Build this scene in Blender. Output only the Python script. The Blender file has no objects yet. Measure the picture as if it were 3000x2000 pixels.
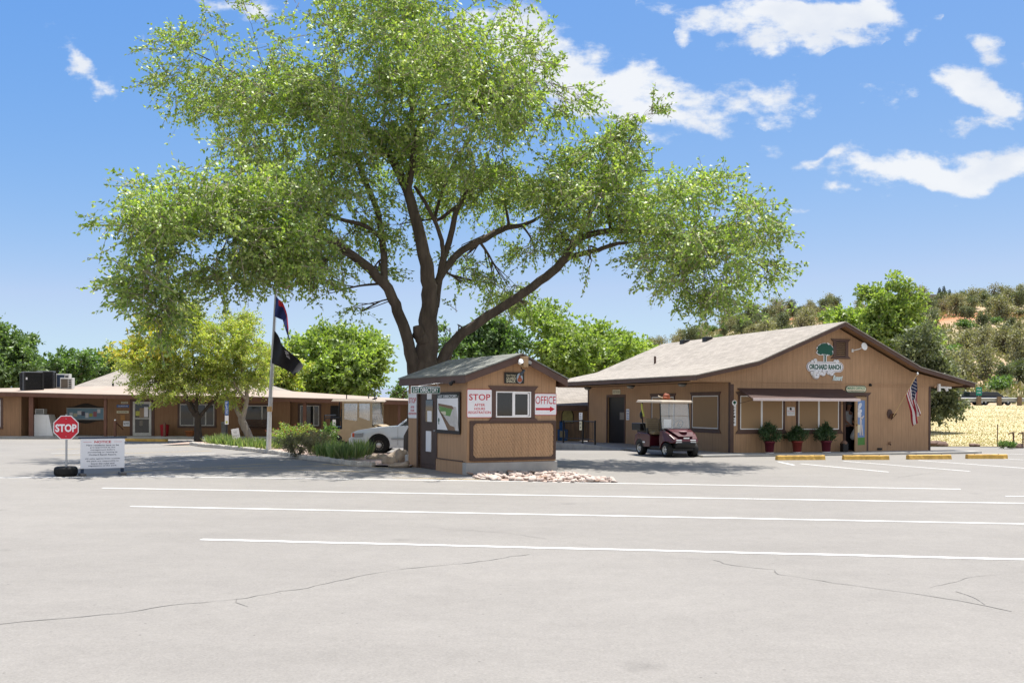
import bpy, math, random
import numpy as np
from mathutils import Vector, Matrix, noise
SC = bpy.context.scene
C = SC.collection
R = math.radians
# ------------------------------------------------------------------ camera model
CZ, F, H, ROLL = 1.65, 3000.0, 1187.0, 0.004

def unroll(px, py):
    dx, dy = px - 1500, py - H
    return dx + ROLL * dy, dy - ROLL * dx

def ray(px, py):
    dx, dy = px - 1500, py - H
    return Vector(((dx + ROLL * dy) / F, 1.0, -(dy - ROLL * dx) / F))

def at(px, py, Y):
    r = ray(px, py)
    return Vector((r.x * Y, Y, CZ + r.z * Y))

def gp(px, py, z=0.0):
    r = ray(px, py)
    Y = (z - CZ) / r.z
    return Vector((r.x * Y, Y, z))

class Frame:
    """local axes of a building: x along its front, y into its depth"""
    def __init__(s, o, ang):
        s.o, s.a = Vector(o), ang
        s.M = Matrix.Translation(s.o) @ Matrix.Rotation(ang, 4, 'Z')
        s.I = s.M.inverted()
    def _r(s, px, py):
        o = s.I @ Vector((0, 0, CZ))
        d = s.I.to_3x3() @ ray(px, py)
        return o, d
    def front(s, px, py, d=0.0):
        o, v = s._r(px, py); t = (d - o.y) / v.y
        return o.x + v.x * t, o.z + v.z * t
    def side(s, px, py, d=0.0):
        o, v = s._r(px, py); t = (d - o.x) / v.x
        return o.y + v.y * t, o.z + v.z * t
    def w(s, x, y, z=0.0):
        return s.M @ Vector((x, y, z))

# ------------------------------------------------------------------ materials
MATS = {}
def nodes_of(name):
    m = bpy.data.materials.new(name); m.use_nodes = True
    nt = m.node_tree
    b = nt.nodes['Principled BSDF']
    return m, nt, nt.nodes, nt.links, b

def mixrgb(N, mode='MIX'):
    n = N.new('ShaderNodeMix'); n.data_type = 'RGBA'; n.blend_type = mode
    return n      # inputs 0 factor, 6 A, 7 B; output 2

def mat(name, col, rough=.7, var=.12, scale=6.0, bump=0.0, spec=.3, metal=0.0, detail=4, bscale=None, stretch=None):
    if name in MATS: return MATS[name]
    m, nt, N, L, b = nodes_of(name)
    tc = N.new('ShaderNodeTexCoord')
    mp = N.new('ShaderNodeMapping')
    if stretch: mp.inputs['Scale'].default_value = stretch
    L.new(tc.outputs['Object'], mp.inputs['Vector'])
    no = N.new('ShaderNodeTexNoise'); no.inputs['Scale'].default_value = scale; no.inputs['Detail'].default_value = detail
    no.inputs['Roughness'].default_value = .6
    L.new(mp.outputs['Vector'], no.inputs['Vector'])
    mr = N.new('ShaderNodeMapRange'); mr.inputs[1].default_value = .3; mr.inputs[2].default_value = .7
    L.new(no.outputs['Fac'], mr.inputs[0])
    mx = mixrgb(N)
    mx.inputs[6].default_value = (*[max(0, c * (1 - var)) for c in col], 1)
    mx.inputs[7].default_value = (*[min(1, c * (1 + var)) for c in col], 1)
    L.new(mr.outputs[0], mx.inputs[0])
    L.new(mx.outputs[2], b.inputs['Base Color'])
    b.inputs['Roughness'].default_value = rough
    b.inputs['Metallic'].default_value = metal
    b.inputs['Specular IOR Level'].default_value = spec
    if bump:
        n2 = N.new('ShaderNodeTexNoise'); n2.inputs['Scale'].default_value = bscale or scale * 5; n2.inputs['Detail'].default_value = 3
        L.new(mp.outputs['Vector'], n2.inputs['Vector'])
        bp = N.new('ShaderNodeBump'); bp.inputs['Strength'].default_value = bump; bp.inputs['Distance'].default_value = .02
        L.new(n2.outputs['Fac'], bp.inputs['Height']); L.new(bp.outputs['Normal'], b.inputs['Normal'])
    MATS[name] = m
    return m

def siding_mat(name, col, pitch=.2):
    """grooved plywood siding: vertical grooves, wood-grain streaks, weathering"""
    m, nt, N, L, b = nodes_of(name)
    tc = N.new('ShaderNodeTexCoord'); sp = N.new('ShaderNodeSeparateXYZ')
    L.new(tc.outputs['Object'], sp.inputs[0])
    ad = N.new('ShaderNodeMath'); ad.operation = 'ADD'; L.new(sp.outputs[0], ad.inputs[0]); L.new(sp.outputs[1], ad.inputs[1])
    md = N.new('ShaderNodeMath'); md.operation = 'PINGPONG'; md.inputs[1].default_value = pitch / 2; L.new(ad.outputs[0], md.inputs[0])
    mr = N.new('ShaderNodeMapRange'); mr.inputs[1].default_value = 0.004; mr.inputs[2].default_value = .012
    L.new(md.outputs[0], mr.inputs[0])
    mp = N.new('ShaderNodeMapping'); mp.inputs['Scale'].default_value = (14, 14, .9); L.new(tc.outputs['Object'], mp.inputs['Vector'])
    gr = N.new('ShaderNodeTexNoise'); gr.inputs['Scale'].default_value = 2; gr.inputs['Detail'].default_value = 5; L.new(mp.outputs[0], gr.inputs['Vector'])
    bl = N.new('ShaderNodeTexNoise'); bl.inputs['Scale'].default_value = .9; bl.inputs['Detail'].default_value = 5; L.new(tc.outputs['Object'], bl.inputs['Vector'])
    a = N.new('ShaderNodeMath'); a.operation = 'ADD'; L.new(gr.outputs['Fac'], a.inputs[0]); L.new(bl.outputs['Fac'], a.inputs[1])
    m2 = N.new('ShaderNodeMapRange'); m2.inputs[1].default_value = .7; m2.inputs[2].default_value = 1.3; L.new(a.outputs[0], m2.inputs[0])
    mx = mixrgb(N); mx.inputs[6].default_value = (*[c * .84 for c in col], 1); mx.inputs[7].default_value = (*[c * 1.14 for c in col], 1)
    L.new(m2.outputs[0], mx.inputs[0])
    gx = mixrgb(N); gx.inputs[6].default_value = (*[c * .80 for c in col], 1)
    m3 = N.new('ShaderNodeMath'); m3.operation = 'PINGPONG'; m3.inputs[1].default_value = .61; L.new(ad.outputs[0], m3.inputs[0])
    r3 = N.new('ShaderNodeMapRange'); r3.inputs[1].default_value = .006; r3.inputs[2].default_value = .014; L.new(m3.outputs[0], r3.inputs[0])
    mn = N.new('ShaderNodeMath'); mn.operation = 'MINIMUM'; L.new(mr.outputs[0], mn.inputs[0]); L.new(r3.outputs[0], mn.inputs[1])
    L.new(mn.outputs[0], gx.inputs[0]); L.new(mx.outputs[2], gx.inputs[7])
    L.new(gx.outputs[2], b.inputs['Base Color'])
    hs = N.new('ShaderNodeMath'); hs.operation = 'MULTIPLY_ADD'; hs.inputs[1].default_value = .08
    L.new(gr.outputs['Fac'], hs.inputs[0]); L.new(mr.outputs[0], hs.inputs[2])
    bp = N.new('ShaderNodeBump'); bp.inputs['Strength'].default_value = .35; bp.inputs['Distance'].default_value = .005
    L.new(hs.outputs[0], bp.inputs['Height']); L.new(bp.outputs['Normal'], b.inputs['Normal'])
    b.inputs['Roughness'].default_value = .75; b.inputs['Specular IOR Level'].default_value = .25
    return m

def shingle_mat(name, col, swap=True, w=.32, h=.13):
    """asphalt shingles in courses; swap: courses run along local y"""
    m, nt, N, L, b = nodes_of(name)
    tc = N.new('ShaderNodeTexCoord'); sp = N.new('ShaderNodeSeparateXYZ'); L.new(tc.outputs['Object'], sp.inputs[0])
    cb = N.new('ShaderNodeCombineXYZ')
    L.new(sp.outputs[1 if swap else 0], cb.inputs[0]); L.new(sp.outputs[0 if swap else 1], cb.inputs[1])
    br = N.new('ShaderNodeTexBrick'); br.inputs['Scale'].default_value = 1
    br.inputs['Brick Width'].default_value = w; br.inputs['Row Height'].default_value = h
    br.inputs['Mortar Size'].default_value = .006; br.inputs['Mortar Smooth'].default_value = .4; br.inputs['Bias'].default_value = 0
    br.inputs['Color1'].default_value = (*[c * .86 for c in col], 1); br.inputs['Color2'].default_value = (*[c * 1.1 for c in col], 1)
    br.inputs['Mortar'].default_value = (*[c * .5 for c in col], 1)
    L.new(cb.outputs[0], br.inputs['Vector'])
    no = N.new('ShaderNodeTexNoise'); no.inputs['Scale'].default_value = 1.6; no.inputs['Detail'].default_value = 6; L.new(tc.outputs['Object'], no.inputs['Vector'])
    mr = N.new('ShaderNodeMapRange'); mr.inputs[1].default_value = .3; mr.inputs[2].default_value = .7; mr.inputs[3].default_value = .92; mr.inputs[4].default_value = 1.07
    L.new(no.outputs['Fac'], mr.inputs[0])
    mx = mixrgb(N, 'MULTIPLY'); mx.inputs[0].default_value = 1; L.new(br.outputs['Color'], mx.inputs[6]); L.new(mr.outputs[0], mx.inputs[7])
    L.new(mx.outputs[2], b.inputs['Base Color'])
    bp = N.new('ShaderNodeBump'); bp.inputs['Strength'].default_value = .5; bp.inputs['Distance'].default_value = .01; bp.invert = True
    L.new(br.outputs['Fac'], bp.inputs['Height']); L.new(bp.outputs['Normal'], b.inputs['Normal'])
    b.inputs['Roughness'].default_value = .9; b.inputs['Specular IOR Level'].default_value = .15
    return m

def leaf_mat(name, cols, trans=.4, gloss=.06, tint=(1.1, 1.25, .5)):
    m = bpy.data.materials.new(name); m.use_nodes = True
    nt = m.node_tree; N, L = nt.nodes, nt.links
    N.remove(N['Principled BSDF'])
    ge = N.new('ShaderNodeNewGeometry'); rp = N.new('ShaderNodeValToRGB')
    L.new(ge.outputs['Random Per Island'], rp.inputs[0])
    e = rp.color_ramp.elements
    k = len(cols)
    while len(e) < k: e.new(.5)
    for i, c in enumerate(cols):
        e[i].position = i / (k - 1); e[i].color = (*c, 1)
    tc = N.new('ShaderNodeTexCoord'); no = N.new('ShaderNodeTexNoise'); no.inputs['Scale'].default_value = .45; no.inputs['Detail'].default_value = 3
    L.new(tc.outputs['Object'], no.inputs['Vector'])
    mr = N.new('ShaderNodeMapRange'); mr.inputs[1].default_value = .35; mr.inputs[2].default_value = .65; mr.inputs[3].default_value = .8; mr.inputs[4].default_value = 1.2
    L.new(no.outputs['Fac'], mr.inputs[0])
    mx = mixrgb(N, 'MULTIPLY'); mx.inputs[0].default_value = 1; L.new(rp.outputs[0], mx.inputs[6]); L.new(mr.outputs[0], mx.inputs[7])
    df = N.new('ShaderNodeBsdfDiffuse'); L.new(mx.outputs[2], df.inputs[0])
    tm = mixrgb(N, 'MULTIPLY'); tm.inputs[0].default_value = 1; L.new(mx.outputs[2], tm.inputs[6]); tm.inputs[7].default_value = (*tint, 1)
    tr = N.new('ShaderNodeBsdfTranslucent'); L.new(tm.outputs[2], tr.inputs[0])
    s1 = N.new('ShaderNodeMixShader'); s1.inputs[0].default_value = trans; L.new(df.outputs[0], s1.inputs[1]); L.new(tr.outputs[0], s1.inputs[2])
    gl = N.new('ShaderNodeBsdfGlossy'); gl.inputs['Roughness'].default_value = .55; gl.inputs[0].default_value = (.9, .95, .9, 1)
    s2 = N.new('ShaderNodeMixShader'); s2.inputs[0].default_value = gloss; L.new(s1.outputs[0], s2.inputs[1]); L.new(gl.outputs[0], s2.inputs[2])
    L.new(s2.outputs[0], N['Material Output'].inputs['Surface'])
    return m

def glass_mat(name, col=(.02, .022, .022), rough=.05):
    m, nt, N, L, b = nodes_of(name)
    b.inputs['Base Color'].default_value = (*col, 1); b.inputs['Roughness'].default_value = rough
    b.inputs['Specular IOR Level'].default_value = .6
    return m

def clear_mat(name, alpha=.18, col=(.8, .85, .85)):
    m = bpy.data.materials.new(name); m.use_nodes = True
    nt = m.node_tree; N, L = nt.nodes, nt.links; N.remove(N['Principled BSDF'])
    t = N.new('ShaderNodeBsdfTransparent'); g = N.new('ShaderNodeBsdfGlossy'); g.inputs['Roughness'].default_value = .05
    d = N.new('ShaderNodeBsdfDiffuse'); d.inputs[0].default_value = (*col, 1)
    x = N.new('ShaderNodeMixShader'); x.inputs[0].default_value = .5; L.new(d.outputs[0], x.inputs[1]); L.new(g.outputs[0], x.inputs[2])
    s = N.new('ShaderNodeMixShader'); s.inputs[0].default_value = alpha; L.new(t.outputs[0], s.inputs[1]); L.new(x.outputs[0], s.inputs[2])
    L.new(s.outputs[0], N['Material Output'].inputs['Surface'])
    return m

BROWN = (.40, .248, .143)
siding = siding_mat('siding', BROWN)
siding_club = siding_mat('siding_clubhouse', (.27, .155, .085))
trim = mat('trim_brown', (.098, .058, .046), .6, .15, 3, .1)
trim_red = mat('trim_redbrown', (.135, .062, .040), .6, .15, 3, .1)
shingle_tan = shingle_mat('shingle_tan', (.325, .292, .252))
shingle_grey = shingle_mat('shingle_grey', (.20, .205, .185))
shingle_tan_x = shingle_mat('shingle_tan_x', (.29, .26, .225), False)
roll_roof = mat('roll_roofing', (.33, .265, .215), .9, .08, 1.2, .1)
concrete = mat('concrete', (.36, .35, .325), .85, .14, 2.5, .25, bscale=40)
concrete_dark = mat('concrete_weathered', (.27, .265, .255), .85, .2, 2.0, .25, bscale=40)
white = mat('white_paint', (.78, .78, .77), .45, .03, 5)
white_sign = mat('white_sign', (.76, .76, .78), .4, .03, 3)
red_paint = mat('red_paint', (.50, .018, .035), .4, .06, 3)
black = mat('black_plastic', (.012, .012, .013), .45, .2, 8)
darkmetal = mat('dark_metal', (.022, .022, .024), .45, .2, 8)
greymetal = mat('grey_metal', (.42, .43, .44), .4, .1, 8, metal=.6)
green_sign = mat('green_paint', (.008, .085, .058), .45, .1, 4)
cream = mat('cream_paint', (.62, .58, .42), .5, .06, 4)
rubber = mat('rubber', (.012, .012, .012), .75, .25, 12, .2)
dark_in = mat('dark_interior', (.03, .025, .02), .8, .2, 3)
glass = glass_mat('window_glass')
screen = mat('sun_screen', (.32, .21, .115), .8, .05, 60)
clearv = clear_mat('clear_plastic', .22)
door_brown = mat('door_brown', (.075, .046, .034), .55, .15, 3, .1)
purple = mat('dark_maroon_paint', (.06, .012, .03), .5, .1, 4)

# ------------------------------------------------------------------ mesh builder
def link(o, parent=None):
    C.objects.link(o)
    if parent is not None: o.parent = parent
    return o

class MB:
    def __init__(s): s.v, s.f, s.mi, s.sm = [], [], [], []
    def add(s, vs, fs, mi=0, sm=False):
        k = len(s.v); s.v += [tuple(v) for v in vs]
        s.f += [tuple(i + k for i in f) for f in fs]; s.mi += [mi] * len(fs); s.sm += [sm] * len(fs)
        return s
    def box(s, x0, x1, y0, y1, z0, z1, mi=0, M=None):
        vs = [Vector((x, y, z)) for z in (z0, z1) for y in (y0, y1) for x in (x0, x1)]
        if M is not None: vs = [M @ v for v in vs]
        return s.add(vs, [(0, 2, 3, 1), (4, 5, 7, 6), (0, 1, 5, 4), (2, 6, 7, 3), (0, 4, 6, 2), (1, 3, 7, 5)], mi)
    def quad(s, a, b, c, d, mi=0): return s.add([a, b, c, d], [(0, 1, 2, 3)], mi)
    def prism(s, poly, d0, d1, axis='y', mi=0, M=None, sm=False):
        n = len(poly)
        def p(a, b, d):
            v = Vector((a, d, b)) if axis == 'y' else Vector((d, a, b)) if axis == 'x' else Vector((a, b, d))
            return M @ v if M is not None else v
        vs = [p(a, b, d0) for a, b in poly] + [p(a, b, d1) for a, b in poly]
        fs = [tuple(range(n))[::-1], tuple(range(n, 2 * n))] + [(i, (i + 1) % n, n + (i + 1) % n, n + i) for i in range(n)]
        return s.add(vs, fs, mi, sm)
    def tube(s, pts, rad, n=8, mi=0, cap=True, sm=True):
        pts = [Vector(p) for p in pts]
        if not hasattr(rad, '__len__'): rad = [rad] * len(pts)
        k = len(pts); vs = []; up = None
        for i, p in enumerate(pts):
            t = (pts[min(i + 1, k - 1)] - pts[max(i - 1, 0)])
            t = t.normalized() if t.length > 1e-9 else Vector((0, 0, 1))
            if up is None:
                up = Vector((1, 0, 0)) if abs(t.x) < .8 else Vector((0, 1, 0))
            a = (up - t * up.dot(t)).normalized(); b = t.cross(a); up = a
            for j in range(n):
                q = 2 * math.pi * j / n
                vs.append(p + (a * math.cos(q) + b * math.sin(q)) * rad[i])
        fs = [(i * n + j, i * n + (j + 1) % n, (i + 1) * n + (j + 1) % n, (i + 1) * n + j) for i in range(k - 1) for j in range(n)]
        s.add(vs, fs, mi, sm)
        if cap:
            s.add(vs[:n], [tuple(range(n))[::-1]], mi); s.add(vs[-n:], [tuple(range(n))], mi)
        return s
    def lathe(s, prof, n=24, M=None, mi=0, sm=True, cap=True):
        vs = []
        for r, z in prof:
            for j in range(n):
                q = 2 * math.pi * j / n
                v = Vector((r * math.cos(q), r * math.sin(q), z)); vs.append(M @ v if M is not None else v)
        k = len(prof)
        fs = [(i * n + j, i * n + (j + 1) % n, (i + 1) * n + (j + 1) % n, (i + 1) * n + j) for i in range(k - 1) for j in range(n)]
        s.add(vs, fs, mi, sm)
        if cap:
            s.add(vs[:n], [tuple(range(n))[::-1]], mi); s.add(vs[-n:], [tuple(range(n))], mi)
        return s
    def sphere(s, c, r, n=12, M=None, mi=0):
        if not hasattr(r, '__len__'): r = (r, r, r)
        prof = []
        c = Vector(c); m = n // 2
        T = Matrix.Translation(c) @ Matrix.Diagonal((r[0], r[1], r[2], 1))
        if M is not None: T = M @ T
        for i in range(m + 1):
            a = -math.pi / 2 + math.pi * i / m
            prof.append((max(1e-4, math.cos(a)), math.sin(a)))
        return s.lathe(prof, n, T, mi, True, False)
    def text(s, body, cx, cz, w=None, h=None, y=0.0, mi=0, M=None, bold=0.0, th=.003, shear=0.0):
        cu = bpy.data.curves.new('t', 'FONT'); cu.body = body; cu.align_x = 'CENTER'; cu.align_y = 'CENTER'
        cu.extrude = .5; cu.offset = bold; cu.shear = shear; cu.resolution_u = 3
        ob = bpy.data.objects.new('t', cu); C.objects.link(ob)
        dg = bpy.context.evaluated_depsgraph_get()
        me = bpy.data.meshes.new_from_object(ob.evaluated_get(dg))
        vs = np.array([v.co[:] for v in me.vertices]); fs = [tuple(p.vertices) for p in me.polygons]
        bpy.data.objects.remove(ob); bpy.data.curves.remove(cu); bpy.data.meshes.remove(me)
        lo, hi = vs.min(0), vs.max(0); c = (lo + hi) / 2; d = hi - lo
        sx = (w / d[0]) if w else (h / d[1]); sz = (h / d[1]) if h else sx
        out = [Vector(((v[0] - c[0]) * sx + cx, y - (v[2] + .5) * th, (v[1] - c[1]) * sz + cz)) for v in vs]
        if M is not None: out = [M @ v for v in out]
        return s.add(out, fs, mi)
    def build(s, name, mats, parent=None, bevel=0.0, seg=2, subd=0, loc=None):
        me = bpy.data.meshes.new(name); me.from_pydata(s.v, [], s.f)
        if not isinstance(mats, (list, tuple)): mats = [mats]
        for m in mats: me.materials.append(m)
        me.polygons.foreach_set('material_index', s.mi); me.polygons.foreach_set('use_smooth', s.sm)
        me.update()
        o = bpy.data.objects.new(name, me); link(o, parent)
        if loc is not None: o.location = loc
        if bevel:
            b = o.modifiers.new('bevel', 'BEVEL'); b.width = bevel; b.segments = seg; b.limit_method = 'ANGLE'; b.angle_limit = R(35)
            b.harden_normals = False
        if subd:
            u = o.modifiers.new('sub', 'SUBSURF'); u.levels = subd; u.render_levels = subd
        return o

def tag(o, label, cat, group=None):
    o['label'] = label; o['category'] = cat
    if group: o['group'] = group
    return o

def thing(name, label, cat, loc=(0, 0, 0), rz=0.0, group=None):
    o = bpy.data.objects.new(name, None); o.empty_display_size = .2; link(o)
    o.location = loc; o.rotation_euler = (0, 0, rz)
    return tag(o, label, cat, group)

def struct(o):
    o['kind'] = 'structure'; return o

def copy_tree(o, parent=None):
    c = o.copy(); C.objects.link(c); c.parent = parent
    for ch in list(o.children): copy_tree(ch, c)
    return c

def npmesh(name, V, nper, mat_, parent=None, mi=None):
    """V: (n*nper,3) array, faces of nper consecutive vertices"""
    n = len(V) // nper
    me = bpy.data.meshes.new(name)
    me.vertices.add(len(V)); me.vertices.foreach_set('co', np.ascontiguousarray(V, dtype=np.float32).ravel())
    me.loops.add(n * nper); me.loops.foreach_set('vertex_index', np.arange(n * nper, dtype=np.int32))
    me.polygons.add(n); me.polygons.foreach_set('loop_start', np.arange(0, n * nper, nper, dtype=np.int32))
    for m in (mat_ if isinstance(mat_, (list, tuple)) else [mat_]): me.materials.append(m)
    if mi is not None: me.polygons.foreach_set('material_index', np.asarray(mi, dtype=np.int32))
    me.update(calc_edges=True)
    o = bpy.data.objects.new(name, me); link(o, parent)
    return o

def unit(a): return a / np.maximum(1e-9, np.linalg.norm(a, axis=1, keepdims=True))

def leaf_verts(P, D, Ln, Wd, rng):
    """kite-shaped leaves, slightly folded along the midrib"""
    n = len(P); rnd = rng.normal(size=(n, 3)); S = unit(np.cross(D, rnd)); U = np.cross(D, S)
    L_ = Ln * rng.uniform(.7, 1.25, (n, 1)); W_ = Wd * rng.uniform(.75, 1.2, (n, 1))
    a = P; b = P + D * L_ * .42 + S * W_ * .5 + U * W_ * .12; c = P + D * L_; d = P + D * L_ * .42 - S * W_ * .5 + U * W_ * .12
    return np.stack([a, b, c, d], 1).reshape(-1, 3)

# ------------------------------------------------------------------ camera, light, sky
cam = bpy.data.cameras.new('camera'); cam.sensor_width = 36; cam.lens = 36; cam.clip_end = 6000
cam.shift_y = (H - 1000) / 3000
co = bpy.data.objects.new('camera', cam); C.objects.link(co)
co.matrix_world = Matrix.Translation((0, 0, CZ)) @ Matrix.Rotation(R(90), 4, 'X') @ Matrix.Rotation(ROLL, 4, 'Z')
SC.camera = co
EL, AZ = R(74), R(40)      # sun high, behind the scene, a little to the right
sd = Vector((math.sin(AZ) * math.cos(EL), math.cos(AZ) * math.cos(EL), math.sin(EL)))
sl = bpy.data.lights.new('sun', 'SUN'); sl.energy = 2.9; sl.angle = R(.5); sl.color = (1, .955, .89)
so = bpy.data.objects.new('sun', sl); C.objects.link(so)
so.rotation_euler = sd.to_track_quat('Z', 'Y').to_euler(); so.location = (0, 0, 60)
W = bpy.data.worlds.new('World'); SC.world = W; W.use_nodes = True
def make_sky():
    nt = W.node_tree; N, L = nt.nodes, nt.links
    bg = N['Background']; bg.inputs['Strength'].default_value = .0505
    sk = N.new('ShaderNodeTexSky'); sk.sky_type = 'NISHITA'; sk.sun_disc = False; sk.sun_elevation = EL; sk.sun_rotation = AZ
    sk.air_density = .65; sk.dust_density = 2.0; sk.ozone_density = 8.0; sk.altitude = 1400
    tc = N.new('ShaderNodeTexCoord'); sp = N.new('ShaderNodeSeparateXYZ'); L.new(tc.outputs['Generated'], sp.inputs[0])
    def m(op, a, b=None, c=None, clamp=False):
        n = N.new('ShaderNodeMath'); n.operation = op; n.use_clamp = clamp
        for i, v in enumerate((a, b, c)):
            if v is None: continue
            if isinstance(v, (int, float)): n.inputs[i].default_value = v
            else: L.new(v, n.inputs[i])
        return n.outputs[0]
    yy = m('MAXIMUM', sp.outputs[1], .02)
    u = m('DIVIDE', sp.outputs[0], yy); v = m('DIVIDE', sp.outputs[2], yy)
    cb = N.new('ShaderNodeCombineXYZ'); L.new(u, cb.inputs[0]); L.new(v, cb.inputs[1])
    # wobble the coordinates so that cloud edges are ragged
    n1 = N.new('ShaderNodeTexNoise'); n1.inputs['Scale'].default_value = 7; n1.inputs['Detail'].default_value = 7; L.new(cb.outputs[0], n1.inputs['Vector'])
    ctr = N.new('ShaderNodeVectorMath'); ctr.operation = 'SUBTRACT'; L.new(n1.outputs['Color'], ctr.inputs[0]); ctr.inputs[1].default_value = (.5, .5, .5)
    scl = N.new('ShaderNodeVectorMath'); scl.operation = 'MULTIPLY'; L.new(ctr.outputs[0], scl.inputs[0]); scl.inputs[1].default_value = (.20, .10, 0)
    wob = N.new('ShaderNodeVectorMath'); wob.operation = 'ADD'; L.new(cb.outputs[0], wob.inputs[0]); L.new(scl.outputs[0], wob.inputs[1])
    CL = [(1480, 90, 150, 110, 1, 20), (1600, 190, 190, 130, 1.15, 25), (1760, 290, 230, 95, .95, 14), (1950, 260, 220, 85, .75, 5), (2010, 335, 170, 42, .6, 5), (1900, 215, 120, 40, .5, 0),
          (2230, 20, 330, 58, 1.15, 5), (2420, 60, 230, 55, 1.1, 6), (2330, 110, 160, 28, .75, 8), (2210, 215, 95, 45, .65, 10), (2250, 265, 120, 32, .6, -5),
          (2330, 292, 110, 34, .55, -15), (2200, 305, 80, 28, .5, 10), (2270, 392, 120, 22, .42, 5), (2690, 112, 75, 26, .5, -32), (2890, 155, 70, 38, .7, 0),
          (2960, 205, 70, 36, .5, 20), (2860, 290, 140, 60, 1.1, 8), (2960, 330, 130, 55, 1.05, 20), (2880, 385, 120, 24, .6, 0), (2790, 410, 70, 22, .55, 5),
          (2620, 500, 170, 52, .95, 14), (2780, 515, 220, 52, 1.05, 6), (2960, 500, 170, 52, 1.05, -12), (2450, 455, 90, 22, .65, -8), (2540, 565, 75, 18, .55, 22), (2380, 597, 60, 9, .42, 0),
          (2720, 600, 60, 9, .35, 4), (2570, 290, 80, 36, .4, 5), (2038, 90, 32, 32, .6, 0), (205, 120, 85, 40, .85, 28), (280, 195, 110, 40, .85, 28), (700, 5, 190, 42, .85, 10), (440, 110, 150, 14, .18, 42)]
    tot = None
    for px, py, rx, ry, amp, rot in CL:
        mp = N.new('ShaderNodeMapping'); mp.vector_type = 'TEXTURE'
        mp.inputs['Location'].default_value = ((px - 1500) / F, (H - py) / F, 0)
        mp.inputs['Rotation'].default_value = (0, 0, R(-rot)); mp.inputs['Scale'].default_value = (rx / F * 1.25, ry / F * 1.25, 1)
        L.new(wob.outputs[0], mp.inputs['Vector'])
        ln = N.new('ShaderNodeVectorMath'); ln.operation = 'LENGTH'; L.new(mp.outputs[0], ln.inputs[0])
        w = m('MULTIPLY', m('SUBTRACT', 1.0, ln.outputs['Value'], clamp=True), amp)
        tot = w if tot is None else m('ADD', tot, w)
    tot = m('MINIMUM', tot, 1.0)
    m2 = N.new('ShaderNodeMapping'); m2.inputs['Scale'].default_value = (1, 1.7, 1); L.new(cb.outputs[0], m2.inputs['Vector'])
    n2 = N.new('ShaderNodeTexNoise'); n2.inputs['Scale'].default_value = 21; n2.inputs['Detail'].default_value = 9; n2.inputs['Roughness'].default_value = .62
    L.new(m2.outputs[0], n2.inputs['Vector'])
    d = m('MULTIPLY_ADD', tot, 1.3, m('MULTIPLY', m('SUBTRACT', n2.outputs['Fac'], .56), 3.7))
    present = m('GREATER_THAN', tot, .012)
    ss = N.new('ShaderNodeMapRange'); ss.interpolation_type = 'SMOOTHSTEP'; ss.inputs[1].default_value = .0; ss.inputs[2].default_value = .95
    L.new(d, ss.inputs[0])
    fac = m('MULTIPLY', ss.outputs[0], present)
    fr = m('GREATER_THAN', sp.outputs[1], .03); fac = m('MULTIPLY', fac, fr); fac = m('MULTIPLY', fac, .95)
    # unseen broken cloud, added behind the camera to brighten the shaded walls
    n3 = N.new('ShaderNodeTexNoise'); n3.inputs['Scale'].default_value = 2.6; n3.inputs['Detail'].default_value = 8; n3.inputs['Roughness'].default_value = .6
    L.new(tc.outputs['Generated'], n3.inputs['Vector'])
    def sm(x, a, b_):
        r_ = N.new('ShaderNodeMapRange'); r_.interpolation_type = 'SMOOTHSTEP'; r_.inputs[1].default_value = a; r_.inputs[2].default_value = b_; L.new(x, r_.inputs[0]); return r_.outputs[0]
    fill_cloud = m('MULTIPLY', sm(n3.outputs['Fac'], .36, .52), sm(m('MULTIPLY', sp.outputs[1], -1.0), .02, .3))
    fac = m('MAXIMUM', fac, fill_cloud)
    global SKYMIX
    mx = mixrgb(N); L.new(fac, mx.inputs[0])
    # paler towards the horizon than the clean model sky: thin summer haze
    sx = N.new('ShaderNodeSeparateColor'); L.new(sk.outputs[0], sx.inputs[0]); cx = N.new('ShaderNodeCombineColor')
    for i, (k_, g_) in enumerate(((1.38, 1.44), (1.80, .745), (4.50, .16))):
        ch_ = m('MULTIPLY', m('POWER', sx.outputs[i], g_), k_)
        if i == 0: r_raw = ch_
        else: L.new(ch_, cx.inputs[i])
        if i == 1: L.new(m('MINIMUM', r_raw, m('MULTIPLY', ch_, .76)), cx.inputs[0])
    L.new(cx.outputs[0], mx.inputs[6])
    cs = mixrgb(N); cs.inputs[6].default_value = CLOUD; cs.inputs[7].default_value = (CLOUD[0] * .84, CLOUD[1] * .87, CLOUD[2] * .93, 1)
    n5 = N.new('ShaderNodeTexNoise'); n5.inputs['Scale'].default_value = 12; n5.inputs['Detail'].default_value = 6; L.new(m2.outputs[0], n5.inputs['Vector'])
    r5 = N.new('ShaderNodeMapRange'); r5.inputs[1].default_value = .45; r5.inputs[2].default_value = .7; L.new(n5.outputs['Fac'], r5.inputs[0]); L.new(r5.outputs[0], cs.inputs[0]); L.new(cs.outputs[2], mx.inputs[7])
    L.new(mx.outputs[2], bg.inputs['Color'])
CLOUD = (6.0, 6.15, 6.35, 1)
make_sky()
vs_ = SC.view_settings; vs_.view_transform = 'Standard'; vs_.look = 'None'; vs_.exposure = 1.6; vs_.gamma = 1; vs_.use_curve_mapping = False
SC.cycles.max_bounces = 8; SC.cycles.transparent_max_bounces = 12; SC.cycles.use_denoising = True
def xf(mb, M):
    mb.v = [tuple(M @ Vector(v)) for v in mb.v]; return mb
SIDE = Matrix.Rotation(R(-90), 4, 'Z')     # wall space of a left-hand side wall: x runs towards the viewer's right (= -y)

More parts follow.
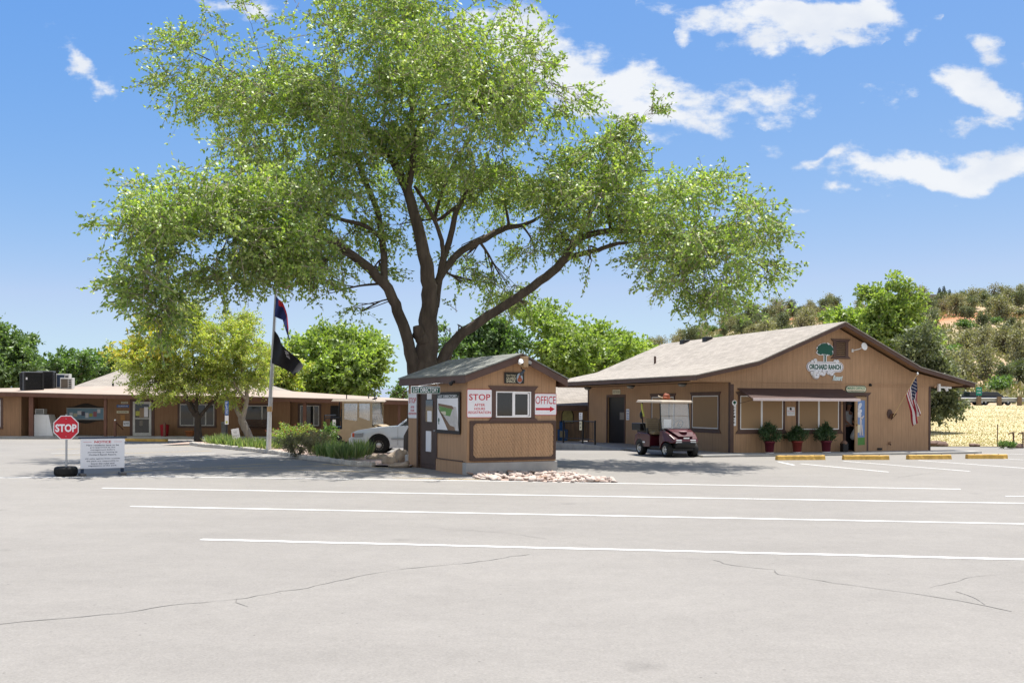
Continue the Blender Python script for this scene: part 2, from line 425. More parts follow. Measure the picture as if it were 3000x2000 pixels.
# ------------------------------------------------------------------ ground
def asphalt_mat():
    m, nt, N, L, b = nodes_of('asphalt')
    tc = N.new('ShaderNodeTexCoord')
    def noise_(s, d=4, r=.6):
        n = N.new('ShaderNodeTexNoise'); n.inputs['Scale'].default_value = s; n.inputs['Detail'].default_value = d; n.inputs['Roughness'].default_value = r
        L.new(tc.outputs['Object'], n.inputs['Vector']); return n.outputs['Fac']
    def rng_(x, a, b_, c, d):
        n = N.new('ShaderNodeMapRange'); n.inputs[1].default_value = a; n.inputs[2].default_value = b_; n.inputs[3].default_value = c; n.inputs[4].default_value = d
        L.new(x, n.inputs[0]); return n.outputs[0]
    def mul(a, c):
        n = N.new('ShaderNodeMath'); n.operation = 'MULTIPLY'; L.new(a, n.inputs[0]); L.new(c, n.inputs[1]); return n.outputs[0]
    big = rng_(noise_(.16, 4), .3, .7, .93, 1.07)
    mid = rng_(noise_(3.2, 6, .7), .3, .7, .95, 1.05)
    fine = mul(rng_(noise_(48, 4, .75), .3, .7, .84, 1.16), rng_(noise_(14, 4, .7), .3, .7, .94, 1.06))
    # sparse dark oil spots and pale aggregate
    vo = N.new('ShaderNodeTexVoronoi'); vo.inputs['Scale'].default_value = 4.3; L.new(tc.outputs['Object'], vo.inputs['Vector'])
    sp = rng_(vo.outputs['Distance'], .02, .06, .55, 1.0)
    vo2 = N.new('ShaderNodeTexVoronoi'); vo2.inputs['Scale'].default_value = 6.3; L.new(tc.outputs['Object'], vo2.inputs['Vector'])
    sp2 = rng_(vo2.outputs['Distance'], .01, .03, 1.35, 1.0)
    # long faint tyre streaks and old flow stains
    mp = N.new('ShaderNodeMapping'); mp.inputs['Scale'].default_value = (.35, .9, 1); mp.inputs['Rotation'].default_value = (0, 0, R(24)); L.new(tc.outputs['Object'], mp.inputs['Vector'])
    st = N.new('ShaderNodeTexNoise'); st.inputs['Scale'].default_value = 1.4; st.inputs['Detail'].default_value = 5; L.new(mp.outputs[0], st.inputs['Vector'])
    strk = rng_(st.outputs['Fac'], .3, .7, .965, 1.035)
    vo3 = N.new('ShaderNodeTexVoronoi'); vo3.inputs['Scale'].default_value = .9; vo3.inputs['Randomness'].default_value = 1; L.new(tc.outputs['Object'], vo3.inputs['Vector'])
    wob_ = N.new('ShaderNodeMath'); wob_.operation = 'MULTIPLY_ADD'; wob_.inputs[1].default_value = .16; L.new(noise_(9, 4), wob_.inputs[0]); L.new(vo3.outputs['Distance'], wob_.inputs[2])
    sc3 = N.new('ShaderNodeSeparateColor'); L.new(vo3.outputs['Color'], sc3.inputs[0])
    pick = N.new('ShaderNodeMath'); pick.operation = 'GREATER_THAN'; pick.inputs[1].default_value = .74; L.new(sc3.outputs[0], pick.inputs[0])
    st3 = N.new('ShaderNodeMath'); st3.operation = 'MULTIPLY'; L.new(rng_(wob_.outputs[0], .10, .24, .20, 0.0), st3.inputs[0]); L.new(pick.outputs[0], st3.inputs[1])
    oil = N.new('ShaderNodeMath'); oil.operation = 'SUBTRACT'; oil.inputs[0].default_value = 1; L.new(st3.outputs[0], oil.inputs[1])
    v = mul(mul(mul(mul(big, mid), mul(fine, strk)), mul(sp, sp2)), oil.outputs[0])
    mx = mixrgb(N, 'MULTIPLY'); mx.inputs[0].default_value = 1; mx.inputs[6].default_value = (*ASPHALT, 1); L.new(v, mx.inputs[7])
    L.new(mx.outputs[2], b.inputs['Base Color'])
    bp = N.new('ShaderNodeBump'); bp.inputs['Strength'].default_value = .35; bp.inputs['Distance'].default_value = .006
    L.new(noise_(120, 2), bp.inputs['Height']); L.new(bp.outputs['Normal'], b.inputs['Normal'])
    b.inputs['Roughness'].default_value = .9; b.inputs['Specular IOR Level'].default_value = .2
    return m
ASPHALT = (.222, .209, .191)
asphalt = asphalt_mat()
dirt = mat('dry_ground', (.30, .235, .15), .95, .25, .3, .4, detail=8)
struct(MB().quad((-1500, -200, -.45), (1500, -200, -.45), (1500, 3000, -.45), (-1500, 3000, -.45)).build('ground', dirt))
def sst(a): a = min(1, max(0, a)); return a * a * (3 - 2 * a)
def lot_z(x, y): return -.30 * sst((y - 37.5) / 5) * sst((x + 3.5) / 2.5) * sst((12 - x) / 3)
xs_ = [-70, -40, -20, -10, -5] + [-4 + .5 * k for k in range(34)] + [14, 20, 40, 70]; ys_ = [-30, 0, 15, 25, 33, 36] + [37 + .5 * k for k in range(14)] + [45, 50, 62]
nx_ = len(xs_)
struct(MB().add([(x, y, lot_z(x, y)) for y in ys_ for x in xs_], [(j * nx_ + i, j * nx_ + i + 1, (j + 1) * nx_ + i + 1, (j + 1) * nx_ + i) for j in range(len(ys_) - 1) for i in range(nx_ - 1)], 0, True).build('parking_lot', asphalt))

def worn_paint(name, col, lo):
    m, nt, N, L, b = nodes_of(name); tc = N.new('ShaderNodeTexCoord')
    n1 = N.new('ShaderNodeTexNoise'); n1.inputs['Scale'].default_value = 34; n1.inputs['Detail'].default_value = 6; n1.inputs['Roughness'].default_value = .7; L.new(tc.outputs['Object'], n1.inputs[0])
    n2 = N.new('ShaderNodeTexNoise'); n2.inputs['Scale'].default_value = .8; n2.inputs['Detail'].default_value = 4; L.new(tc.outputs['Object'], n2.inputs[0])
    a = N.new('ShaderNodeMath'); a.operation = 'MULTIPLY_ADD'; a.inputs[1].default_value = .55; L.new(n2.outputs['Fac'], a.inputs[0]); L.new(n1.outputs['Fac'], a.inputs[2])
    mr = N.new('ShaderNodeMapRange'); mr.inputs[1].default_value = lo; mr.inputs[2].default_value = lo + .10; L.new(a.outputs[0], mr.inputs[0])
    x = mixrgb(N); x.inputs[6].default_value = (*ASPHALT, 1); x.inputs[7].default_value = (*col, 1); L.new(mr.outputs[0], x.inputs[0]); L.new(x.outputs[2], b.inputs['Base Color']); b.inputs['Roughness'].default_value = .75
    return m
paint = worn_paint('line_paint', (.70, .70, .68), .56)
paint_y = worn_paint('line_paint_yellow', (.60, .42, .14), .70)
rg = random.Random(5)
def line(p0, p1, w=.1, m=paint, z=.004, name='parking_line'):
    a, b = gp(*p0), gp(*p1); d = (b - a); n = max(2, int(d.length / .5)); t = d.normalized(); s = Vector((-t.y, t.x, 0))
    mb = MB(); vs = []
    for i in range(n + 1):
        p = a + d * (i / n) + s * rg.uniform(-.008, .008); ww = w / 2 * rg.uniform(.88, 1.1)
        vs += [p + s * ww, p - s * ww]
    vs = [(v.x, v.y, z) for v in vs]
    mb.add(vs, [(2 * i, 2 * i + 1, 2 * i + 3, 2 * i + 2) for i in range(n)])
    return struct(mb.build(name, m))
S2 = 1.27551
def q(x, y): return (x * S2, y * S2)
line(q(462, 1238.5), q(2480, 1287.5), .105)
line(q(300, 1162.5), q(2520, 1206), .10)
line(q(235, 1120.5), q(2500, 1158), .10)
line((-60, 1399.5), (470, 1395.5), .10); line((470, 1395.5), (1560, 1410), .10); line((1560, 1411), (2815, 1432.5), .10)
# faded bay lines to the left of the island and by the office
for p0, p1, mm in [((130, 1317), (560, 1306), paint_y), ((150, 1328), (330, 1323), paint), ((158, 1334), (620, 1320), paint_y), ((183, 1350), (630, 1328), paint), ((200, 1368), (820, 1333), paint),
                   ((255, 1390), (840, 1354), paint_y), ((300, 1382), (1000, 1362), paint_y), ((640, 1371), (1250, 1386), paint_y), ((900, 1356), (1150, 1371), paint_y), ((1150, 1399), (1420, 1404), paint_y),
                   ((2280, 1352), (2327, 1362), paint), ((2345, 1358), (2604, 1382), paint), ((2470, 1350), (2842, 1380), paint), ((2690, 1348), (3100, 1378), paint), ((2880, 1340), (3100, 1352), paint), ((2735, 1326), (3050, 1331), paint)]:
    line(p0, p1, .085, mm, .0035, 'bay_line')
# worn marking on the right edge of the lot
struct(xf(MB().prism([(-.55, .04), (.5, .04), (.5, .14), (.9, 0), (.5, -.14), (.5, -.04), (-.55, -.04)], .003, .0045, 'z'), Matrix.Translation(gp(2990, 1453) + Vector((.25, 0, 0))) @ Matrix.Rotation(R(4), 4, 'Z')).build('pavement_arrow', paint_y if False else paint))
# cracks in the asphalt
crackm = mat('crack', (.155, .147, .137), .9, .3, 8)
def crack(pts, w=.018, seed=1):
    r = random.Random(seed); mb = MB(); P = []
    for (a, b) in zip(pts[:-1], pts[1:]):
        A, B = gp(*a), gp(*b); n = max(2, int((B - A).length / .12)); t = (B - A).normalized(); s = Vector((-t.y, t.x, 0))
        for i in range(n): P.append(A + (B - A) * (i / n) + s * r.gauss(0, .016))
    vs = []
    for i, p in enumerate(P):
        t = (P[min(i + 1, len(P) - 1)] - P[max(0, i - 1)]).normalized(); s = Vector((-t.y, t.x, 0)); ww = w * r.uniform(.15, 1)
        vs += [p + s * ww * .5, p - s * ww * .5]
    vs = [(v.x, v.y, .003) for v in vs]
    mb.add(vs, [(2 * i, 2 * i + 1, 2 * i + 3, 2 * i + 2) for i in range(len(P) - 1)])
    struct(mb.build('asphalt_crack', crackm))
crack([(0, 1829), (130, 1815), (350, 1795), (500, 1772), (680, 1756), (900, 1722), (1040, 1690), (1160, 1668), (1380, 1648), (1500, 1630), (1580, 1620)], .017, 1)
crack([(680, 1756), (710, 1772), (745, 1782)], .01, 2)
crack([(2090, 1640), (2140, 1655), (2260, 1668), (2280, 1682), (2440, 1706), (2640, 1732), (2850, 1765), (3000, 1800)], .015, 3)
crack([(2800, 1732), (2860, 1752), (2890, 1780)], .010, 4)
crack([(1240, 1542), (1330, 1550), (1500, 1562), (1750, 1602)], .009, 5)
crack([(2620, 1400), (2700, 1388), (2780, 1380)], .02, 6)
crack([(2720, 1722), (2850, 1690), (3000, 1675)], .008, 7)
crack([(1950, 1635), (2090, 1640)], .007, 8)

# ------------------------------------------------------------------ guard shack
sh = Frame(gp(1368, 1391), R(26.5)); SW, SL = 2.39, 3.9
shack = thing('guard_shack', 'small brown gabled guard shack with sliding window standing alone in the lot', 'guard shack', sh.o, sh.a)
mb = MB(); t = .1
zt = 2.30
# walls: front gable, right, back, left with a door opening
dy0, dy1, dh = 1.93, 3.16, 2.02
mb.prism([(0, .29), (SW, .29), (SW, zt), (1.28, 2.78), (0, zt)], 0, t)
mb.prism([(0, 0), (SW, 0), (SW, zt), (1.28, 2.78), (0, zt)], SL - t, SL)
mb.box(SW - t, SW, t, SL - t, 0, zt); mb.box(0, t, t, dy0, .3, zt); mb.box(0, t, dy1, SL - t, 0, zt); mb.box(0, t, dy0, dy1, dh, zt)
mb.box(-.004, t, .22, dy0, 0, .298)
mb.build('wall', siding, shack)
MB().box(-.035, SW + .035, -.035, .2, 0, .285).build('foundation', concrete, shack, .012); MB().box(-.035, .14, SL - .02, SL + .18, 0, .3).build('foundation', concrete, shack, .012)
mb = MB(); mb.box(-.022, 0.0, .22, dy0, .298, .325)
mb.box(-.02, .11, dy0 - .09, dy0, .3, dh + .09); mb.box(-.02, .11, dy1, dy1 + .09, 0, dh + .09); mb.box(-.02, .11, dy0, dy1, dh, dh + .09)
mb.build('trim_board', door_brown, shack, .004)
# roof slabs with kicked profile and fascia
prof = [(-.18, 2.36), (1.3, 2.885), (2.56, 2.30)]
def slab(pts, th): return pts + [(x, z - th) for x, z in pts[::-1]]
rf = MB().prism(slab([(-.20, 2.375), (1.3, 2.905), (2.58, 2.315)], .03), -.33, SL + .28).build('roof', shingle_grey, shack)
fa = MB()
fa.prism(slab([(-.18, 2.345), (1.3, 2.872)], .17), -.30, -.265); fa.prism(slab([(1.3, 2.872), (2.56, 2.285)], .17), -.30, -.265)
fa.prism(slab([(-.18, 2.345), (1.3, 2.872)], .17), SL + .22, SL + .255); fa.prism(slab([(1.3, 2.872), (2.56, 2.285)], .17), SL + .22, SL + .255)
fa.box(-.185, -.15, -.264, SL + .219, 2.165, 2.345); fa.box(2.525, 2.56, -.264, SL + .219, 2.11, 2.28)
fa.build('fascia', trim, shack, .004)
MB().prism(slab([(-.15, 2.33), (1.3, 2.855), (2.525, 2.275)], .015), -.26, SL + .215).build('soffit', siding, shack)
# door on the left side
dr = MB(); dr.box(.04, .08, dy0, dy1, 0.01, dh); dr.box(.03, .04, dy0 + .12, dy1 - .12, .12, .5); dr.build('door', door_brown, shack, .004)
door = [o for o in shack.children if o.name.startswith('door')][0]
MB().box(.025, .04, dy0 + .3, dy1 - .45, 1.22, 1.78).build('pane', glass, door)
for bx in ((.02, .0249, dy0 + .36, dy0 + .66, 1.22, 1.5), (.02, .038, dy0 + .4, dy0 + .75, .45, .98), (.02, .038, dy0 + .38, dy0 + .68, 1.8, 1.96)): MB().box(*bx).build('paper_notice', white_sign, door)
MB().tube([(.04, dy0 + .12, 1.0), (-.01, dy0 + .12, 1.0)], .025).build('handle', greymetal, door)
# sliding window on the front
wn = MB(); x0, x1, z0, z1 = .742, 1.686, 1.36, 1.985
wn.prism([(x0 - .2, z1 + .13), (x1 + .2, z1 + .13), (x1 + .11, z1 + .02), (x0 - .11, z1 + .02)], -.03, 0)
wn.box(x0 - .11, x0, -.025, 0, z0 - .02, z1 + .02); wn.box(x1, x1 + .11, -.025, 0, z0 - .02, z1 + .02)
wn.prism([(x0 - .12, z0 - .02), (x1 + .12, z0 - .02), (x1 + .2, z0 - .09), (x0 - .2, z0 - .09)], -.05, 0)
win = wn.build('window', trim, shack, .004)
fr = MB(); xm = (x0 + x1) / 2
for a, b, c, d in [(x0, x1, z1 - .03, z1), (x0, x1, z0, z0 + .035), (x0, x0 + .025, z0 + .035, z1 - .03), (x1 - .03, x1, z0 + .035, z1 - .03), (xm - .035, xm + .035, z0 + .035, z1 - .03), (x1 - .09, x1 - .05, z0 + .05, z1 - .045), (xm + .036, x1 - .09, z1 - .06, z1 - .032), (xm + .036, x1 - .09, z0 + .036, z0 + .06)]:
    fr.box(a, b, -.035 if c != z1 - .06 else -.03, .0, c, d)
fr.build('frame', white, win, .003)
MB().box(x0 + .02, x1 - .02, -.012, -.002, z0 + .03, z1 - .03).build('pane', glass, win)
# latticed panel below the window
px0, px1, pz0, pz1 = .06, 2.375, .33, 1.28
pf = MB()
for a, b, c, d in [(px0, px1, pz1 - .06, pz1), (px0, px1, pz0, pz0 + .07), (px0, px0 + .085, pz0 + .07, pz1 - .06), (px1 - .06, px1, pz0 + .07, pz1 - .06)]: pf.box(a, b, -.045, 0, c, d)
for sx, cx in ((1, px0 + .085), (-1, px1 - .06)):
    for sz, cz in ((1, pz0 + .07), (-1, pz1 - .06)): pf.prism([(cx, cz), (cx + sx * .07, cz), (cx, cz + sz * .07)], -.044, 0)
pan = pf.build('lattice_panel', door_brown, shack, .004)
lat = MB(); lat.box(px0 + .08, px1 - .05, -.012, -.001, pz0 + .06, pz1 - .05)
def strip(ax, az, bx, bz, y0, y1, w):
    dx, dz = bx - ax, bz - az; L_ = math.hypot(dx, dz); nx, nz = -dz / L_ * w / 2, dx / L_ * w / 2
    lat.prism([(ax + nx, az + nz), (bx + nx, bz + nz), (bx - nx, bz - nz), (ax - nx, az - nz)], y0, y1)
lx0, lx1, lz0, lz1 = px0 + .09, px1 - .065, pz0 + .075, pz1 - .065
for dirn, y0 in ((1, -.019), (-1, -.026)):
    k = -1.2
    while k < 3.6:
        # slanted lath through (k, lz0) climbing steeply, clipped to the panel
        A = [k, lz0]; B = [k + dirn * (lz1 - lz0) / 1.6, lz1]
        pts = []
        for xx in (lx0, lx1):
            tt = (xx - A[0]) / (B[0] - A[0])
            if 0 <= tt <= 1: pts.append((xx, A[1] + tt * (lz1 - lz0)))
        for P_ in (A, B):
            if lx0 <= P_[0] <= lx1: pts.append(tuple(P_))
        if len(pts) >= 2 and math.dist(pts[0], pts[1]) > .1: strip(*pts[0], *pts[1], y0, y0 + .007, .034)
        k += .075
lat.build('lattice', siding_mat('siding_lattice', (.44, .285, .165)), pan)

# signs, lamps and cameras on the shack
def board(name, label, x0, x1, z0, z1, y, fr_, m_board, lines, rim=None, rimw=.012, side=False, th=.006, parent=None, bold=.012, corner=.03, extra=None, group=None, cat='sign'):
    """flat sign; lines = (text, centre x 0..1, centre z 0..1, width 0..1, height 0..1, material index)"""
    M = sh if fr_ is None else fr_
    w, h = x1 - x0, z1 - z0
    if side: loc = M.w(y, -(x0 + x1) / 2, (z0 + z1) / 2); rz = M.a - R(90)
    else: loc = M.w((x0 + x1) / 2, y, (z0 + z1) / 2); rz = M.a
    o = thing(name, label, cat, loc, rz, group)
    def rr(w_, h_, c):
        pts = []
        for sx, sz, a0 in ((1, 1, 0), (-1, 1, 90), (-1, -1, 180), (1, -1, 270)):
            for k in range(4):
                a = R(a0 + 30 * k); pts.append((sx * (w_ / 2 - c) + c * math.cos(a), sz * (h_ / 2 - c) + c * math.sin(a)))
        return pts
    mats = [m_board]
    if rim is not None:
        MB().prism(rr(w, h, corner), -th * .7, 0).build('rim', rim, o)
        MB().prism(rr(w - 2 * rimw, h - 2 * rimw, max(.004, corner - rimw * .6)), -th, -th * .7).build('panel', m_board, o)
    else: MB().prism(rr(w, h, corner), -th, 0).build('panel', m_board, o)
    groups = {}
    for (tx, cx, cz, tw, thh, mm, *sh_) in lines: groups.setdefault(mm.name, (mm, []))[1].append((tx, cx, cz, tw, thh, sh_))
    for mm, ls in groups.values():
        mbt = MB()
        for tx, cx, cz, tw, thh, sh_ in ls:
            mbt.text(tx, (cx - .5) * w, (cz - .5) * h, tw * w if tw else None, thh * h, -th - .0005, 0, None, bold, .002, sh_[0] if sh_ else 0)
        mbt.build('lettering', mm, o)
    if extra: extra(o, w, h, -th)
    return o
stop_lines = [('STOP', .5, .72, .84, .22, red_paint), ('AFTER', .5, .45, .42, .09, red_paint), ('HOURS', .5, .315, .42, .09, red_paint), ('REGISTRATION', .5, .185, .88, .09, red_paint)]
board('stop_notice', 'white stop after hours registration sign left of the sliding window', -.015, .645, 1.355, 2.03, -.012, sh, white_sign, stop_lines, red_paint, .012)
board('stop_notice', 'white stop after hours registration sign beside the shack door', -3.88, -3.24, 1.30, 1.955, -.01, sh, white_sign, stop_lines, None, side=True)
def arrow(o, w, h, y):
    zc = -.22 * h
    MB().prism([(-.45 * w, zc - .055 * h), (.2 * w, zc - .055 * h), (.2 * w, zc - .13 * h), (.42 * w, zc), (.2 * w, zc + .13 * h), (.2 * w, zc + .055 * h), (-.45 * w, zc + .055 * h)], y - .002, y - .0005).build('arrow', red_paint, o)
board('office_arrow_sign', 'white office sign with a red arrow, right of the shack window', 1.79, 2.40, 1.415, 1.945, -.012, sh, white_sign, [('OFFICE', .5, .69, .92, .36, red_paint)], red_paint, .01, extra=arrow, bold=0.0)
skin = mat('skin', (.42, .21, .14), .55, .08, 6)
navy = mat('navy_paint', (.03, .05, .11), .5, .15, 4)
def portrait(o, w, h, y):
    p = lambda a, b, rx, rz: [(a + rx * math.cos(R(k * 15)), b + rz * math.sin(R(k * 15))) for k in range(24)]
    c = MB(); c.prism(p(.27 * w, 0, .15 * w, .44 * h), y - .002, y); c.build('medallion', mat('pale_blue', (.33, .42, .5), .5), o)
    c = MB(); c.prism(p(.27 * w, -.16 * h, .12 * w, .22 * h), y - .003, y - .002); c.prism(p(.27 * w, .1 * h, .055 * w, .15 * h), y - .003, y - .002); c.build('figure', mat('rust', (.32, .10, .05), .6), o)
board('guard_shack_sign', 'small dark guard shack sign under the gable with an oval picture', .955, 1.50, 2.175, 2.45, -.02, sh, mat('sign_dark', (.028, .03, .024), .6), [('GUARD', .34, .46, .46, .24, cream), ('SHACK', .34, .2, .46, .24, cream), ('Steve Hutton', .34, .74, .46, .15, cream)], trim, .012, corner=.01, extra=portrait)
# lot map in its frame
def lotmap(o, w, h, y):
    P = lambda pts: [((a - .5) * w, (.5 - b) * h) for a, b in pts]
    MB().prism(P([(.10, .27), (.88, .36), (.98, .92), (.55, .90), (.08, .40)]), y - .0006, y).build('map_ground', mat('map_grey', (.5, .48, .46), .6), o)
    MB().prism(P([(.10, .27), (.70, .33), (.78, .40), (.72, .41), (.12, .33)]), y - .0024, y - .0006).prism(P([(.08, .36), (.2, .52), (.62, .80), (.8, .83), (.84, .92), (.52, .91)]), y - .0012, y - .0006).build('map_road', mat('map_brown', (.21, .13, .08), .6), o)
    MB().prism(P([(.12, .335), (.72, .41), (.62, .58), (.32, .55), (.2, .47)]), y - .0018, y - .0006).build('map_field', mat('map_green', (.14, .27, .08), .6), o)
    mbx = MB()
    mbx.prism(P([(.2, .47), (.42, .46), (.45, .5), (.42, .56), (.3, .53)]), y - .003, y - .0018)
    mbx.build('map_lots', cream, o)
    MB().sphere(((.13 - .5) * w, y - .001, (.5 - .68) * h), (.035 * w, .001, .055 * h)).prism(P([(.12, .72), (.14, .72), (.15, .78), (.11, .78)]), y - .002, y).build('tree_emblem', green_sign, o)
    mbh = MB(); mbh.box((.06 - .5) * w, (.94 - .5) * w, y - .002, y, (.5 - .145) * h, (.5 - .055) * h); mbh.build('heading_band', mat('sign_dark2', (.01, .03, .025), .5), o)
    MB().text('LOT DIRECTORY', 0, (.5 - .1) * h, .8 * w, .06 * h, y - .0025, 0, None, .01).build('lettering', white_sign, o)
mapo = board('lot_map_board', 'framed lot directory map on the side wall next to the shack door', -1.80, -.33, .95, 1.97, -.03, sh, white_sign, [], mat('black_frame', (.022, .016, .013), .5, .2, 8), .09, side=True, th=.03, corner=.012, extra=lotmap, cat='map board')
# hanging sign and fittings at the eave
hs = thing('lot_directory_sign', 'green lot directory sign hanging from the shack eave on a rod', 'sign', sh.w(-.62, 1.05, 2.02), sh.a)
MB().box(-.40, .36, -.012, .012, -.095, .085).build('rim', white_sign, hs, .01)
MB().box(-.385, .345, -.016, .016, -.08, .07).build('panel', green_sign, hs)
MB().text('LOT DIRECTORY', -.02, -.005, .66, .11, -.017, 0, None, .015).build('lettering', white_sign, hs)
MB().tube([(-.2, 0, .085), (.05, 0, .13), (.44, 0, .17)], .007).tube([(.3, 0, .08), (.3, 0, .16)], .006).build('bracket', greymetal, hs)
fl = thing('security_light', 'small black lamp under the left eave of the guard shack', 'lamp', sh.w(-.2, .35, 2.2), sh.a)
MB().box(-.05, .02, -.05, .05, -.02, .03).build('housing', black, fl, .008); MB().sphere((-.07, 0, -.04), .05).build('lens', black, fl)
fl = thing('flood_light', 'tan wooden block with white flood lamps below the shack ridge', 'lamp', sh.w(1.3, -.42, 2.69), sh.a)
MB().box(-.065, .065, -.09, .115, -.13, .12).build('mounting_block', mat('tan_block', (.36, .24, .13), .6), fl, .01)
Mx = Matrix.Translation((-.13, -.05, -.01)) @ Matrix.Rotation(R(60), 4, 'X')
MB().lathe([(.02, -.08), (.045, -.05), (.062, .03), (.062, .045)], 16, Mx).build('lamp_head', white, fl)
Mx = Matrix.Translation((.12, 0, -.04)) @ Matrix.Rotation(R(50), 4, 'X')
MB().lathe([(.02, -.08), (.045, -.05), (.06, .03), (.06, .045)], 16, Mx).build('lamp_head', black, fl)
MB().tube([(-.13, -.02, -.03), (0, 0, -.1), (.1, 0, -.06)], .015).build('arm', black, fl)
cmr = thing('security_camera', 'grey camera hanging below the flood lamp on the shack gable', 'camera', sh.w(1.28, -.30, 2.42), sh.a)
MB().tube([(.04, .1, .14), (.04, 0, .06)], .012).build('arm', darkmetal, cmr)
MB().tube([(.06, -.02, .07), (-.07, -.1, -.04)], .032, 12).build('body', mat('steel_blue', (.06, .075, .09), .4), cmr)

# ------------------------------------------------------------------ office
of = Frame(gp(2140, 1332), math.atan2(1, 3)); OW, OL = 8.25, 12.5
office = thing('office_building', 'brown gabled main office with tan shingle roof and front awning', 'building', of.o, of.a)
AX, AZ_ = 4.22, 4.61
PR = [(-1.56, 2.69), (.78, 3.19), (AX, AZ_), (7.42, 3.09), (9.84, 2.54)]
WT = .16
def under(pts, d): return [(x, z - d) for x, z in pts]
d0, d1, dtop = 4.61, 5.44, 2.02
# walls
mb = MB()
mb.box(0, d0, 0, WT, 0, 2.50); mb.box(d1, OW, 0, WT, 0, 2.50); mb.box(d0, d1, 0, WT, dtop, 2.50)
mb.box(OW - WT, OW, WT, OL, 0, 2.6)
sd0, sd1, sdt = 8.56, 10.30, 2.02
mb.box(0, WT, WT, sd0, 0, 2.60); mb.box(0, WT, sd1, OL, 0, 2.60); mb.box(0, WT, sd0, sd1, sdt, 2.60)
mb.box(WT, OW - WT, OL - WT, OL, 0, 2.6)
mb.build('wall', siding, office)
g = [(PR[0][0] + .03, 2.50), (OW + 1.45, 2.50)] + [(x, z - .20) for x, z in PR[::-1]]
g = [(-1.5, 2.475), (9.72, 2.44)] + [(9.72, 2.44 + .02), (7.42, 2.93), (AX, 4.45), (.78, 3.03), (-1.5, 2.55)]
MB().prism(g, -.006, .1).build('gable_wall', siding, office)
MB().prism(g, OL - .2, OL + .006).build('gable_wall', siding, office)
bd = MB()
bd.prism([(-1.5, 2.475), (9.72, 2.44), (9.72, 2.47), (-1.5, 2.505)], -.022, -.006)
bd.prism([(0, 2.38), (OW, 2.36), (OW, 2.38), (0, 2.40)], -.012, 0)
bd.build('band_board', siding, office)
# interior
MB().box(WT + .01, OW - WT - .01, WT + .01, OL - WT - .01, -.01, .012).box(WT + .02, OW - WT - .02, 3.2, 3.25, .012, 2.45).box(WT + .01, OW - WT - .01, WT + .01, 3.2, 2.43, 2.47).build('interior', dark_in, office)
# corner boards
MB().box(-.0235, .11, -.0235, -.001, 0, 2.40).box(-.022, -.001, -.0005, .12, 0, 2.46).build('corner_board', trim, office, .004); MB().box(OW - .06, OW + .02, -.022, -.001, 0, 2.40).build('corner_board', trim, office, .004); MB().box(-.022, -.001, OL - .1, OL + .02, 0, 2.46).build('corner_board', trim, office, .004)
Y0, Y1 = -.5, OL + .85
MB().prism(slab([(PR[0][0] - .04, PR[0][1] - .005)] + PR[1:4] + [(PR[4][0] + .04, PR[4][1] - .005)], .035), Y0 - .03, Y1 + .03).build('roof', shingle_tan, office)
fa = MB()
for i in range(4):
    a, b = PR[i], PR[i + 1]
    if i == 0: a = (a[0] - .01, a[1])
    fa.prism(slab([(a[0], a[1] - .037), (b[0], b[1] - .037)], .125), Y0, Y0 + .035)
    fa.prism(slab([(a[0], a[1] - .037), (b[0], b[1] - .037)], .125), Y1 - .035, Y1)
fa.box(PR[0][0] - .012, PR[0][0] + .022, Y0 + .036, Y1 - .036, 2.51, 2.655); fa.box(PR[4][0] - .02, PR[4][0] + .012, Y0 + .036, Y1 - .036, 2.37, 2.50)
fa.build('fascia', trim, office, .004)
soff = mat('soffit_paint', (.27, .155, .08), .7, .08, 3, .05)
MB().prism(slab([(-1.53, 2.64)] + under(PR[1:4], .04) + [(9.81, 2.495)], .02), Y0 + .04, Y1 - .04).build('soffit', soff, office)
MB().box(-1.5, -.0, .11, OL, 2.462, 2.478).box(OW, 9.7, .11, OL, 2.425, 2.44).build('porch_ceiling', soff, office)
# windows: trim, white or pale frame, sun screen
def office_window(x0, x1, z0, z1, side=False, mull=True, whitef=True):
    M = SIDE if side else Matrix.Identity(4)
    t_ = MB(); e = .085
    t_.prism([(x0 - e - .09, z1 + .13), (x1 + e + .09, z1 + .13), (x1 + e, z1 + .015), (x0 - e, z1 + .015)], -.035, -.0005)
    t_.box(x0 - e, x0 - .002, -.03, -.0005, z0 - .015, z1 + .015); t_.box(x1 + .002, x1 + e, -.03, -.0005, z0 - .015, z1 + .015)
    t_.prism([(x0 - e, z0 - .015), (x1 + e, z0 - .015), (x1 + e + .1, z0 - .15), (x0 - e - .1, z0 - .15)], -.035, -.0005)
    w_ = xf(t_, M).build('window', trim, office, .004)
    f = MB(); k = .032
    f.box(x0, x1, -.024, -.0005, z1 - k, z1); f.box(x0, x1, -.024, -.0005, z0, z0 + k); f.box(x0, x0 + k, -.024, -.0005, z0 + k, z1 - k); f.box(x1 - k, x1, -.024, -.0005, z0 + k, z1 - k)
    if mull: f.box((x0 + x1) / 2 - .035, (x0 + x1) / 2 + .035, -.026, -.0005, z0 + k, z1 - k)
    xf(f, M).build('frame', white if whitef else cream, w_, .003)
    xf(MB().box(x0 + .02, x1 - .02, -.016, -.0005, z0 + .02, z1 - .02), M).build('sun_screen', screen, w_)
office_window(.36, 2.04, .862, 2.01); office_window(2.665, 4.32, .85, 2.0)
office_window(-2.66, -.80, .862, 2.02, True, False); office_window(-5.96, -4.12, .80, 2.0, True, False)
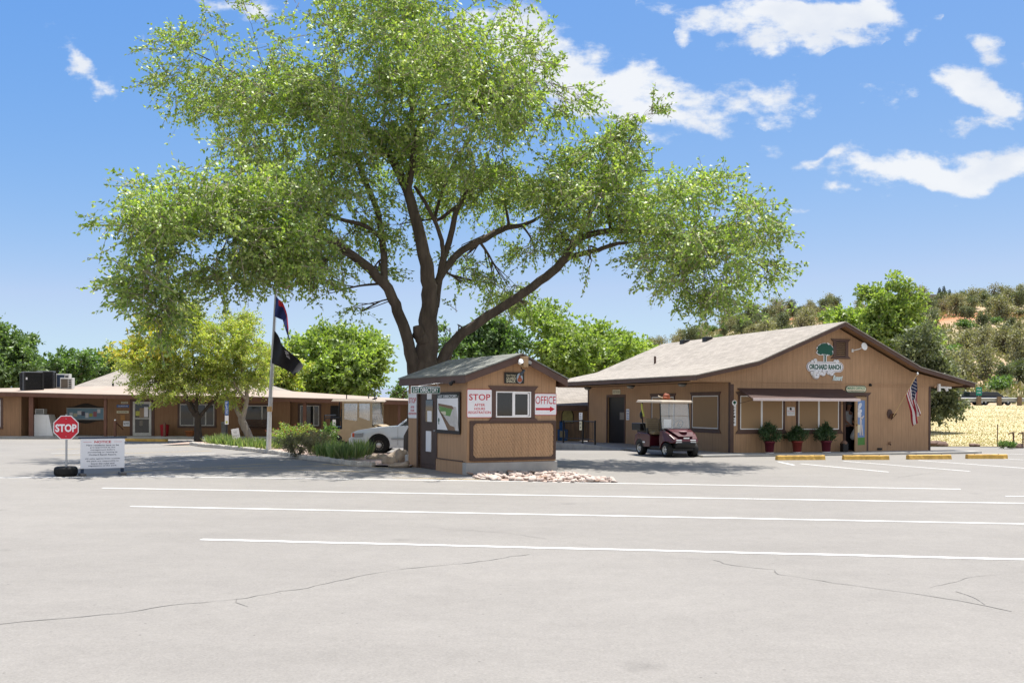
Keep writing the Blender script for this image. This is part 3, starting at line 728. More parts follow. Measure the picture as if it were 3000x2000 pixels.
# front door standing open
t_ = MB(); t_.prism([(d0 - .13, dtop + .13), (d1 + .24, dtop + .13), (d1 + .12, dtop + .02), (d0 - .13, dtop + .02)], -.035, -.0005)
t_.box(d0 - .1, d0, -.03, .1, 0, dtop + .02); t_.box(d1, d1 + .115, -.03, -.0005, 0, dtop + .02)
t_.build('door_frame', trim, office, .004)
dl = bpy.data.objects.new('door', None); link(dl, office); dl.location = (d1 - .01, -.03, .02); dl.rotation_euler = (0, 0, R(26))
DW = .83; doorpaint = mat('door_tan', (.33, .215, .115), .55, .06, 4)
lf = MB()
for a, b, c, d in [(-DW, 0, 0, .28), (-DW, 0, 1.86, 1.98), (-DW, -DW + .17, .28, 1.86), (-.12, 0, .28, 1.86)]: lf.box(a, b, -.045, 0, c, d)
lf.build('leaf', doorpaint, dl, .004)
MB().box(-DW + .15, -.1, -.032, -.012, .27, 1.87).build('pane', glass_mat('door_sky_film', (.10, .20, .42), .3), dl)
MB().box(-DW + .17, -.12, -.036, -.032, .28, .55).build('green_film', mat('film_green', (.08, .22, .04), .5), dl)
rr_ = random.Random(3); cl = MB()
for k in range(16): cl.sphere((-.5 + rr_.uniform(-.13, .1), -.034, 1.55 + rr_.uniform(-.25, .17)), (rr_.uniform(.05, .1), .003, rr_.uniform(.04, .09)), 10)
cl.build('cloud_film', mat('film_white', (.62, .64, .68), .5), dl)
fg = MB(); fg.sphere((-.42, -.035, 1.12), (.08, .004, .2), 10).tube([(-.44, -.035, 1.0), (-.5, -.035, .62)], .035).tube([(-.38, -.035, 1.0), (-.32, -.035, .62)], .035).tube([(-.4, -.035, 1.2), (-.22, -.035, 1.3)], .03).sphere((-.42, -.035, 1.37), (.05, .004, .06), 8)
fg.build('figure_film', mat('film_figure', (.55, .5, .48), .5), dl)
MB().box(-DW + .16, -DW + .37, -.04, -.036, .72, 1.0).build('notice', cream, dl)
MB().tube([(-DW + .08, -.09, 1.0), (-DW + .08, -.045, 1.0)], .03).build('handle', mat('brass', (.5, .36, .12), .3, metal=.8), dl); MB().tube([(-DW + .08, -.07, 1.12), (-DW + .08, -.045, 1.12)], .02).build('lock', mat('brass', (.5, .36, .12), .3), dl)
# rear side door (dark) of the games room
t_ = MB(); t_.box(-sd1 - .1, -sd1, -.03, -.0005, 0, sdt + .1); t_.box(-sd0, -sd0 + .1, -.03, -.0005, 0, sdt + .1); t_.box(-sd1, -sd0, -.03, -.0005, sdt, sdt + .1)
xf(t_, SIDE).build('door_frame', trim, office, .004)
dk = xf(MB().box(-sd1, -sd0, .06, .1, .03, sdt), SIDE).build('side_door', mat('door_black', (.010, .009, .008), .5, .2, 4), office, .003)
xf(MB().box(-9.2, -8.66, .05, .06, 1.02, 1.42), SIDE).build('notice_frame', black, dk); xf(MB().box(-9.14, -8.72, .045, .05, 1.07, 1.37), SIDE).build('notice', mat('dim_paper', (.2, .18, .15), .6), dk)
# gable louvre
vx0, vx1, vz0, vz1 = 4.14, 4.62, 3.44, 3.93
t_ = MB(); t_.prism([(vx0 - .17, vz1 + .1), (vx1 + .17, vz1 + .1), (vx1 + .07, vz1), (vx0 - .07, vz1)], -.05, -.006); t_.box(vx0 - .07, vx0 + .05, -.045, -.006, vz0, vz1); t_.box(vx1 - .05, vx1 + .07, -.045, -.006, vz0, vz1)
t_.prism([(vx0 - .07, vz0), (vx1 + .07, vz0), (vx1 + .17, vz0 - .1), (vx0 - .17, vz0 - .1)], -.05, -.006)
lv = t_.build('gable_vent', trim, office, .004)
s_ = MB()
for k in range(7):
    z = vz0 + .02 + k * .068; s_.box(-.18, .18, -.032, 0, 0, .008, 0, Matrix.Translation(((vx0 + vx1) / 2, -.008, z + .025)) @ Matrix.Rotation(R(40), 4, 'X'))
s_.build('louvre', siding, lv); MB().box(vx0 + .05, vx1 - .05, -.009, -.006, vz0, vz1).build('screen', dark_in, lv)
# awning
aw = MB(); n = 22
awm = mat('awning_metal', (.095, .055, .047), .5, .1, 3)
A0, A1, zt_, zb_ = .25, 4.46, 2.26, 1.90
aw.prism([(-.002, zt_), (-1.0, zb_ + .005), (-1.0, zb_ - .02), (-.002, zt_ - .025)], A0, A1, 'x')
for k in range(9):
    y = -.02 - k * .115; z = zt_ + (zb_ - zt_) * (-y) / 1.0 + .004; aw.prism([(y, z + .012), (y - .045, z - .004), (y - .045, z - .012), (y, z - .012)], A0 + .002, A1 - .002, 'x')
awo = aw.build('awning', awm, office)
MB().box(A0 - .005, A1 + .005, -1.03, -1.003, zb_ - .065, zb_ + .02).build('front_lip', mat('awning_lip', (.62, .52, .50), .5, .05, 4), awo, .004)
for xa_ in (A0 + .05, A1 - .02): MB().tube([(xa_, -.02, 1.75), (xa_, -.95, 1.87)], .009).build('strut', trim, awo)
# roof vents
def pipe_on_roof(px, py, h, r=.05):
    x_ = 1.4; y_, z_ = of.side(px, py, x_); zr = 3.19 + (x_ - .78) * (AZ_ - 3.19) / (AX - .78)
    MB().tube([(x_, y_, zr - .05), (x_, y_, zr + h)], r).build('vent_pipe', trim, office)
pipe_on_roof(1919, 1053, .3)
for px, x_ in ((2008, 4.0), (2075, 3.95)):
    y_, z_ = of.side(px, 998, x_); MB().box(x_ - .2, x_ + .12, y_ - .2, y_ + .2, AZ_ - .2, AZ_ + .02).build('roof_vent', darkmetal, office, .03)
# annex behind, with dark porch
ax = Frame(of.w(-5.6, 13.9), R(6))
annex = thing('office_annex', 'low porch wing with shingle roof behind the guard shack', 'building', ax.o, ax.a)
e1 = ax.front(1650, 1186, 0)[1]; top = ax.front(1650, 1128, 3.5)[1]
MB().prism([(0, e1 - .02), (3.6, top), (3.6, top - .08), (0, e1 - .1)], 0, 9.0, 'x').build('roof', shingle_tan_x, annex)
MB().box(0, 9, -.03, -.001, e1 - .26, e1 - .03).build('fascia', trim, annex)
MB().box(0, 9, 1.5, 1.6, 0, e1 + .2).build('wall', siding, annex)
MB().tube([(3.75, .15, 0), (3.75, .15, e1 - .1)], .03).build('post', white, annex)
MB().box(1.4, 1.5, .1, .2, 0, e1 - .1).build('post', trim, annex)
gx, gz = ax.front(1663, 1220, 1.45)
rs = thing('round_top_sign', 'pale yellow round topped sign on the dark porch wall', 'sign', ax.w(gx, 1.49, gz), ax.a)
ptsr = [(.25 * math.cos(R(a)), .05 + .3 * math.sin(R(a))) for a in range(0, 181, 15)]
MB().prism([(.29 * math.cos(R(a)), .05 + .34 * math.sin(R(a))) for a in range(0, 181, 15)] + [(-.29, -.3), (.29, -.3)], -.02, 0).build('rim', black, rs)
MB().prism(ptsr + [(-.25, -.27), (.25, -.27)], -.03, -.02).build('panel', mat('pale_yellow', (.42, .38, .16), .6, .2, 8), rs)

# ------------------------------------------------------------------ office surroundings
wk = MB(); M0 = of.M
wk.box(-1.75, OW + 1.2, -1.25, -.0, .002, .075, 0, M0)
struct(wk.build('sidewalk', concrete, None, .012))
wk = MB(); wk.box(-1.75, -.0, .002, 4.6, .002, .06, 0, M0)
struct(wk.build('sidewalk', concrete, None, .012))
# ramp up to the side door
rp = MB()
RX = -1.95
rp.prism([(4.65, -.4), (13.9, -.4), (13.9, .02), (10.8, .03), (8.6, .085), (7.0, .075), (4.65, .012)], RX, -.002, 'x', 0, M0)
struct(rp.build('ramp', concrete_dark, None, .02))
# railing along the ramp
rl = thing('ramp_railing', 'black metal railing with balusters along the concrete ramp', 'railing', of.w(RX + .08, 0, 0), of.a)
def rz_(y): return float(np.interp(y, [4.65, 7.0, 8.6, 10.8, 13.9], [.012, .075, .085, .03, .02]))
ya, yb = 7.3, 10.8
for y in (ya, 8.6, yb): MB().box(-.03, .03, y - .03, y + .03, rz_(y) - .03, rz_(y) + .98).build('post', darkmetal, rl, .004)
MB().tube([(0, y, rz_(y) + .93) for y in (ya, 8.6, yb)], .022).build('rail', darkmetal, rl); MB().tube([(0, y, rz_(y) + .2) for y in (ya, 8.6, yb)], .016).build('rail', darkmetal, rl)
bl = MB(); y = ya + .12
while y < yb - .05: bl.tube([(0, y, rz_(y) + .2), (0, y, rz_(y) + .93)], .011, 5); y += .15
bl.build('balusters', darkmetal, rl)
# railing sign posts and small signs
b_ = of.w(RX + .06, 11.15, 0)
board('handrail_sign', 'small white vertical sign on the upper railing post by the porch', -8.76, -8.44, 1.07, 1.36, RX - .0, of, white_sign, [('P', .5, .78, .4, .24, black), ('NO', .5, .48, .6, .2, black), ('PARK', .5, .2, .8, .16, black)], None, side=True, th=.02, corner=.01)
board('handrail_sign', 'small cream vertical sign on the lower part of the railing post', -8.72, -8.48, .64, 1.01, RX - .0, of, cream, [('RV', .5, .7, .6, .25, black), ('IN', .5, .3, .5, .25, black)], None, side=True, th=.02, corner=.01)
# newspaper box
blue_p = mat('blue_paint', (.015, .10, .33), .4, .12, 6)
nb = thing('newspaper_box', 'bright blue newspaper vending box on legs beside the railing', 'newspaper box', gp(1647, 1309, -.30), R(5))
MB().box(-.23, .23, -.2, .2, .06, .84).build('cabinet', blue_p, nb, .02); MB().box(-.2, .2, -.17, .17, 0, .06).build('base', black, nb)
MB().box(-.14, .1, -.215, -.2, .47, .76).build('window', mat('paper_dim', (.36, .33, .24), .6), nb); MB().box(-.2, .2, -.208, -.2, .40, .41).build('door_gap', black, nb)
MB().box(-.14, .10, -.12, .08, .84, 1.16).prism([(-.12, 1.16), (.08, 1.16), (.0, 1.24)], -.14, .10, 'x').build('coin_box', blue_p, nb, .02)
# ceiling lamps in the porch soffit
for k, (px, py, lab) in enumerate([(1722, 1130, 'dark dome lamp at the far end of the office side eave, above the corner'), (1848, 1123, 'dark dome lamp under the office side eave above the dark door'), (1999, 1115, 'dark dome lamp under the office side eave above the golf cart roof')]):
    y_, z_ = of.side(px, py, -.8)
    l_ = thing('porch_lamp', lab, 'lamp', of.w(-.8, y_, 2.462), of.a, 'lamps under the office eave')
    MB().lathe([(.17, 0), (.17, -.03), (.16, -.05)], 20).build('base', darkmetal, l_); MB().lathe([(.15, -.05), (.13, -.1), (.07, -.13), (.01, -.135)], 20).build('globe', mat('lamp_glass', (.25, .24, .21), .2, .1), l_)
# wall signs
board('door_sign', 'small cream name board above the dark side door of the office', -9.76, -8.96, 2.14, 2.34, -.012, of, cream, [('REST ROOM', .5, .5, .8, .45, mat('faded_ink', (.25, .24, .18), .6))], None, side=True)
board('hours_sign', 'small blue and white notice right of the dark side door', -8.36, -8.06, 1.06, 1.52, -.012, of, white_sign, [('RV PARK', .5, .82, .8, .13, blue_p), ('OPEN', .5, .58, .7, .13, blue_p), ('9 TO', .5, .36, .6, .13, blue_p), ('FIVE', .5, .15, .6, .13, blue_p)], None, side=True)
def mo_dots(o, w, h, y): pass
board('main_office_sign', 'cream rounded main office sign above the open door', 4.585, 5.455, 2.155, 2.395, -.03, of, cream, [('MAIN OFFICE', .5, .64, .84, .36, mat('sea_green', (.02, .20, .11), .5)), ('RV PARK REGISTRATION', .5, .22, .76, .19, mat('ink_brown', (.09, .05, .04), .5))], green_sign, .02, th=.02, corner=.11)
def warn(o, w, h, y):
    MB().sphere((-.01, y, .3 * h), (.045, .002, .05), 10).tube([(-.03, y, .36 * h), (.03, y, .22 * h)], .012).build('pictogram', black, o)
board('dog_notice', 'small white warning notice with red heading between the two front windows', 2.20, 2.52, 1.33, 1.63, -.012, of, white_sign, [('NO DOGS', .5, .56, .84, .1, red_paint), ('please keep pets', .5, .4, .8, .055, mat('grey_ink', (.3, .3, .3), .6)), ('outside on leash', .5, .3, .8, .055, mat('grey_ink', (.3, .3, .3), .6)), ('thank you', .5, .2, .6, .055, mat('grey_ink', (.3, .3, .3), .6))], None, extra=warn, corner=.02)
def office_vert(o, w, h, y):
    MB().lathe([(.095, 0), (.095, .012)], 20, Matrix.Translation((0, -.0, .5 * h - .075)) @ Matrix.Rotation(R(90), 4, 'X')).build('roundel', white_sign, o)
    MB().sphere((0, -.015, .5 * h - .06), (.06, .004, .05), 12).box(-.01, .01, -.017, -.013, .5 * h - .14, .5 * h - .06).build('tree_emblem', green_sign, o)
board('vertical_office_sign', 'narrow white vertical office sign with a green tree roundel at the front corner', .07, .20, .985, 1.84, -.012, of, white_sign, [(c, .5, .72 - .118 * k, .5, .075, black) for k, c in enumerate('OFFICE')], None, corner=.02, extra=office_vert)
# logo sign on the gable: tree, name plate, scrolls, script
lo = thing('orchard_ranch_sign', 'white and green orchard ranch logo sign with a tree high on the office gable', 'sign', of.w(3.735, -.02, 3.04), of.a)
rg2 = random.Random(11)
def blob(cx, cz, rx, rz, rag, n=56, seed=0):
    r = random.Random(seed); return [(cx + (rx + rag * r.uniform(-1, 1)) * math.cos(2 * math.pi * k / n), cz + (rz + rag * r.uniform(-1, 1)) * math.sin(2 * math.pi * k / n)) for k in range(n)]
inkm = mat('logo_maroon', (.06, .015, .035), .5)
back = MB()
back.prism(blob(0, .62, .345, .225, .02, 40, 1), -.008, 0); back.prism(blob(0, .50, .36, .11, .02, 30, 5), -.0077, 0); back.prism([(-.07, .1), (.07, .1), (.06, .45), (-.06, .45)], -.0079, 0)
back.prism([(-.62 + .0, .13), (.62, .13), (.5, .19), (-.5, .19)], -.0078, 0)
back.build('tree_backing', white_sign, lo)
def pill(w, h, c):
    pts = []
    for sx, a0 in ((1, -90), (-1, 90)):
        for k in range(9): a = R(a0 + k * 22.5); pts.append((sx * 0 + (w / 2 - c) * sx + c * math.cos(a), c * math.sin(a)))
    return pts
MB().prism(pill(1.52, .36, .18), -.012, 0).build('name_plate', white_sign, lo)
MB().prism(pill(1.48, .315, .157), -.014, -.012).build('plate_rim', inkm, lo); MB().prism(pill(1.44, .285, .142), -.016, -.014).build('plate_face', white_sign, lo)
MB().text('ORCHARD RANCH', 0, 0, 1.30, .18, -.0165, 0, None, .045).build('lettering', green_sign, lo)
tr_ = MB(); tr_.prism(blob(0, .63, .30, .185, .022, 60, 2), -.011, -.008); tr_.prism(blob(-.2, .50, .125, .075, .02, 24, 7), -.0111, -.008); tr_.prism(blob(.2, .49, .13, .08, .02, 24, 8), -.0113, -.008)
for k in range(14):
    a = rg2.uniform(-.3, 3.4); tr_.prism(blob(.27 * math.cos(a), .60 + .18 * math.sin(a), .07, .05, .014, 16, k), -.0112 - .0001 * k, -.008)
tr_.prism([(-.03, .16), (.03, .16), (.028, .38), (.09, .47), (.07, .48), (.0, .4), (-.07, .48), (-.09, .47), (-.028, .38)], -.0112, -.0081); tr_.prism([(-.24, .165), (.2, .165), (.05, .185), (-.1, .185)], -.0107, -.0079)
tr_.build('tree_emblem', green_sign, lo)
sc = MB(); sw = MB()
def scroll(cx, cz, r, a0, dirn, w=.03):
    pts = []
    for k in range(22):
        a = R(a0 + dirn * k * 22); rr2 = r * (1 - k / 25); pts.append((cx + rr2 * math.cos(a), 0, cz + rr2 * math.sin(a)))
    for dst, ww, y in ((sw, w * 1.7, -.004), (sc, w * .6, -.009)):
        dst.tube([(p[0], y, p[2]) for p in pts], [ww * (1 - .7 * k / 22) for k in range(22)], 6)
for a in [(-.36, -.29, .13, 80, 1, .055), (-.52, -.22, .07, 60, -1, .035), (-.1, -.23, .085, 110, -1, .04), (-.2, -.22, .06, 70, 1, .03), (.27, -.22, .085, 70, 1, .04), (.12, -.21, .05, 120, -1, .03), (.4, .2, .05, -60, 1, .025), (.52, .19, .06, 240, -1, .025), (-.42, .22, .06, 250, 1, .03), (-.52, .18, .05, -60, -1, .025)]: scroll(*a)
sw.build('scroll_backing', white_sign, lo); sc.build('scrollwork', inkm, lo)
stp = MB()
for z in (.16, -.165, -.195, -.225): stp.box(.2 if z < 0 else -.35, .58 + z * .8 if z < 0 else .3, -.0095, -.0015, z, z + .018)
stp.build('stripe', white_sign, lo)
MB().text('Resort', .52, -.38, .42, .2, -.01, 0, None, .05, .004, .5).build('script_backing', mat('pale_cyan', (.62, .72, .70), .5), lo)
# satellite dish, camera brackets, small lamp, fittings
di = thing('satellite_dish', 'small round white dish on an arm beside the gable louvre', 'dish antenna', of.w(5.03, -.03, 3.72), of.a)
MB().tube([(-.16, 0, -.08), (-.16, -.08, -.08), (.0, -.2, -.03), (.06, -.26, .03)], .018).build('arm', white, di)
Mx = Matrix.Translation((.09, -.3, .05)) @ Matrix.Rotation(R(78), 4, 'X') @ Matrix.Rotation(R(8), 4, 'Y')
MB().lathe([(.01, -.05), (.09, -.03), (.135, .02), (.14, .03), (.12, .028), (.02, .03)], 20, Mx).build('reflector', white, di)
MB().box(-.2, -.13, -.02, 0, -.14, -.03).build('base_plate', white, di)
cb_ = thing('camera_bracket', 'white boxy camera bracket under the right eave of the office', 'bracket', of.w(8.62, -.05, 2.33), of.a)
MB().box(-.05, .05, -.03, .06, -.11, .17).build('mount', white, cb_, .01); MB().tube([(.05, 0, .05), (.45, -.1, .03)], .04, 10).build('camera_body', white, cb_); MB().tube([(.25, -.05, .02), (.3, -.07, -.09)], .05, 10).build('camera_body', white, cb_)
MB().box(-.22, -.14, -.0, .03, .02, .1).build('junction_box', siding, cb_)
sl_ = thing('door_lamp', 'tiny black spot lamp on the wall right of the main office sign', 'lamp', of.w(5.62, -.02, 2.42), of.a)
MB().sphere((0, -.05, 0), .045).build('head', black, sl_); MB().box(-.03, .03, -.03, .02, -.03, .06).build('base', black, sl_)
for (x_, z_, lab) in ((6.45, .33, 'small rusty hose tap low on the front wall right of the door'), ):
    ft = thing('hose_tap', lab, 'tap', of.w(x_, -.01, z_), of.a)
    MB().tube([(0, .01, 0), (0, -.08, 0), (0, -.1, -.05)], .022).build('spout', mat('rusty_metal', (.12, .06, .035), .6, .3, 12), ft); MB().lathe([(.05, 0), (.05, .015)], 10, Matrix.Translation((0, -.06, .05))).build('handle', mat('rusty_metal', (.12, .06, .035), .6), ft)
ft = thing('floor_vent', 'small dark wall vent at the foot of the front wall', 'vent', of.w(6.05, -.01, .14), of.a); MB().box(-.1, .1, -.02, .005, -.03, .04).build('grille', black, ft)
# flag on its bracket
def flag_cloth(o, name, nu, nv, fn, mats, mifn):
    vs = [fn(i / nu, j / nv) for j in range(nv + 1) for i in range(nu + 1)]
    fs = [(j * (nu + 1) + i, j * (nu + 1) + i + 1, (j + 1) * (nu + 1) + i + 1, (j + 1) * (nu + 1) + i) for j in range(nv) for i in range(nu)]
    mb = MB(); mb.v = [tuple(v) for v in vs]; mb.f = fs; mb.mi = [mifn((i + .5) / nu, (j + .5) / nv, i, j) for j in range(nv) for i in range(nu)]; mb.sm = [True] * len(fs)
    ob = mb.build(name, mats, o); sdf = ob.modifiers.new('thick', 'SOLIDIFY'); sdf.thickness = .004; return ob
fx, fz = of.front(2608, 1212, -.05)
fb = thing('flag_bracket', 'brown wooden flag holder shield on the right part of the office front', 'flag bracket', of.w(fx, -.01, fz), of.a)
MB().prism([(.11 * math.cos(R(a)), .17 * math.sin(R(a))) for a in range(0, 360, 18)], -.03, 0).build('shield', trim, fb, .004)
MB().prism([(-.09, -.0), (-.03, -.16), (-.12, .02), (-.25, .02), (-.25, -.01)], -.06, .06, 'x', 0, Matrix.Rotation(R(22), 4, 'Z')).build('socket', mat('wood_brown', (.13, .065, .04), .6, .2, 5), fb, .006)
us = thing('us_flag', 'stars and stripes flag on a slanted wooden pole mounted on the office wall', 'flag', of.w(fx, -.2, fz), of.a)
dirp = Vector((.42, -.52, 1.15)).normalized(); PL = 1.62
MB().tube([(0, 0, -.1), dirp * PL], .013).build('pole', mat('pole_wood', (.52, .36, .18), .5, .1, 6), us); MB().sphere(dirp * (PL + .03), (.032, .032, .05), 10).build('finial', white, us)
red_c = mat('flag_red', (.30, .02, .035), .8, .1, 6); white_c = mat('flag_white', (.66, .62, .62), .8, .06, 6); blue_c = mat('flag_blue', (.018, .025, .07), .8, .1, 6)
def usfn(u, v):      # v down the hoist along the pole, u out along the fly, hanging
    h = dirp * (PL - .05 - v * .72)
    drop = u ** .9 * 1.18
    fold = math.sin(u * 7 + v * 5) * .045 * u + math.sin(v * 16 + u * 2) * .035 * u
    return h + Vector((.08 * u + .30 * (v) * -.0 + .34 * v * u + fold, -.03 * u + .09 * math.sin(v * 13 + u) * u, -drop))
def usm(u, v, i, j):
    if u < .42 and v < 7 / 13: return 1 if (i % 2 == 1 and j % 2 == 1 and (i // 2 + j // 2) % 2 == 0) else 2
    return 0 if int(v * 13) % 2 == 0 else 1
flag_cloth(us, 'cloth', 40, 26, usfn, [red_c, white_c, blue_c], usm)
# planters
leaf_sh = leaf_mat('leaf_planter', [(.02, .05, .014), (.035, .085, .022), (.06, .12, .03)], .3, .05)
maroon_pot = mat('pot_maroon', (.11, .014, .026), .45, .12, 5); red_pot = mat('pot_red', (.19, .03, .022), .5, .12, 5)
rng = np.random.default_rng(4)
for (px, lab, pm, sc_, hh, hz) in [(2253, 'maroon planter with the tallest pointed shrub, below the left front window', maroon_pot, 1.0, .62, .05), (2334, 'red planter with a broad low shrub, between the two front windows', red_pot, .95, .42, .03), (2419, 'maroon planter with a rounded shrub, nearest the open office door', maroon_pot, .97, .55, .04)]:
    x_, _ = of.front(px, 1328, -.45)
    p = thing('potted_shrub', lab, 'planter', of.w(x_, -.48, .076), of.a, 'potted shrubs along the office front')
    MB().lathe([(.125, 0), (.135, .02), (.165, .34), (.19, .34), (.195, .40), (.17, .40), (.165, .36)], 24).build('pot', pm, p); MB().lathe([(.15, 0), (.15, .02)], 20).build('saucer', white, p)
    MB().lathe([(.01, .36), (.168, .365)], 16, None, 0, False, False).build('soil', dark_in, p)
    n = 2600
    a = rng.uniform(0, 2 * np.pi, n); zz = rng.beta(1.4, 1.7, n); rad = (.30 * np.sin(np.pi * np.clip(zz * .85 + .18, 0, 1)) ** .8) * np.sqrt(rng.uniform(.25, 1, n)) * (1 + .35 * np.sin(a * 5 + zz * 9))
    P = np.stack([rad * np.cos(a), rad * np.sin(a), .38 + zz * hh], 1); D = unit(np.stack([np.cos(a), np.sin(a), .9 + 0 * a], 1) + rng.normal(0, .45, (n, 3)))
    ns = 26; i_ = rng.integers(0, n, ns); cen = P[i_] * np.array((1.12, 1.12, 1.04)); j_ = rng.integers(0, ns, n); tuft = rng.random(n) < .62
    P[tuft] = cen[j_[tuft]] + rng.normal(0, 1, (tuft.sum(), 3)) * np.array((.05, .05, .055)); P[:, 2] = np.maximum(P[:, 2], .34)
    npmesh('foliage', leaf_verts(P, D, .07, .03, rng), 4, leaf_sh, p)
    MB().tube([(0, 0, .36), (.01, 0, .6)], .02).build('stem', trim, p)
bn = thing('ash_bin', 'small black bin with a rusty lid by the open office door', 'bin', of.w(4.3, -.35, .076), of.a)
MB().box(-.11, .11, -.1, .1, 0, .3).build('body', black, bn, .02); MB().sphere((0, 0, .3), (.12, .11, .1), 14).build('lid', mat('rust_lid', (.17, .10, .07), .6, .2, 10), bn)
# wheel stops
stopm = mat('yellow_concrete', (.56, .345, .085), .8, .22, 7, .3)
for (pa, pb, lab) in [((2275, 1343), (2414, 1342), 'chipped yellow wheel stop in front of the planters, leftmost of four'), ((2470, 1342), (2602, 1342), 'yellow wheel stop in front of the open office door'), ((2659, 1341), (2783, 1340), 'yellow wheel stop at the right corner of the office'), ((2832, 1339), (2948, 1339), 'yellow wheel stop out on the lot beyond the office corner')]:
    A, B = gp(pa[0], pa[1] + 4), gp(pb[0], pb[1] + 4); d = B - A; L_ = d.length
    o = thing('wheel_stop', lab, 'wheel stop', A, math.atan2(d.y, d.x), 'wheel stops in front of the office')
    sb = MB(); n = 16; prf = [(-.10, 0), (.10, 0), (.075, .125), (.05, .14), (-.05, .14), (-.075, .125)]; r = random.Random(int(pa[0])); vs = []
    for k in range(n + 1):
        for a_, b_ in prf: vs.append((L_ * k / n, a_ + r.uniform(-.004, .004), b_ + (r.uniform(-.006, .004) if b_ else 0)))
    m_ = len(prf); sb.add(vs, [(k * m_ + i, k * m_ + (i + 1) % m_, (k + 1) * m_ + (i + 1) % m_, (k + 1) * m_ + i) for k in range(n) for i in range(m_)] + [tuple(range(m_))[::-1], tuple(range(n * m_, n * m_ + m_))])
    sb.build('concrete_bar', stopm, o)
    for t_ in (.2, .8): MB().lathe([(.016, .138), (.016, .152), (.002, .155)], 8, Matrix.Translation((L_ * t_, 0, 0))).build('bolt', darkmetal, o)

# ------------------------------------------------------------------ person in the doorway
def skin_mesh(name, verts, edges, rad, m, parent, sub=2):
    me = bpy.data.meshes.new(name); me.from_pydata([Vector(v) for v in verts], edges, []); me.materials.append(m)
    o = bpy.data.objects.new(name, me); link(o, parent)
    sk = o.modifiers.new('skin', 'SKIN'); sk.use_smooth_shade = True
    for i, r in enumerate(rad):
        sv = me.skin_vertices[0].data[i]; sv.radius = r if hasattr(r, '__len__') else (r, r); sv.use_root = (i == 0)
    s_ = o.modifiers.new('sub', 'SUBSURF'); s_.levels = sub; s_.render_levels = sub
    return o
pe = thing('person', 'man in white t-shirt, cap and dark trousers standing inside the office doorway', 'person', of.w(5.08, .48, .012), of.a + R(25))
V, E, Rd = [], [], []
def ch(pts, rads, start=None):
    prev = start
    for p, r in zip(pts, rads):
        V.append(p); Rd.append(r); k = len(V) - 1
        if prev is not None: E.append((prev, k))
        prev = k
    return prev
pel = ch([(0, 0, .93)], [(.155, .105)])
top_ = ch([(0, 0, 1.08), (0, -.01, 1.25), (0, -.005, 1.40), (0, 0, 1.48), (0, -.015, 1.55)], [(.15, .10), (.165, .11), (.15, .095), (.06, .06), (.05, .055)], pel)
hd = ch([(0, -.03, 1.61), (0, -.03, 1.68), (0, -.025, 1.76)], [(.062, .075), (.075, .092), (.06, .075)], top_)
shv = pel + 3
for s in (-1, 1):
    kn = ch([(.09 * s, 0, .85), (.10 * s, -.02, .50), (.10 * s, .02, .10), (.10 * s, .0, .05), (.11 * s, -.14, .035)], [.085, .058, .042, .045, .035], pel)
    wr = ch([(.19 * s, 0, 1.41), (.235 * s, .0, 1.15), (.17 * s, -.2, 1.0 if s > 0 else .98), (.14 * s, -.26, .96)], [.058, .043, .03, .035], shv)
    for f_ in range(4): ch([(.14 * s + (f_ - 1.5) * .018, -.31, .945), (.14 * s + (f_ - 1.5) * .018, -.335 + .004 * f_, .90), (.14 * s + (f_ - 1.5) * .017, -.305, .875)], [.010, .009, .008], wr)
    ch([(.14 * s - s * .045, -.28, .94), (.14 * s - s * .055, -.31, .905)], [.011, .009], wr)
skin_mesh('body', V, E, Rd, skin, pe)
tsh = mat('white_cotton', (.66, .66, .66), .85, .06, 8, .1); trs = mat('dark_trousers', (.014, .015, .02), .85, .1, 8)
skin_mesh('t_shirt', [(0, 0, .92), (0, 0, 1.08), (0, -.01, 1.25), (0, -.005, 1.41), (0, 0, 1.475), (.19, 0, 1.415), (.235, 0, 1.2), (-.19, 0, 1.415), (-.235, 0, 1.2)], [(0, 1), (1, 2), (2, 3), (3, 4), (3, 5), (5, 6), (3, 7), (7, 8)], [(.18, .13), (.175, .125), (.185, .13), (.165, .11), (.07, .07), .075, .07, .075, .07], tsh, pe)
skin_mesh('trousers', [(0, 0, .98), (0, 0, .9), (.095, 0, .82), (.10, -.02, .50), (.10, .02, .08), (-.095, 0, .82), (-.10, -.02, .50), (-.10, .02, .08)], [(0, 1), (1, 2), (2, 3), (3, 4), (1, 5), (5, 6), (6, 7)], [(.165, .115), (.165, .12), .1, .075, .065, .1, .075, .065], trs, pe)
cp = MB(); cp.lathe([(.098, 1.715), (.10, 1.75), (.085, 1.79), (.04, 1.815), (.005, 1.82)], 20, Matrix.Translation((0, -.028, 0))); cp.prism([(.085 * math.cos(R(a)), -.09 + .12 * math.sin(R(a))) for a in range(180, 361, 15)], 1.715, 1.725, 'z')
cp.build('cap', mat('cap_grey', (.09, .09, .1), .8, .3, 20), pe)
MB().sphere((0, -.128, 1.665), (.016, .02, .02), 8).sphere((-.086, -.025, 1.67), (.012, .022, .03), 8).sphere((.086, -.025, 1.67), (.012, .022, .03), 8).build('face_feature', skin, pe)
bagm = mat('plastic_bag', (.70, .70, .70), .5, .06, 8, .2)
bg_ = thing('plastic_bag', 'white plastic carrier bag held in the doorway', 'bag', of.w(5.08, .48, .012) + Matrix.Rotation(of.a + R(25), 3, 'Z') @ Vector((-.13, -.31, .0)), of.a)
MB().lathe([(.02, .9), (.03, .84), (.075, .76), (.14, .62), (.15, .54), (.11, .47), (.02, .46)], 14).build('sack', bagm, bg_)
MB().tube([(0, 0, .88), (-.02, 0, .93), (.02, 0, .93), (0, 0, .88)], .008).build('handle', bagm, bg_)

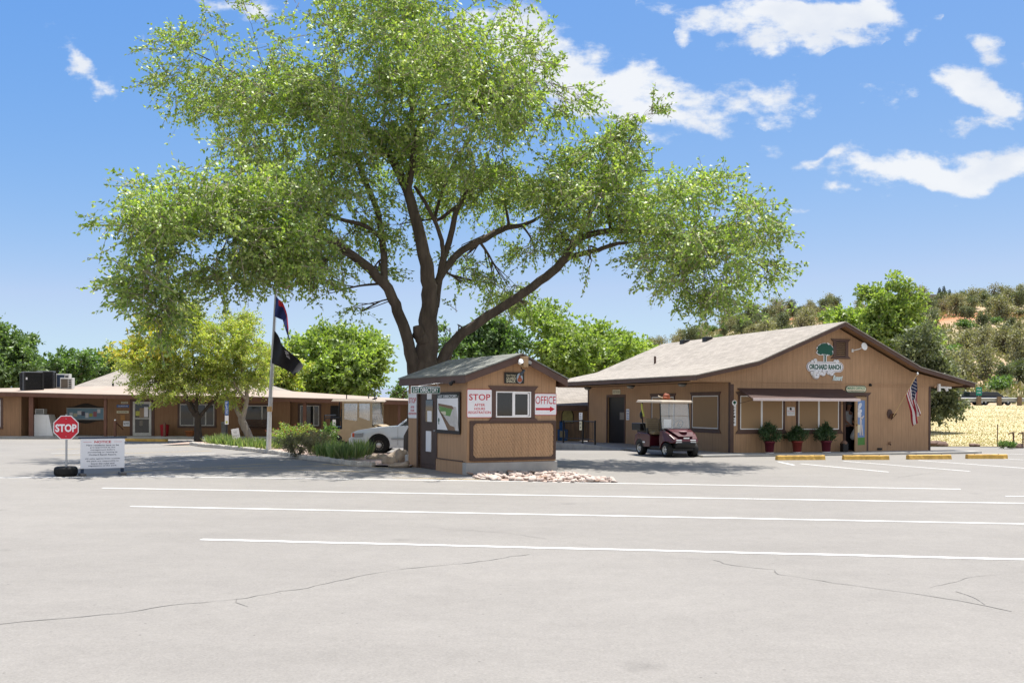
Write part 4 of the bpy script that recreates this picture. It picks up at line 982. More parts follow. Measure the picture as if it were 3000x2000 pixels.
# ------------------------------------------------------------------ plants
bark = mat('elm_bark', (.088, .068, .052), .95, .35, 5, 1.0, bscale=16, stretch=(1, 1, .25))
bark_pale = mat('pale_bark', (.30, .25, .20), .95, .3, 6, .8, bscale=14, stretch=(1, 1, .35))
bark_dark = mat('dark_bark', (.065, .05, .04), .95, .3, 6, .8, bscale=14, stretch=(1, 1, .35))
elm_leaf = leaf_mat('elm_leaf', [(.11, .19, .03), (.21, .31, .04), (.33, .43, .06), (.50, .54, .18)], .45, .085)
lime_leaf = leaf_mat('lime_leaf', [(.16, .245, .05), (.27, .355, .075), (.37, .43, .11)], .5, .06)
mid_leaf = leaf_mat('mid_leaf', [(.075, .145, .035), (.125, .21, .05), (.17, .26, .075)], .45, .06)
deep_leaf = leaf_mat('deep_leaf', [(.08, .14, .045), (.13, .20, .065), (.19, .26, .09)], .42, .05)
locust_leaf = leaf_mat('locust_leaf', [(.24, .34, .05), (.37, .45, .07), (.50, .53, .09), (.58, .50, .13)], .5, .06)
blossom = leaf_mat('yellow_blossom', [(.45, .36, .03), (.60, .48, .06)], .4, .04)
juniper_leaf = leaf_mat('juniper_leaf', [(.105, .13, .065), (.15, .17, .09), (.20, .21, .12)], .32, .04)
olive_leaf = leaf_mat('olive_leaf', [(.20, .20, .11), (.27, .255, .15), (.34, .31, .20)], .32, .03)
sage_leaf = leaf_mat('sage_leaf', [(.13, .125, .08), (.18, .17, .10), (.24, .21, .14)], .3, .03)
conifer_leaf = leaf_mat('conifer_leaf', [(.018, .038, .026), (.03, .055, .038)], .2, .03)
bare_leaf = leaf_mat('dry_twig_leaf', [(.24, .20, .14), (.30, .25, .18), (.20, .19, .11)], .3, .02)

def bez(pts, k=6):
    """smooth path through points (Catmull-Rom)"""
    P = [Vector(p) for p in pts]; P = [P[0] * 2 - P[1]] + P + [P[-1] * 2 - P[-2]]; out = []
    for i in range(1, len(P) - 2):
        for j in range(k):
            t = j / k; a, b, c, d = P[i - 1], P[i], P[i + 1], P[i + 2]
            out.append(.5 * ((2 * b) + (c - a) * t + (2 * a - 5 * b + 4 * c - d) * t * t + (3 * b - a - 3 * c + d) * t ** 3))
    return out + [P[-2]]

def px_tree(name, label, base, Y, limbs, lobes, lmat, bmat, L_, W_, per=14, area=140., droop=.35, seed=1, group=None, tw=.008, cat='tree', tlen=(.5, .95), extra=None, thick=.8, dsc=(1, 0, 1), void=None):
    """a tree whose limbs and leaf clumps are laid out at real depths around its own trunk"""
    rg_ = np.random.default_rng(seed)
    B = Vector(base); root = thing(name, label, cat, B, 0, group)
    s = Y / F; tb = MB(); nodes = []
    for pts, r in limbs:
        W3 = [at(p[0], p[1], Y + (p[2] if len(p) > 2 else 0)) - B for p in pts]
        path = bez(W3, 5); n = len(path)
        rr = [np.interp(i / (n - 1), np.linspace(0, 1, len(r)), r) * s * thick for i in range(n)]
        wob = [p + Vector(rg_.normal(0, .09, 3)) * min(.25, rr[i]) for i, p in enumerate(path)]
        tb.tube(wob, rr, 9)
        nodes += [(p, rr[i]) for i, p in enumerate(path)]
    NP = np.array([p[:] for p, _ in nodes]) if nodes else np.zeros((1, 3)); NR = np.array([r for _, r in nodes]) if nodes else np.array([.05])
    PP, DD, TW = [], [], []
    for (cx, cy, rx, ry, dens, dof, rz) in lobes:
        dof = dof * dsc[0] + dsc[1]; rz *= dsc[2]
        c = np.array((at(cx, cy, Y + dof) - B)[:]); sl_d = (Y + dof) / F; rad = np.array((rx * sl_d, rz, ry * sl_d)) * (.93 if dsc[0] > 1 else 1)
        n = max(3, int(dens * rx * ry * math.pi / area))
        ns = max(2, n // 11)
        vc = unit(rg_.normal(size=(ns, 3))) * (rg_.uniform(0, 1, (ns, 1)) ** .42)
        v = vc[rg_.integers(0, ns, n)] + rg_.normal(0, .14, (n, 3))
        cl = c + v * rad
        if void is not None:      # open pockets between the leaf masses
            kp_ = np.array([noise.noise(Vector((p[0] * void[0], p[1] * void[0] * .4 + 5, p[2] * void[0] * 1.25))) > (void[1] - .24 * (cx < 1000 and cy > 540) - .28 * (cx > 1740) + .06 * (cy < 420 and 880 < cx < 1500)) for p in cl])
            if kp_.sum() < 3: kp_[:3] = True
            cl, v = cl[kp_], v[kp_]; n = len(cl)
        # a branch to the clump and smaller ones within it
        d = np.linalg.norm(NP - c, axis=1) + np.maximum(0, NP[:, 2] - c[2]) * .6; k = int(np.argmin(d))
        a = NP[k]; r0 = min(NR[k] * .6, .014 * max(rad) + .02)
        mid = (a + c) / 2 + np.array((0, 0, .12 * np.linalg.norm(c - a))) + rg_.normal(0, .08, 3) * np.linalg.norm(c - a)
        pth = bez([a, mid, c], 4); tb.tube(pth, list(np.linspace(r0, r0 * .35, len(pth))), 6)
        for j in range(min(n, 9)):
            e = cl[rg_.integers(n)]; m_ = (c + e) / 2 + rg_.normal(0, .1, 3) * np.linalg.norm(e - c); i0 = np.array(pth[rg_.integers(2, len(pth))][:])
            tb.tube([i0, m_, e], [r0 * .4, r0 * .28, r0 * .1], 5)
        # twigs with leaves along them
        out = unit(v * np.array((1, 1, .5)) + rg_.normal(0, .45, (n, 3)) + np.array((0, 0, -droop)))
        ln = rg_.uniform(tlen[0], tlen[1], (n, 1))
        TW.append((cl, out, ln))
        tt = rg_.uniform(0, 1, (n, per, 1))
        sag = np.zeros((n, per, 3)); sag[:, :, 2] = -(tt[:, :, 0] ** 2) * ln * droop * .6
        pos = cl[:, None, :] + out[:, None, :] * tt * ln[:, None, :] + sag + rg_.normal(0, .035, (n, per, 3))
        dr = out[:, None, :] * .6 + rg_.normal(0, .55, (n, per, 3)) + np.array((0, 0, -droop * .8))
        PP.append(pos.reshape(-1, 3)); DD.append(unit(dr.reshape(-1, 3)))
    P, D = np.concatenate(PP), np.concatenate(DD)
    tb.build('trunk', bmat, root)
    npmesh('crown', leaf_verts(P, D, L_, W_, rg_), 4, lmat, root)
    if tw:
        cl = np.concatenate([t[0] for t in TW]); out = np.concatenate([t[1] for t in TW]); ln = np.concatenate([t[2] for t in TW])
        n = len(cl); S = unit(np.cross(out, rg_.normal(size=(n, 3)))); e = cl + out * ln + np.array((0, 0, -1)) * ln * droop * .5
        b_ = cl - out * .15
        npmesh('twigs', np.stack([b_ - S * tw, b_ + S * tw, e + S * tw * .5, e - S * tw * .5], 1).reshape(-1, 3), 4, bark_pale, root)
    if extra: extra(root, P, D, rg_)
    return root

def auto_lobes(cx, cy, rx, ry, n, seed, dens=1.0, rz=None, size=.42, flat=1.0):
    r = random.Random(seed); out = []; rz = rz or 1.0
    for k in range(n):
        a = 2.4 * k + r.uniform(-.4, .4); q_ = math.sqrt((k + .6) / n) * .72
        x, y = math.cos(a) * q_, math.sin(a) * q_
        w = size * r.uniform(.75, 1.25)
        out.append((cx + x * rx, cy + y * ry, rx * w, ry * w * flat, dens * r.uniform(.75, 1.15), r.uniform(-.6, .6) * rz, rz * w * 1.2))
    return out

# the big elm ---------------------------------------------------------------
EY = 31.5
limbs = [
    ([(1232, 1342, 0), (1240, 1200, 0), (1246, 1090, 0), (1254, 1000, 0)], [84, 72, 62, 50]),
    ([(1254, 1000, 0), (1258, 900, 0), (1252, 800, -.2), (1232, 700, -.3), (1196, 570, -.3), (1150, 470, 0), (1080, 390, .3), (1000, 320, .6)], [48, 40, 33, 28, 23, 19, 13, 6]),
    ([(1222, 1140, -.1), (1196, 1010, -.4), (1164, 910, -.6), (1125, 830, -.8), (1020, 738, -1.2), (930, 690, -1.5), (850, 668, -1.8), (740, 660, -2)], [34, 27, 25, 23, 19, 15, 11, 5]),
    ([(1125, 830, -.8), (1122, 720, -.3), (1105, 620, 0), (1070, 530, .3), (1030, 450, .5), (960, 380, .8)], [17, 16, 14, 12, 8, 4]),
    ([(1120, 700, -.3), (1065, 660, -.6), (990, 640, -.8), (900, 600, -1)], [10, 10, 8, 4]),
    ([(1268, 1120, .1), (1300, 1042, .2), (1345, 985, .3), (1430, 925, .2), (1560, 840, 0), (1645, 770, -.2), (1690, 705, -.3), (1770, 678, -.4), (1860, 678, -.5), (1960, 690, -.6), (2060, 700, -.7)], [32, 27, 24, 22, 20, 20, 17, 13, 11, 9, 5]),
    ([(1670, 752, -.2), (1740, 735, -.6), (1800, 716, -.9), (1870, 708, -1.2)], [13, 11, 9, 4]),
    ([(1272, 900, .2), (1290, 800, .3), (1320, 690, .4), (1345, 600, .5), (1400, 535, .6), (1450, 500, .7)], [22, 17, 14, 12, 10, 5]),
    ([(1298, 760, .3), (1290, 690, 0), (1255, 610, 0), (1215, 545, .2)], [11, 10, 9, 7]),
    ([(1278, 830, .2), (1340, 745, .6), (1420, 700, .9), (1480, 668, 1.1), (1545, 655, 1.2), (1640, 600, 1.3)], [17, 17, 16, 14, 9, 4]),
    ([(1196, 570, -.3), (1212, 450, -.6), (1232, 360, -.8), (1270, 320, -1), (1340, 300, -1.2), (1430, 260, -1.3)], [15, 14, 12, 10, 8, 4]),
    ([(1215, 440, -.6), (1208, 330, -.4), (1220, 200, -.2), (1250, 80, 0)], [11, 10, 8, 3]),
    ([(1258, 1010, .05), (1230, 985, -.3), (1222, 955, -.4)], [36, 30, 22]),
    ([(1345, 600, .5), (1275, 640, .8), (1330, 480, 1.2), (1400, 380, 1.4)], [9, 8, 8, 4]),
    ([(1690, 705, -.3), (1740, 600, 0), (1800, 500, .2), (1850, 400, .4)], [9, 9, 7, 3]),
    ([(740, 660, -2), (600, 640, -2.2), (450, 650, -2.4), (330, 640, -2.5)], [6, 6, 4, 2]),
    ([(960, 380, .8), (820, 290, 1), (680, 210, 1.2), (560, 150, 1.3)], [7, 6, 4, 2]),
]
lobes = [
    (640, 180, 150, 130, .50, 1.2, 1.6), (560, 240, 110, 130, .55, 1.2, 1.3), (500, 235, 80, 60, .35, 1.2, .8), (700, 300, 140, 100, .8, 1.0, 1.8), (790, 180, 150, 140, .7, 1.0, 1.8), (850, 320, 190, 150, 1.05, .6, 2.2),
    (960, 150, 190, 170, .85, .5, 2.2), (1050, 300, 200, 160, 1.1, 0, 2.6), (1150, 110, 200, 190, .95, 0, 2.4), (1300, 180, 200, 190, 1.0, -.6, 2.4), (1100, 0, 170, 150, .8, .5, 2), (1310, 20, 130, 130, .8, 0, 1.8),
    (1450, 200, 190, 170, .95, -1, 2.4), (1400, 330, 180, 140, 1.1, -.8, 2.4), (1560, 260, 130, 130, .85, -.8, 1.8), (1640, 250, 80, 80, .6, -.8, 1.2), (1590, 360, 90, 60, .5, -.6, 1.0),
    (1180, 400, 200, 140, 1.05, .9, 2.4), (1330, 440, 170, 120, 1.05, .8, 2.2), (1470, 440, 120, 100, .9, .6, 1.8), (950, 450, 190, 120, 1.1, .4, 2.4), (800, 480, 150, 90, .95, .2, 2.0),
    (820, 590, 190, 100, 1.15, -.6, 2.2), (660, 590, 170, 90, 1.05, -1.4, 2.0), (960, 590, 150, 100, 1.05, 0, 2.0), (530, 600, 140, 75, .8, -2, 1.6), (440, 620, 95, 65, .6, -2.3, 1.2), (375, 660, 60, 55, .45, -2.4, .9), (460, 690, 140, 80, .95, -2.2, 1.5), (600, 700, 170, 90, 1.1, -1.8, 2.0), (740, 700, 150, 90, 1.15, -1.5, 2.0),
    (440, 780, 70, 45, .55, -2.2, .9), (470, 830, 80, 65, .75, -2.1, 1.2), (475, 895, 65, 65, 1.0, -2.1, .8), (468, 945, 40, 35, .9, -2.1, .6), (430, 850, 60, 50, .8, -2.1, .8), (640, 765, 150, 65, .85, -1.6, 1.6), (780, 765, 150, 80, 1.0, -1.2, 1.8), (900, 745, 130, 85, 1.05, -.9, 1.8), (890, 815, 90, 40, .7, -1.2, 1.2), (700, 835, 80, 32, .5, -1.3, 1.0),
    (1040, 680, 90, 80, .85, .3, 1.6), (1000, 850, 80, 70, .30, .6, 1.2), (1060, 910, 60, 60, .28, .8, 1.0), (1180, 640, 90, 80, .45, 1.2, 1.4), (1090, 790, 70, 60, .3, 1.0, 1.2),
    (1280, 540, 120, 70, .75, 1.2, 1.6), (1390, 590, 100, 80, .7, 1.2, 1.6), (1480, 570, 100, 80, .9, 1.0, 1.6), (1400, 720, 110, 70, .5, 1.6, 1.5), (1350, 830, 90, 70, .42, 1.6, 1.3), (1460, 800, 100, 70, .5, 1.5, 1.3), (1540, 880, 80, 50, .32, 1.2, 1.0), (1570, 740, 80, 60, .5, 1.3, 1.2), (1340, 950, 50, 60, .22, 1.0, .8),
    (1600, 620, 110, 90, .9, .6, 1.6), (1560, 520, 90, 70, .85, .6, 1.4), (1680, 560, 110, 90, .95, .2, 1.6), (1760, 470, 110, 90, .95, 0, 1.5), (1850, 420, 80, 80, .7, .3, 1.0), (1880, 345, 50, 50, .4, .4, .6), (1790, 370, 70, 50, .5, .3, .8), (1900, 500, 80, 70, .75, .2, 1.0),
    (1790, 600, 120, 80, 1.0, 0, 1.6), (1920, 620, 130, 90, 1.05, -.4, 1.7), (2050, 590, 120, 80, .95, -.5, 1.6), (2130, 660, 110, 90, 1.0, -.6, 1.6), (2010, 700, 140, 80, 1.1, -.6, 1.7), (2200, 730, 80, 80, .7, -.7, 1.2), (2250, 790, 50, 50, .4, -.7, .8), (2110, 780, 130, 80, 1.0, -.7, 1.6), (1950, 760, 90, 50, .55, -.8, 1.2), (2010, 825, 110, 55, .65, -.9, 1.3), (2130, 845, 90, 55, .8, -.8, 1.2), (2105, 890, 75, 36, .6, -.8, 1.0), (1930, 830, 70, 40, .35, -.9, .8), (1730, 760, 60, 30, .4, -.4, .7), (1640, 680, 80, 60, .6, .2, 1.2),
]
elm = px_tree('elm_tree', 'huge spreading elm with forked trunk and long bare right limb behind the guard shack', gp(1236, 1346), EY, limbs, lobes, elm_leaf, bark, .125, .066, per=17, area=152., droop=.22, seed=3, thick=.64, tw=.011, dsc=(2.0, -1.0, 1.7), void=(.62, -.06))

# ------------------------------------------------------------------ long clubhouse on the left
cf = Frame(gp(0, 1285), R(4))
club = thing('clubhouse_building', 'long low brown clubhouse with tan flat roof and grey hip roof at the left', 'building', cf.o, cf.a)
fas = [(-90, 1146), (0, 1148), (47, 1148.5), (304, 1155), (500, 1158.5), (723, 1161.5), (907, 1166), (1193, 1173), (1330, 1176.5)]
fp = [cf.front(a, b, .2) for a, b in fas]
wl = MB(); fm = MB(); rm = MB()
rt = [(-90, 1139), (0, 1137), (47, 1136), (304, 1131), (500, 1131), (723, 1136), (907, 1149.5), (1193, 1168.4), (1330, 1175)]
tp = [cf.front(a, b, 5.5) for a, b in rt]
for i in range(len(fp) - 1):
    (xa, za), (xb, zb) = fp[i], fp[i + 1]; k = i % 2 * .0
    fm.prism([(xa, za), (xb, zb), (xb, zb - .2), (xa, za - .2)], .17, .21)
    (ta, ha), (tb_, hb) = tp[i], tp[i + 1]
    rm.add([(xa, .16, za + .012), (xb, .16, zb + .012), (tb_, 5.5, hb), (ta, 5.5, ha)], [(0, 1, 2, 3)])
    rm.add([(xa, .16, za + .012), (xb, .16, zb + .012), (xb, .16, zb - .02), (xa, .16, za - .02)], [(0, 3, 2, 1)])
    rm.add([(ta, 5.5, ha), (tb_, 5.5, hb), (tb_, 5.5, 0), (ta, 5.5, 0)], [(0, 1, 2, 3)])
    wl.add([(xa, .215, za - .19), (xb, .215, zb - .19), (xb, 4.0, zb - .17), (xa, 4.0, za - .17)], [(0, 1, 2, 3)])
rm.build('roof', roll_roof, club); fm.build('fascia', trim_red, club, .004); wl.build('soffit', mat('club_soffit', (.2, .11, .06), .7), club)
def fx_(px, py=1240, d=1.5): return cf.front(px, py, d)[0]
def top_at(x): return float(np.interp(x, [p[0] for p in fp], [p[1] for p in fp])) - .18
def wall_run(pa, pb, d, th=.15):
    xa, xb = fx_(pa, 1240, d), fx_(pb, 1240, d); m_ = MB()
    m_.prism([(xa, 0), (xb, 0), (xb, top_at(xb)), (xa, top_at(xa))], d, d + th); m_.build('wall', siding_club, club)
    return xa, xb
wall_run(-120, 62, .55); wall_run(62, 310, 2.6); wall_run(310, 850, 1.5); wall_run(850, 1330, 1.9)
xa = fx_(62, 1240, .55); MB().box(xa - .14, xa, .70, 2.6, 0, top_at(xa)).build('wall', siding_club, club)
xb = fx_(310, 1240, 1.5); MB().box(xb, xb + .14, 1.65, 2.6, 0, top_at(xb)).build('wall', siding_club, club)
for pa, pb, d in [(84, 97, .35), (304, 312, .3), (887, 897, .35), (1165, 1173, .35)]:
    x0, x1 = fx_(pa, 1240, d), fx_(pb, 1240, d); MB().box(x0, x1, d, d + .14, 0, top_at(x0)).build('post', trim_red, club, .005)
xg = fx_(-30, 1240, .55); 
def club_window(px0, px1, py0, py1, d, mull=(.5,), fw=.045, pane=glass):
    x0, z1 = cf.front(px0, py0, d); x1, z0 = cf.front(px1, py1, d); e = .1
    t_ = MB(); y0, y1 = d - .03, d - .001
    t_.box(x0 - e, x1 + e, y0, y1, z1, z1 + .08); t_.box(x0 - e, x1 + e, y0 - .02, y1, z0 - .09, z0); t_.box(x0 - e, x0, y0, y1, z0, z1); t_.box(x1, x1 + e, y0, y1, z0, z1)
    w_ = t_.build('window', trim, club, .004); f = MB(); y0 = d - .024
    f.box(x0, x1, y0, y1, z1 - fw, z1); f.box(x0, x1, y0, y1, z0, z0 + fw); f.box(x0, x0 + fw, y0, y1, z0 + fw, z1 - fw); f.box(x1 - fw, x1, y0, y1, z0 + fw, z1 - fw)
    for m_ in mull: xm_ = x0 + (x1 - x0) * m_; f.box(xm_ - fw * .6, xm_ + fw * .6, y0 - .002, y1, z0 + fw, z1 - fw)
    f.build('frame', mat('pale_frame', (.5, .49, .45), .5), w_); MB().box(x0 + .02, x1 - .02, d - .014, d - .001, z0 + .02, z1 - .02).build('pane', pane, w_)
    return w_
club_window(527, 628, 1183, 1247, 1.5, (.42, .75)); club_window(716, 790, 1187, 1247, 1.5, (.7,)); club_window(879, 935, 1187, 1247, 1.9, (.72,)); club_window(-30, 2, 1170, 1250, .55, ())
# glazed door
dx0, dz1 = cf.front(390, 1176, 1.5); dx1, _ = cf.front(444, 1240, 1.5)
t_ = MB(); t_.box(dx0 - .14, dx0, 1.46, 1.499, 0, dz1 + .12); t_.box(dx1, dx1 + .14, 1.46, 1.499, 0, dz1 + .12); t_.box(dx0, dx1, 1.46, 1.499, dz1, dz1 + .12); t_.build('door_frame', trim, club)
cd = MB(); w_ = .11
for a, b, c, e in [(dx0, dx0 + w_, .1, dz1), (dx1 - w_, dx1, .1, dz1), (dx0 + w_, dx1 - w_, dz1 - w_, dz1), (dx0 + w_, dx1 - w_, .1, .26), (dx0 + w_, dx1 - w_, .92, .97)]: cd.box(a, b, 1.45, 1.499, c, e)
cdo = cd.build('door', mat('door_aluminium', (.55, .54, .5), .4), club, .004); MB().box(dx0 + .08, dx1 - .08, 1.475, 1.495, .24, dz1 - .08).build('pane', glass, cdo)
pc = [(.02, .22, 1.08, 1.30, mat('note_yellow', (.5, .5, .1), .6)), (.2, .42, 1.0, 1.45, mat('note_kraft', (.3, .22, .14), .6)), (.42, .60, 1.02, 1.5, white_sign), (.2, .36, .6, .85, mat('dim_paper', (.2, .18, .15), .6))]
for a, b, c, e, m_ in pc: MB().box(dx0 + w_ + a, dx0 + w_ + b, 1.468, 1.474, c, e).build('notice', m_, cdo)
x0, x1 = fx_(968, 1240, 1.9), fx_(996, 1240, 1.9); MB().box(x0, x1, 1.88, 1.899, .1, cf.front(980, 1188, 1.9)[1]).build('side_door', mat('door_black', (.02, .017, .015), .5), club)
for px in (1250, ): pass
# grey hip roof
def cfp(px, py, d): x, z = cf.front(px, py, d); return (x, d, z)
A_, B_, C_, D_ = cfp(185, 1131, 5.6), cfp(830, 1140, 5.6), cfp(640, 1084, 9.5), cfp(352, 1083, 9.5)
hp = MB(); zb = min(A_[2], B_[2]) - .1
A_ = (A_[0], 5.6, zb); B_ = (B_[0], 5.6, zb); zt2 = (C_[2] + D_[2]) / 2; C_ = (C_[0], 9.5, zt2); D_ = (D_[0], 9.5, zt2); E_ = (B_[0], 13.4, zb); F_ = (A_[0], 13.4, zb)
hp.add([A_, B_, C_, D_, E_, F_], [(0, 1, 2, 3), (1, 4, 2), (4, 5, 3, 2), (5, 0, 3)]); hp.build('hip_roof', shingle_tan_x, club)
MB().box(A_[0] + .3, B_[0] - .3, 5.9, 13.1, 0, zb + .05).build('wall', siding_club, club)
MB().tube([(fx_(331, 1130, 6.2), 6.2, zb - .1), (fx_(331, 1130, 6.2), 6.2, cf.front(331, 1122, 6.2)[1])], .05).build('vent_pipe', darkmetal, club)
for px, py in ((1098, 1151), (1080, 1156)):
    x_, z_ = cf.front(px, py, 3.5); MB().tube([(x_, 3.5, z_ - .6), (x_, 3.5, z_), (x_ + .06, 3.5, z_ + .04), (x_ + .12, 3.5, z_ - .05)], .03).build('vent_pipe', darkmetal, club)
struct(MB().box(fx_(-120), fx_(860), .05, 2.6, .002, .11, 0, cf.M).build('sidewalk', concrete, None, .02))
# rooftop air conditioners
def roof_at(x, y): 
    zf = float(np.interp(x, [p[0] for p in fp], [p[1] for p in fp])); zt3 = float(np.interp(x, [p[0] for p in tp], [p[1] for p in tp])); return zf + (zt3 - zf) * (y - .2) / 5.3
def condenser(px0, px1, ptop, y, lab, kind, rot=0, dep=.9):
    x0, x1 = fx_(px0, 1120, y), fx_(px1, 1120, y); zt4 = cf.front((px0 + px1) / 2, ptop, y)[1]; zb_ = roof_at((x0 + x1) / 2, y) - .01; h = zt4 - zb_; w = x1 - x0
    o = thing('air_conditioner', lab, 'air conditioner', cf.w((x0 + x1) / 2, y + dep / 2, zb_), cf.a + R(rot), 'air conditioners on the clubhouse roof')
    if kind == 'black':
        k = w / (math.cos(R(abs(rot))) + math.sin(R(abs(rot)))) / 2
        MB().box(-k + .03, k - .03, -k + .03, k - .03, .04, h - .05).build('coil', mat('coil_dark', (.01, .011, .013), .5), o)
        gm = MB(); n = 13
        for i in range(n):
            z = .08 + (h - .17) * i / (n - 1); gm.box(-k, k, -k, k, z - .012, z + .012)
        gm.build('louvres', darkmetal, o)
        MB().box(-k - .005, k + .005, -k - .005, k + .005, h - .05, h).build('top_cover', mat('cover_grey', (.12, .13, .14), .5), o, .02); MB().box(-k - .005, k + .005, -k - .005, k + .005, 0, .05).build('base_pan', darkmetal, o)
        for sx in (-1, 1):
            for sy in (-1, 1): MB().box(sx * k - .04, sx * k + .04, sy * k - .04, sy * k + .04, .05, h - .05).build('corner_post', darkmetal, o)
        MB().box(-k - .01, -k + .12, -k - .015, -k + .02, h * .58, h * .7).build('label_plate', white, o)
    else:
        MB().box(-w / 2, w / 2, 0, .35, .05, h).build('case', mat('case_white', (.55, .55, .53), .5), o, .015)
        MB().box(-w / 2 + .05, w * .14, -.012, 0, .1, h - .06).build('fan_grille', mat('coil_blue' if kind == 'blue' else 'coil_brown', (.03, .05, .09) if kind == 'blue' else (.12, .10, .08), .6), o)
        for i in range(5): MB().box(w * .2, w / 2 - .05, -.012, 0, .1 + i * (h - .16) / 5, .1 + (i + .62) * (h - .16) / 5).build('side_grille', black, o)
        MB().box(-w / 2 + .03, w / 2 - .03, .05, .3, -.02, .05).build('feet', darkmetal, o)
condenser(47, 118, 1088, 1.6, 'big dark cube air conditioner with white label, leftmost on the clubhouse roof', 'black', 33, .9)
condenser(100, 153, 1086, 3.4, 'dark cube air conditioner standing behind the labelled one', 'black', 10, .8)
condenser(160, 199, 1094.5, 3.6, 'white cased air conditioner with blue grille behind a smaller one', 'blue', 0, .35)
condenser(172, 208, 1106, 2.7, 'small white cased air conditioner with brown grille, rightmost on the roof', 'brown', 0, .35)
# porch things
x0, x1 = fx_(98, 1240, .8), fx_(147, 1240, .8); zt5 = cf.front(120, 1214, .8)[1]
im = thing('ice_chest', 'white slant sided ice chest in the clubhouse porch', 'ice chest', cf.w(x0, .8, .11), cf.a)
MB().prism([(0, 0), (x1 - x0 + .14, 0), (x1 - x0 - .08, zt5 - .11), (0, zt5 - .11)], 0, .8).build('cabinet', white, im, .015); MB().box(.06, .6, -.012, 0, .12, zt5 - .3).build('door', white, im, .004)
iu = thing('window_unit', 'pale grilled cooler box standing on top of the white ice chest', 'cooler', cf.w(fx_(103, 1205, 1.0), 1.0, zt5 + .002), cf.a)
wI = fx_(129, 1205, 1.0) - fx_(103, 1205, 1.0); MB().box(0, wI, 0, .4, 0, .27).build('case', mat('case_white', (.55, .55, .53), .5), iu, .01); MB().box(.04, wI - .04, -.01, 0, .03, .24).build('grille', mat('grille_grey', (.22, .22, .21), .6), iu)
bx0, bz1 = cf.front(199, 1196, 2.6); bx1, bz0 = cf.front(304, 1227, 2.6)
bb = thing('bulletin_board', 'glazed pale blue bulletin board with papers and carved wooden crest on the porch wall', 'bulletin board', cf.w((bx0 + bx1) / 2, 2.58, bz0), cf.a)
hw, hh_ = (bx1 - bx0) / 2, bz1 - bz0
MB().box(-hw, hw, -.05, 0, 0, hh_).build('case', mat('board_blue', (.22, .36, .45), .6, .08, 4), bb)
f = MB(); f.box(-hw - .04, hw + .04, -.07, .0, hh_, hh_ + .04); f.box(-hw - .04, hw + .04, -.07, 0, -.04, 0); f.box(-hw - .04, -hw, -.07, 0, 0, hh_); f.box(hw, hw + .04, -.07, 0, 0, hh_); f.build('frame', mat('frame_silver', (.45, .45, .42), .4), bb)
for sgn, zz in ((1, hh_ + .05), (-1, -.05)):
    pts = [(hw * t / 10, zz + sgn * (.03 + .17 * max(0, math.cos(t / 10 * math.pi * .5)) ** 3 * (1 if sgn > 0 else .8))) for t in range(-10, 11)]
    MB().prism(pts + [(hw, zz), (-hw, zz)], -.05, 0).build('crest', mat('carved_dark', (.035, .026, .02), .6), bb)
rr_ = random.Random(8)
for k in range(8):
    px_ = -hw + .1 + k * (2 * hw - .2) / 8; w2 = rr_.uniform(.14, .2); h2 = rr_.uniform(.16, .26); z2 = rr_.uniform(.04, hh_ - h2 - .03)
    MB().box(px_, px_ + w2, -.056, -.05, z2, z2 + h2).build('paper', [white_sign, cream, mat('note_yellow', (.5, .5, .1), .6), mat('paper_dark', (.1, .11, .15), .6), mat('paper_pink', (.45, .18, .2), .6)][[0, 1, 0, 3, 0, 2, 4, 0][k]], bb)
# signs by the club door
for (a, b, c, d_, m_, lab, txt) in [(355, 1176, 375, 1182, cream, 'small cream number plate at the top left of the clubhouse door', '2550'), (342, 1185, 378, 1193, mat('sign_blue', (.06, .13, .33), .5), 'blue strip sign left of the clubhouse door', 'CLUBHOUSE'), (342, 1203, 377, 1210, cream, 'cream strip sign with a small dark arch left of the clubhouse door', 'ACTIVITIES'), (353, 1215, 366, 1230, mat('orange_board', (.38, .19, .06), .6), 'plain orange brown board beside the clubhouse door', None), (361, 1233, 380, 1248, white_sign, 'low white notice beside the clubhouse door', 'NO PETS')]:
    x0, z1 = cf.front(a, b, 1.49); x1, z0 = cf.front(c, d_, 1.49)
    board('door_sign', lab, x0, x1, z0, z1, 1.49, cf, m_, [(txt, .5, .5, .8, .45, black if m_ is not MATS.get('sign_blue') else white_sign)] if txt else [], None, corner=.012)
# handrail posts at the kerb
for px, pt, lab in ((337, 1232, 'brown wooden handrail post with slanted rail left of the clubhouse door'), (482, 1237, 'thin brown post at the yellow kerb before the red bin')):
    p0 = gp(px, 1285); h = CZ - (unroll(px, pt)[1]) / F * p0.y
    o = thing('kerb_post', lab, 'post', p0); MB().box(-.05, .05, -.05, .05, 0, h).build('post', trim_red, o, .006)
    if px < 400: MB().tube([(0, 0, h - .03), (.18, .5, h - .42)], .03).build('rail', trim_red, o); MB().sphere((0, 0, h + .03), .045).build('cap', white, o)
yk = gp(366, 1292); yk2 = gp(485, 1294)
o = thing('yellow_kerb', 'long yellow painted kerb block in front of the clubhouse door', 'kerb block', yk, math.atan2((yk2 - yk).y, (yk2 - yk).x)); MB().box(0, (yk2 - yk).length, 0, .2, 0, .12).build('block', stopm, o, .02)
def lath(name, lab, cat, loc, prof, m_, parts=()):
    o = thing(name, lab, cat, loc); MB().lathe(prof, 20).build('body', m_, o)
    for nm, pr, mm in parts: MB().lathe(pr, 20).build(nm, mm, o)
    return o
lath('trash_can', 'red round trash can against the clubhouse wall', 'trash can', cf.w(fx_(482, 1270, 1.0), 1.0, .11), [(.17, 0), (.21, .48), (.22, .5)], mat('bin_red', (.30, .01, .02), .5, .1, 4), [('lid', [(.225, .5), (.225, .53), (.1, .57), (.01, .58)], mat('bin_red', (.30, .01, .02), .5))])
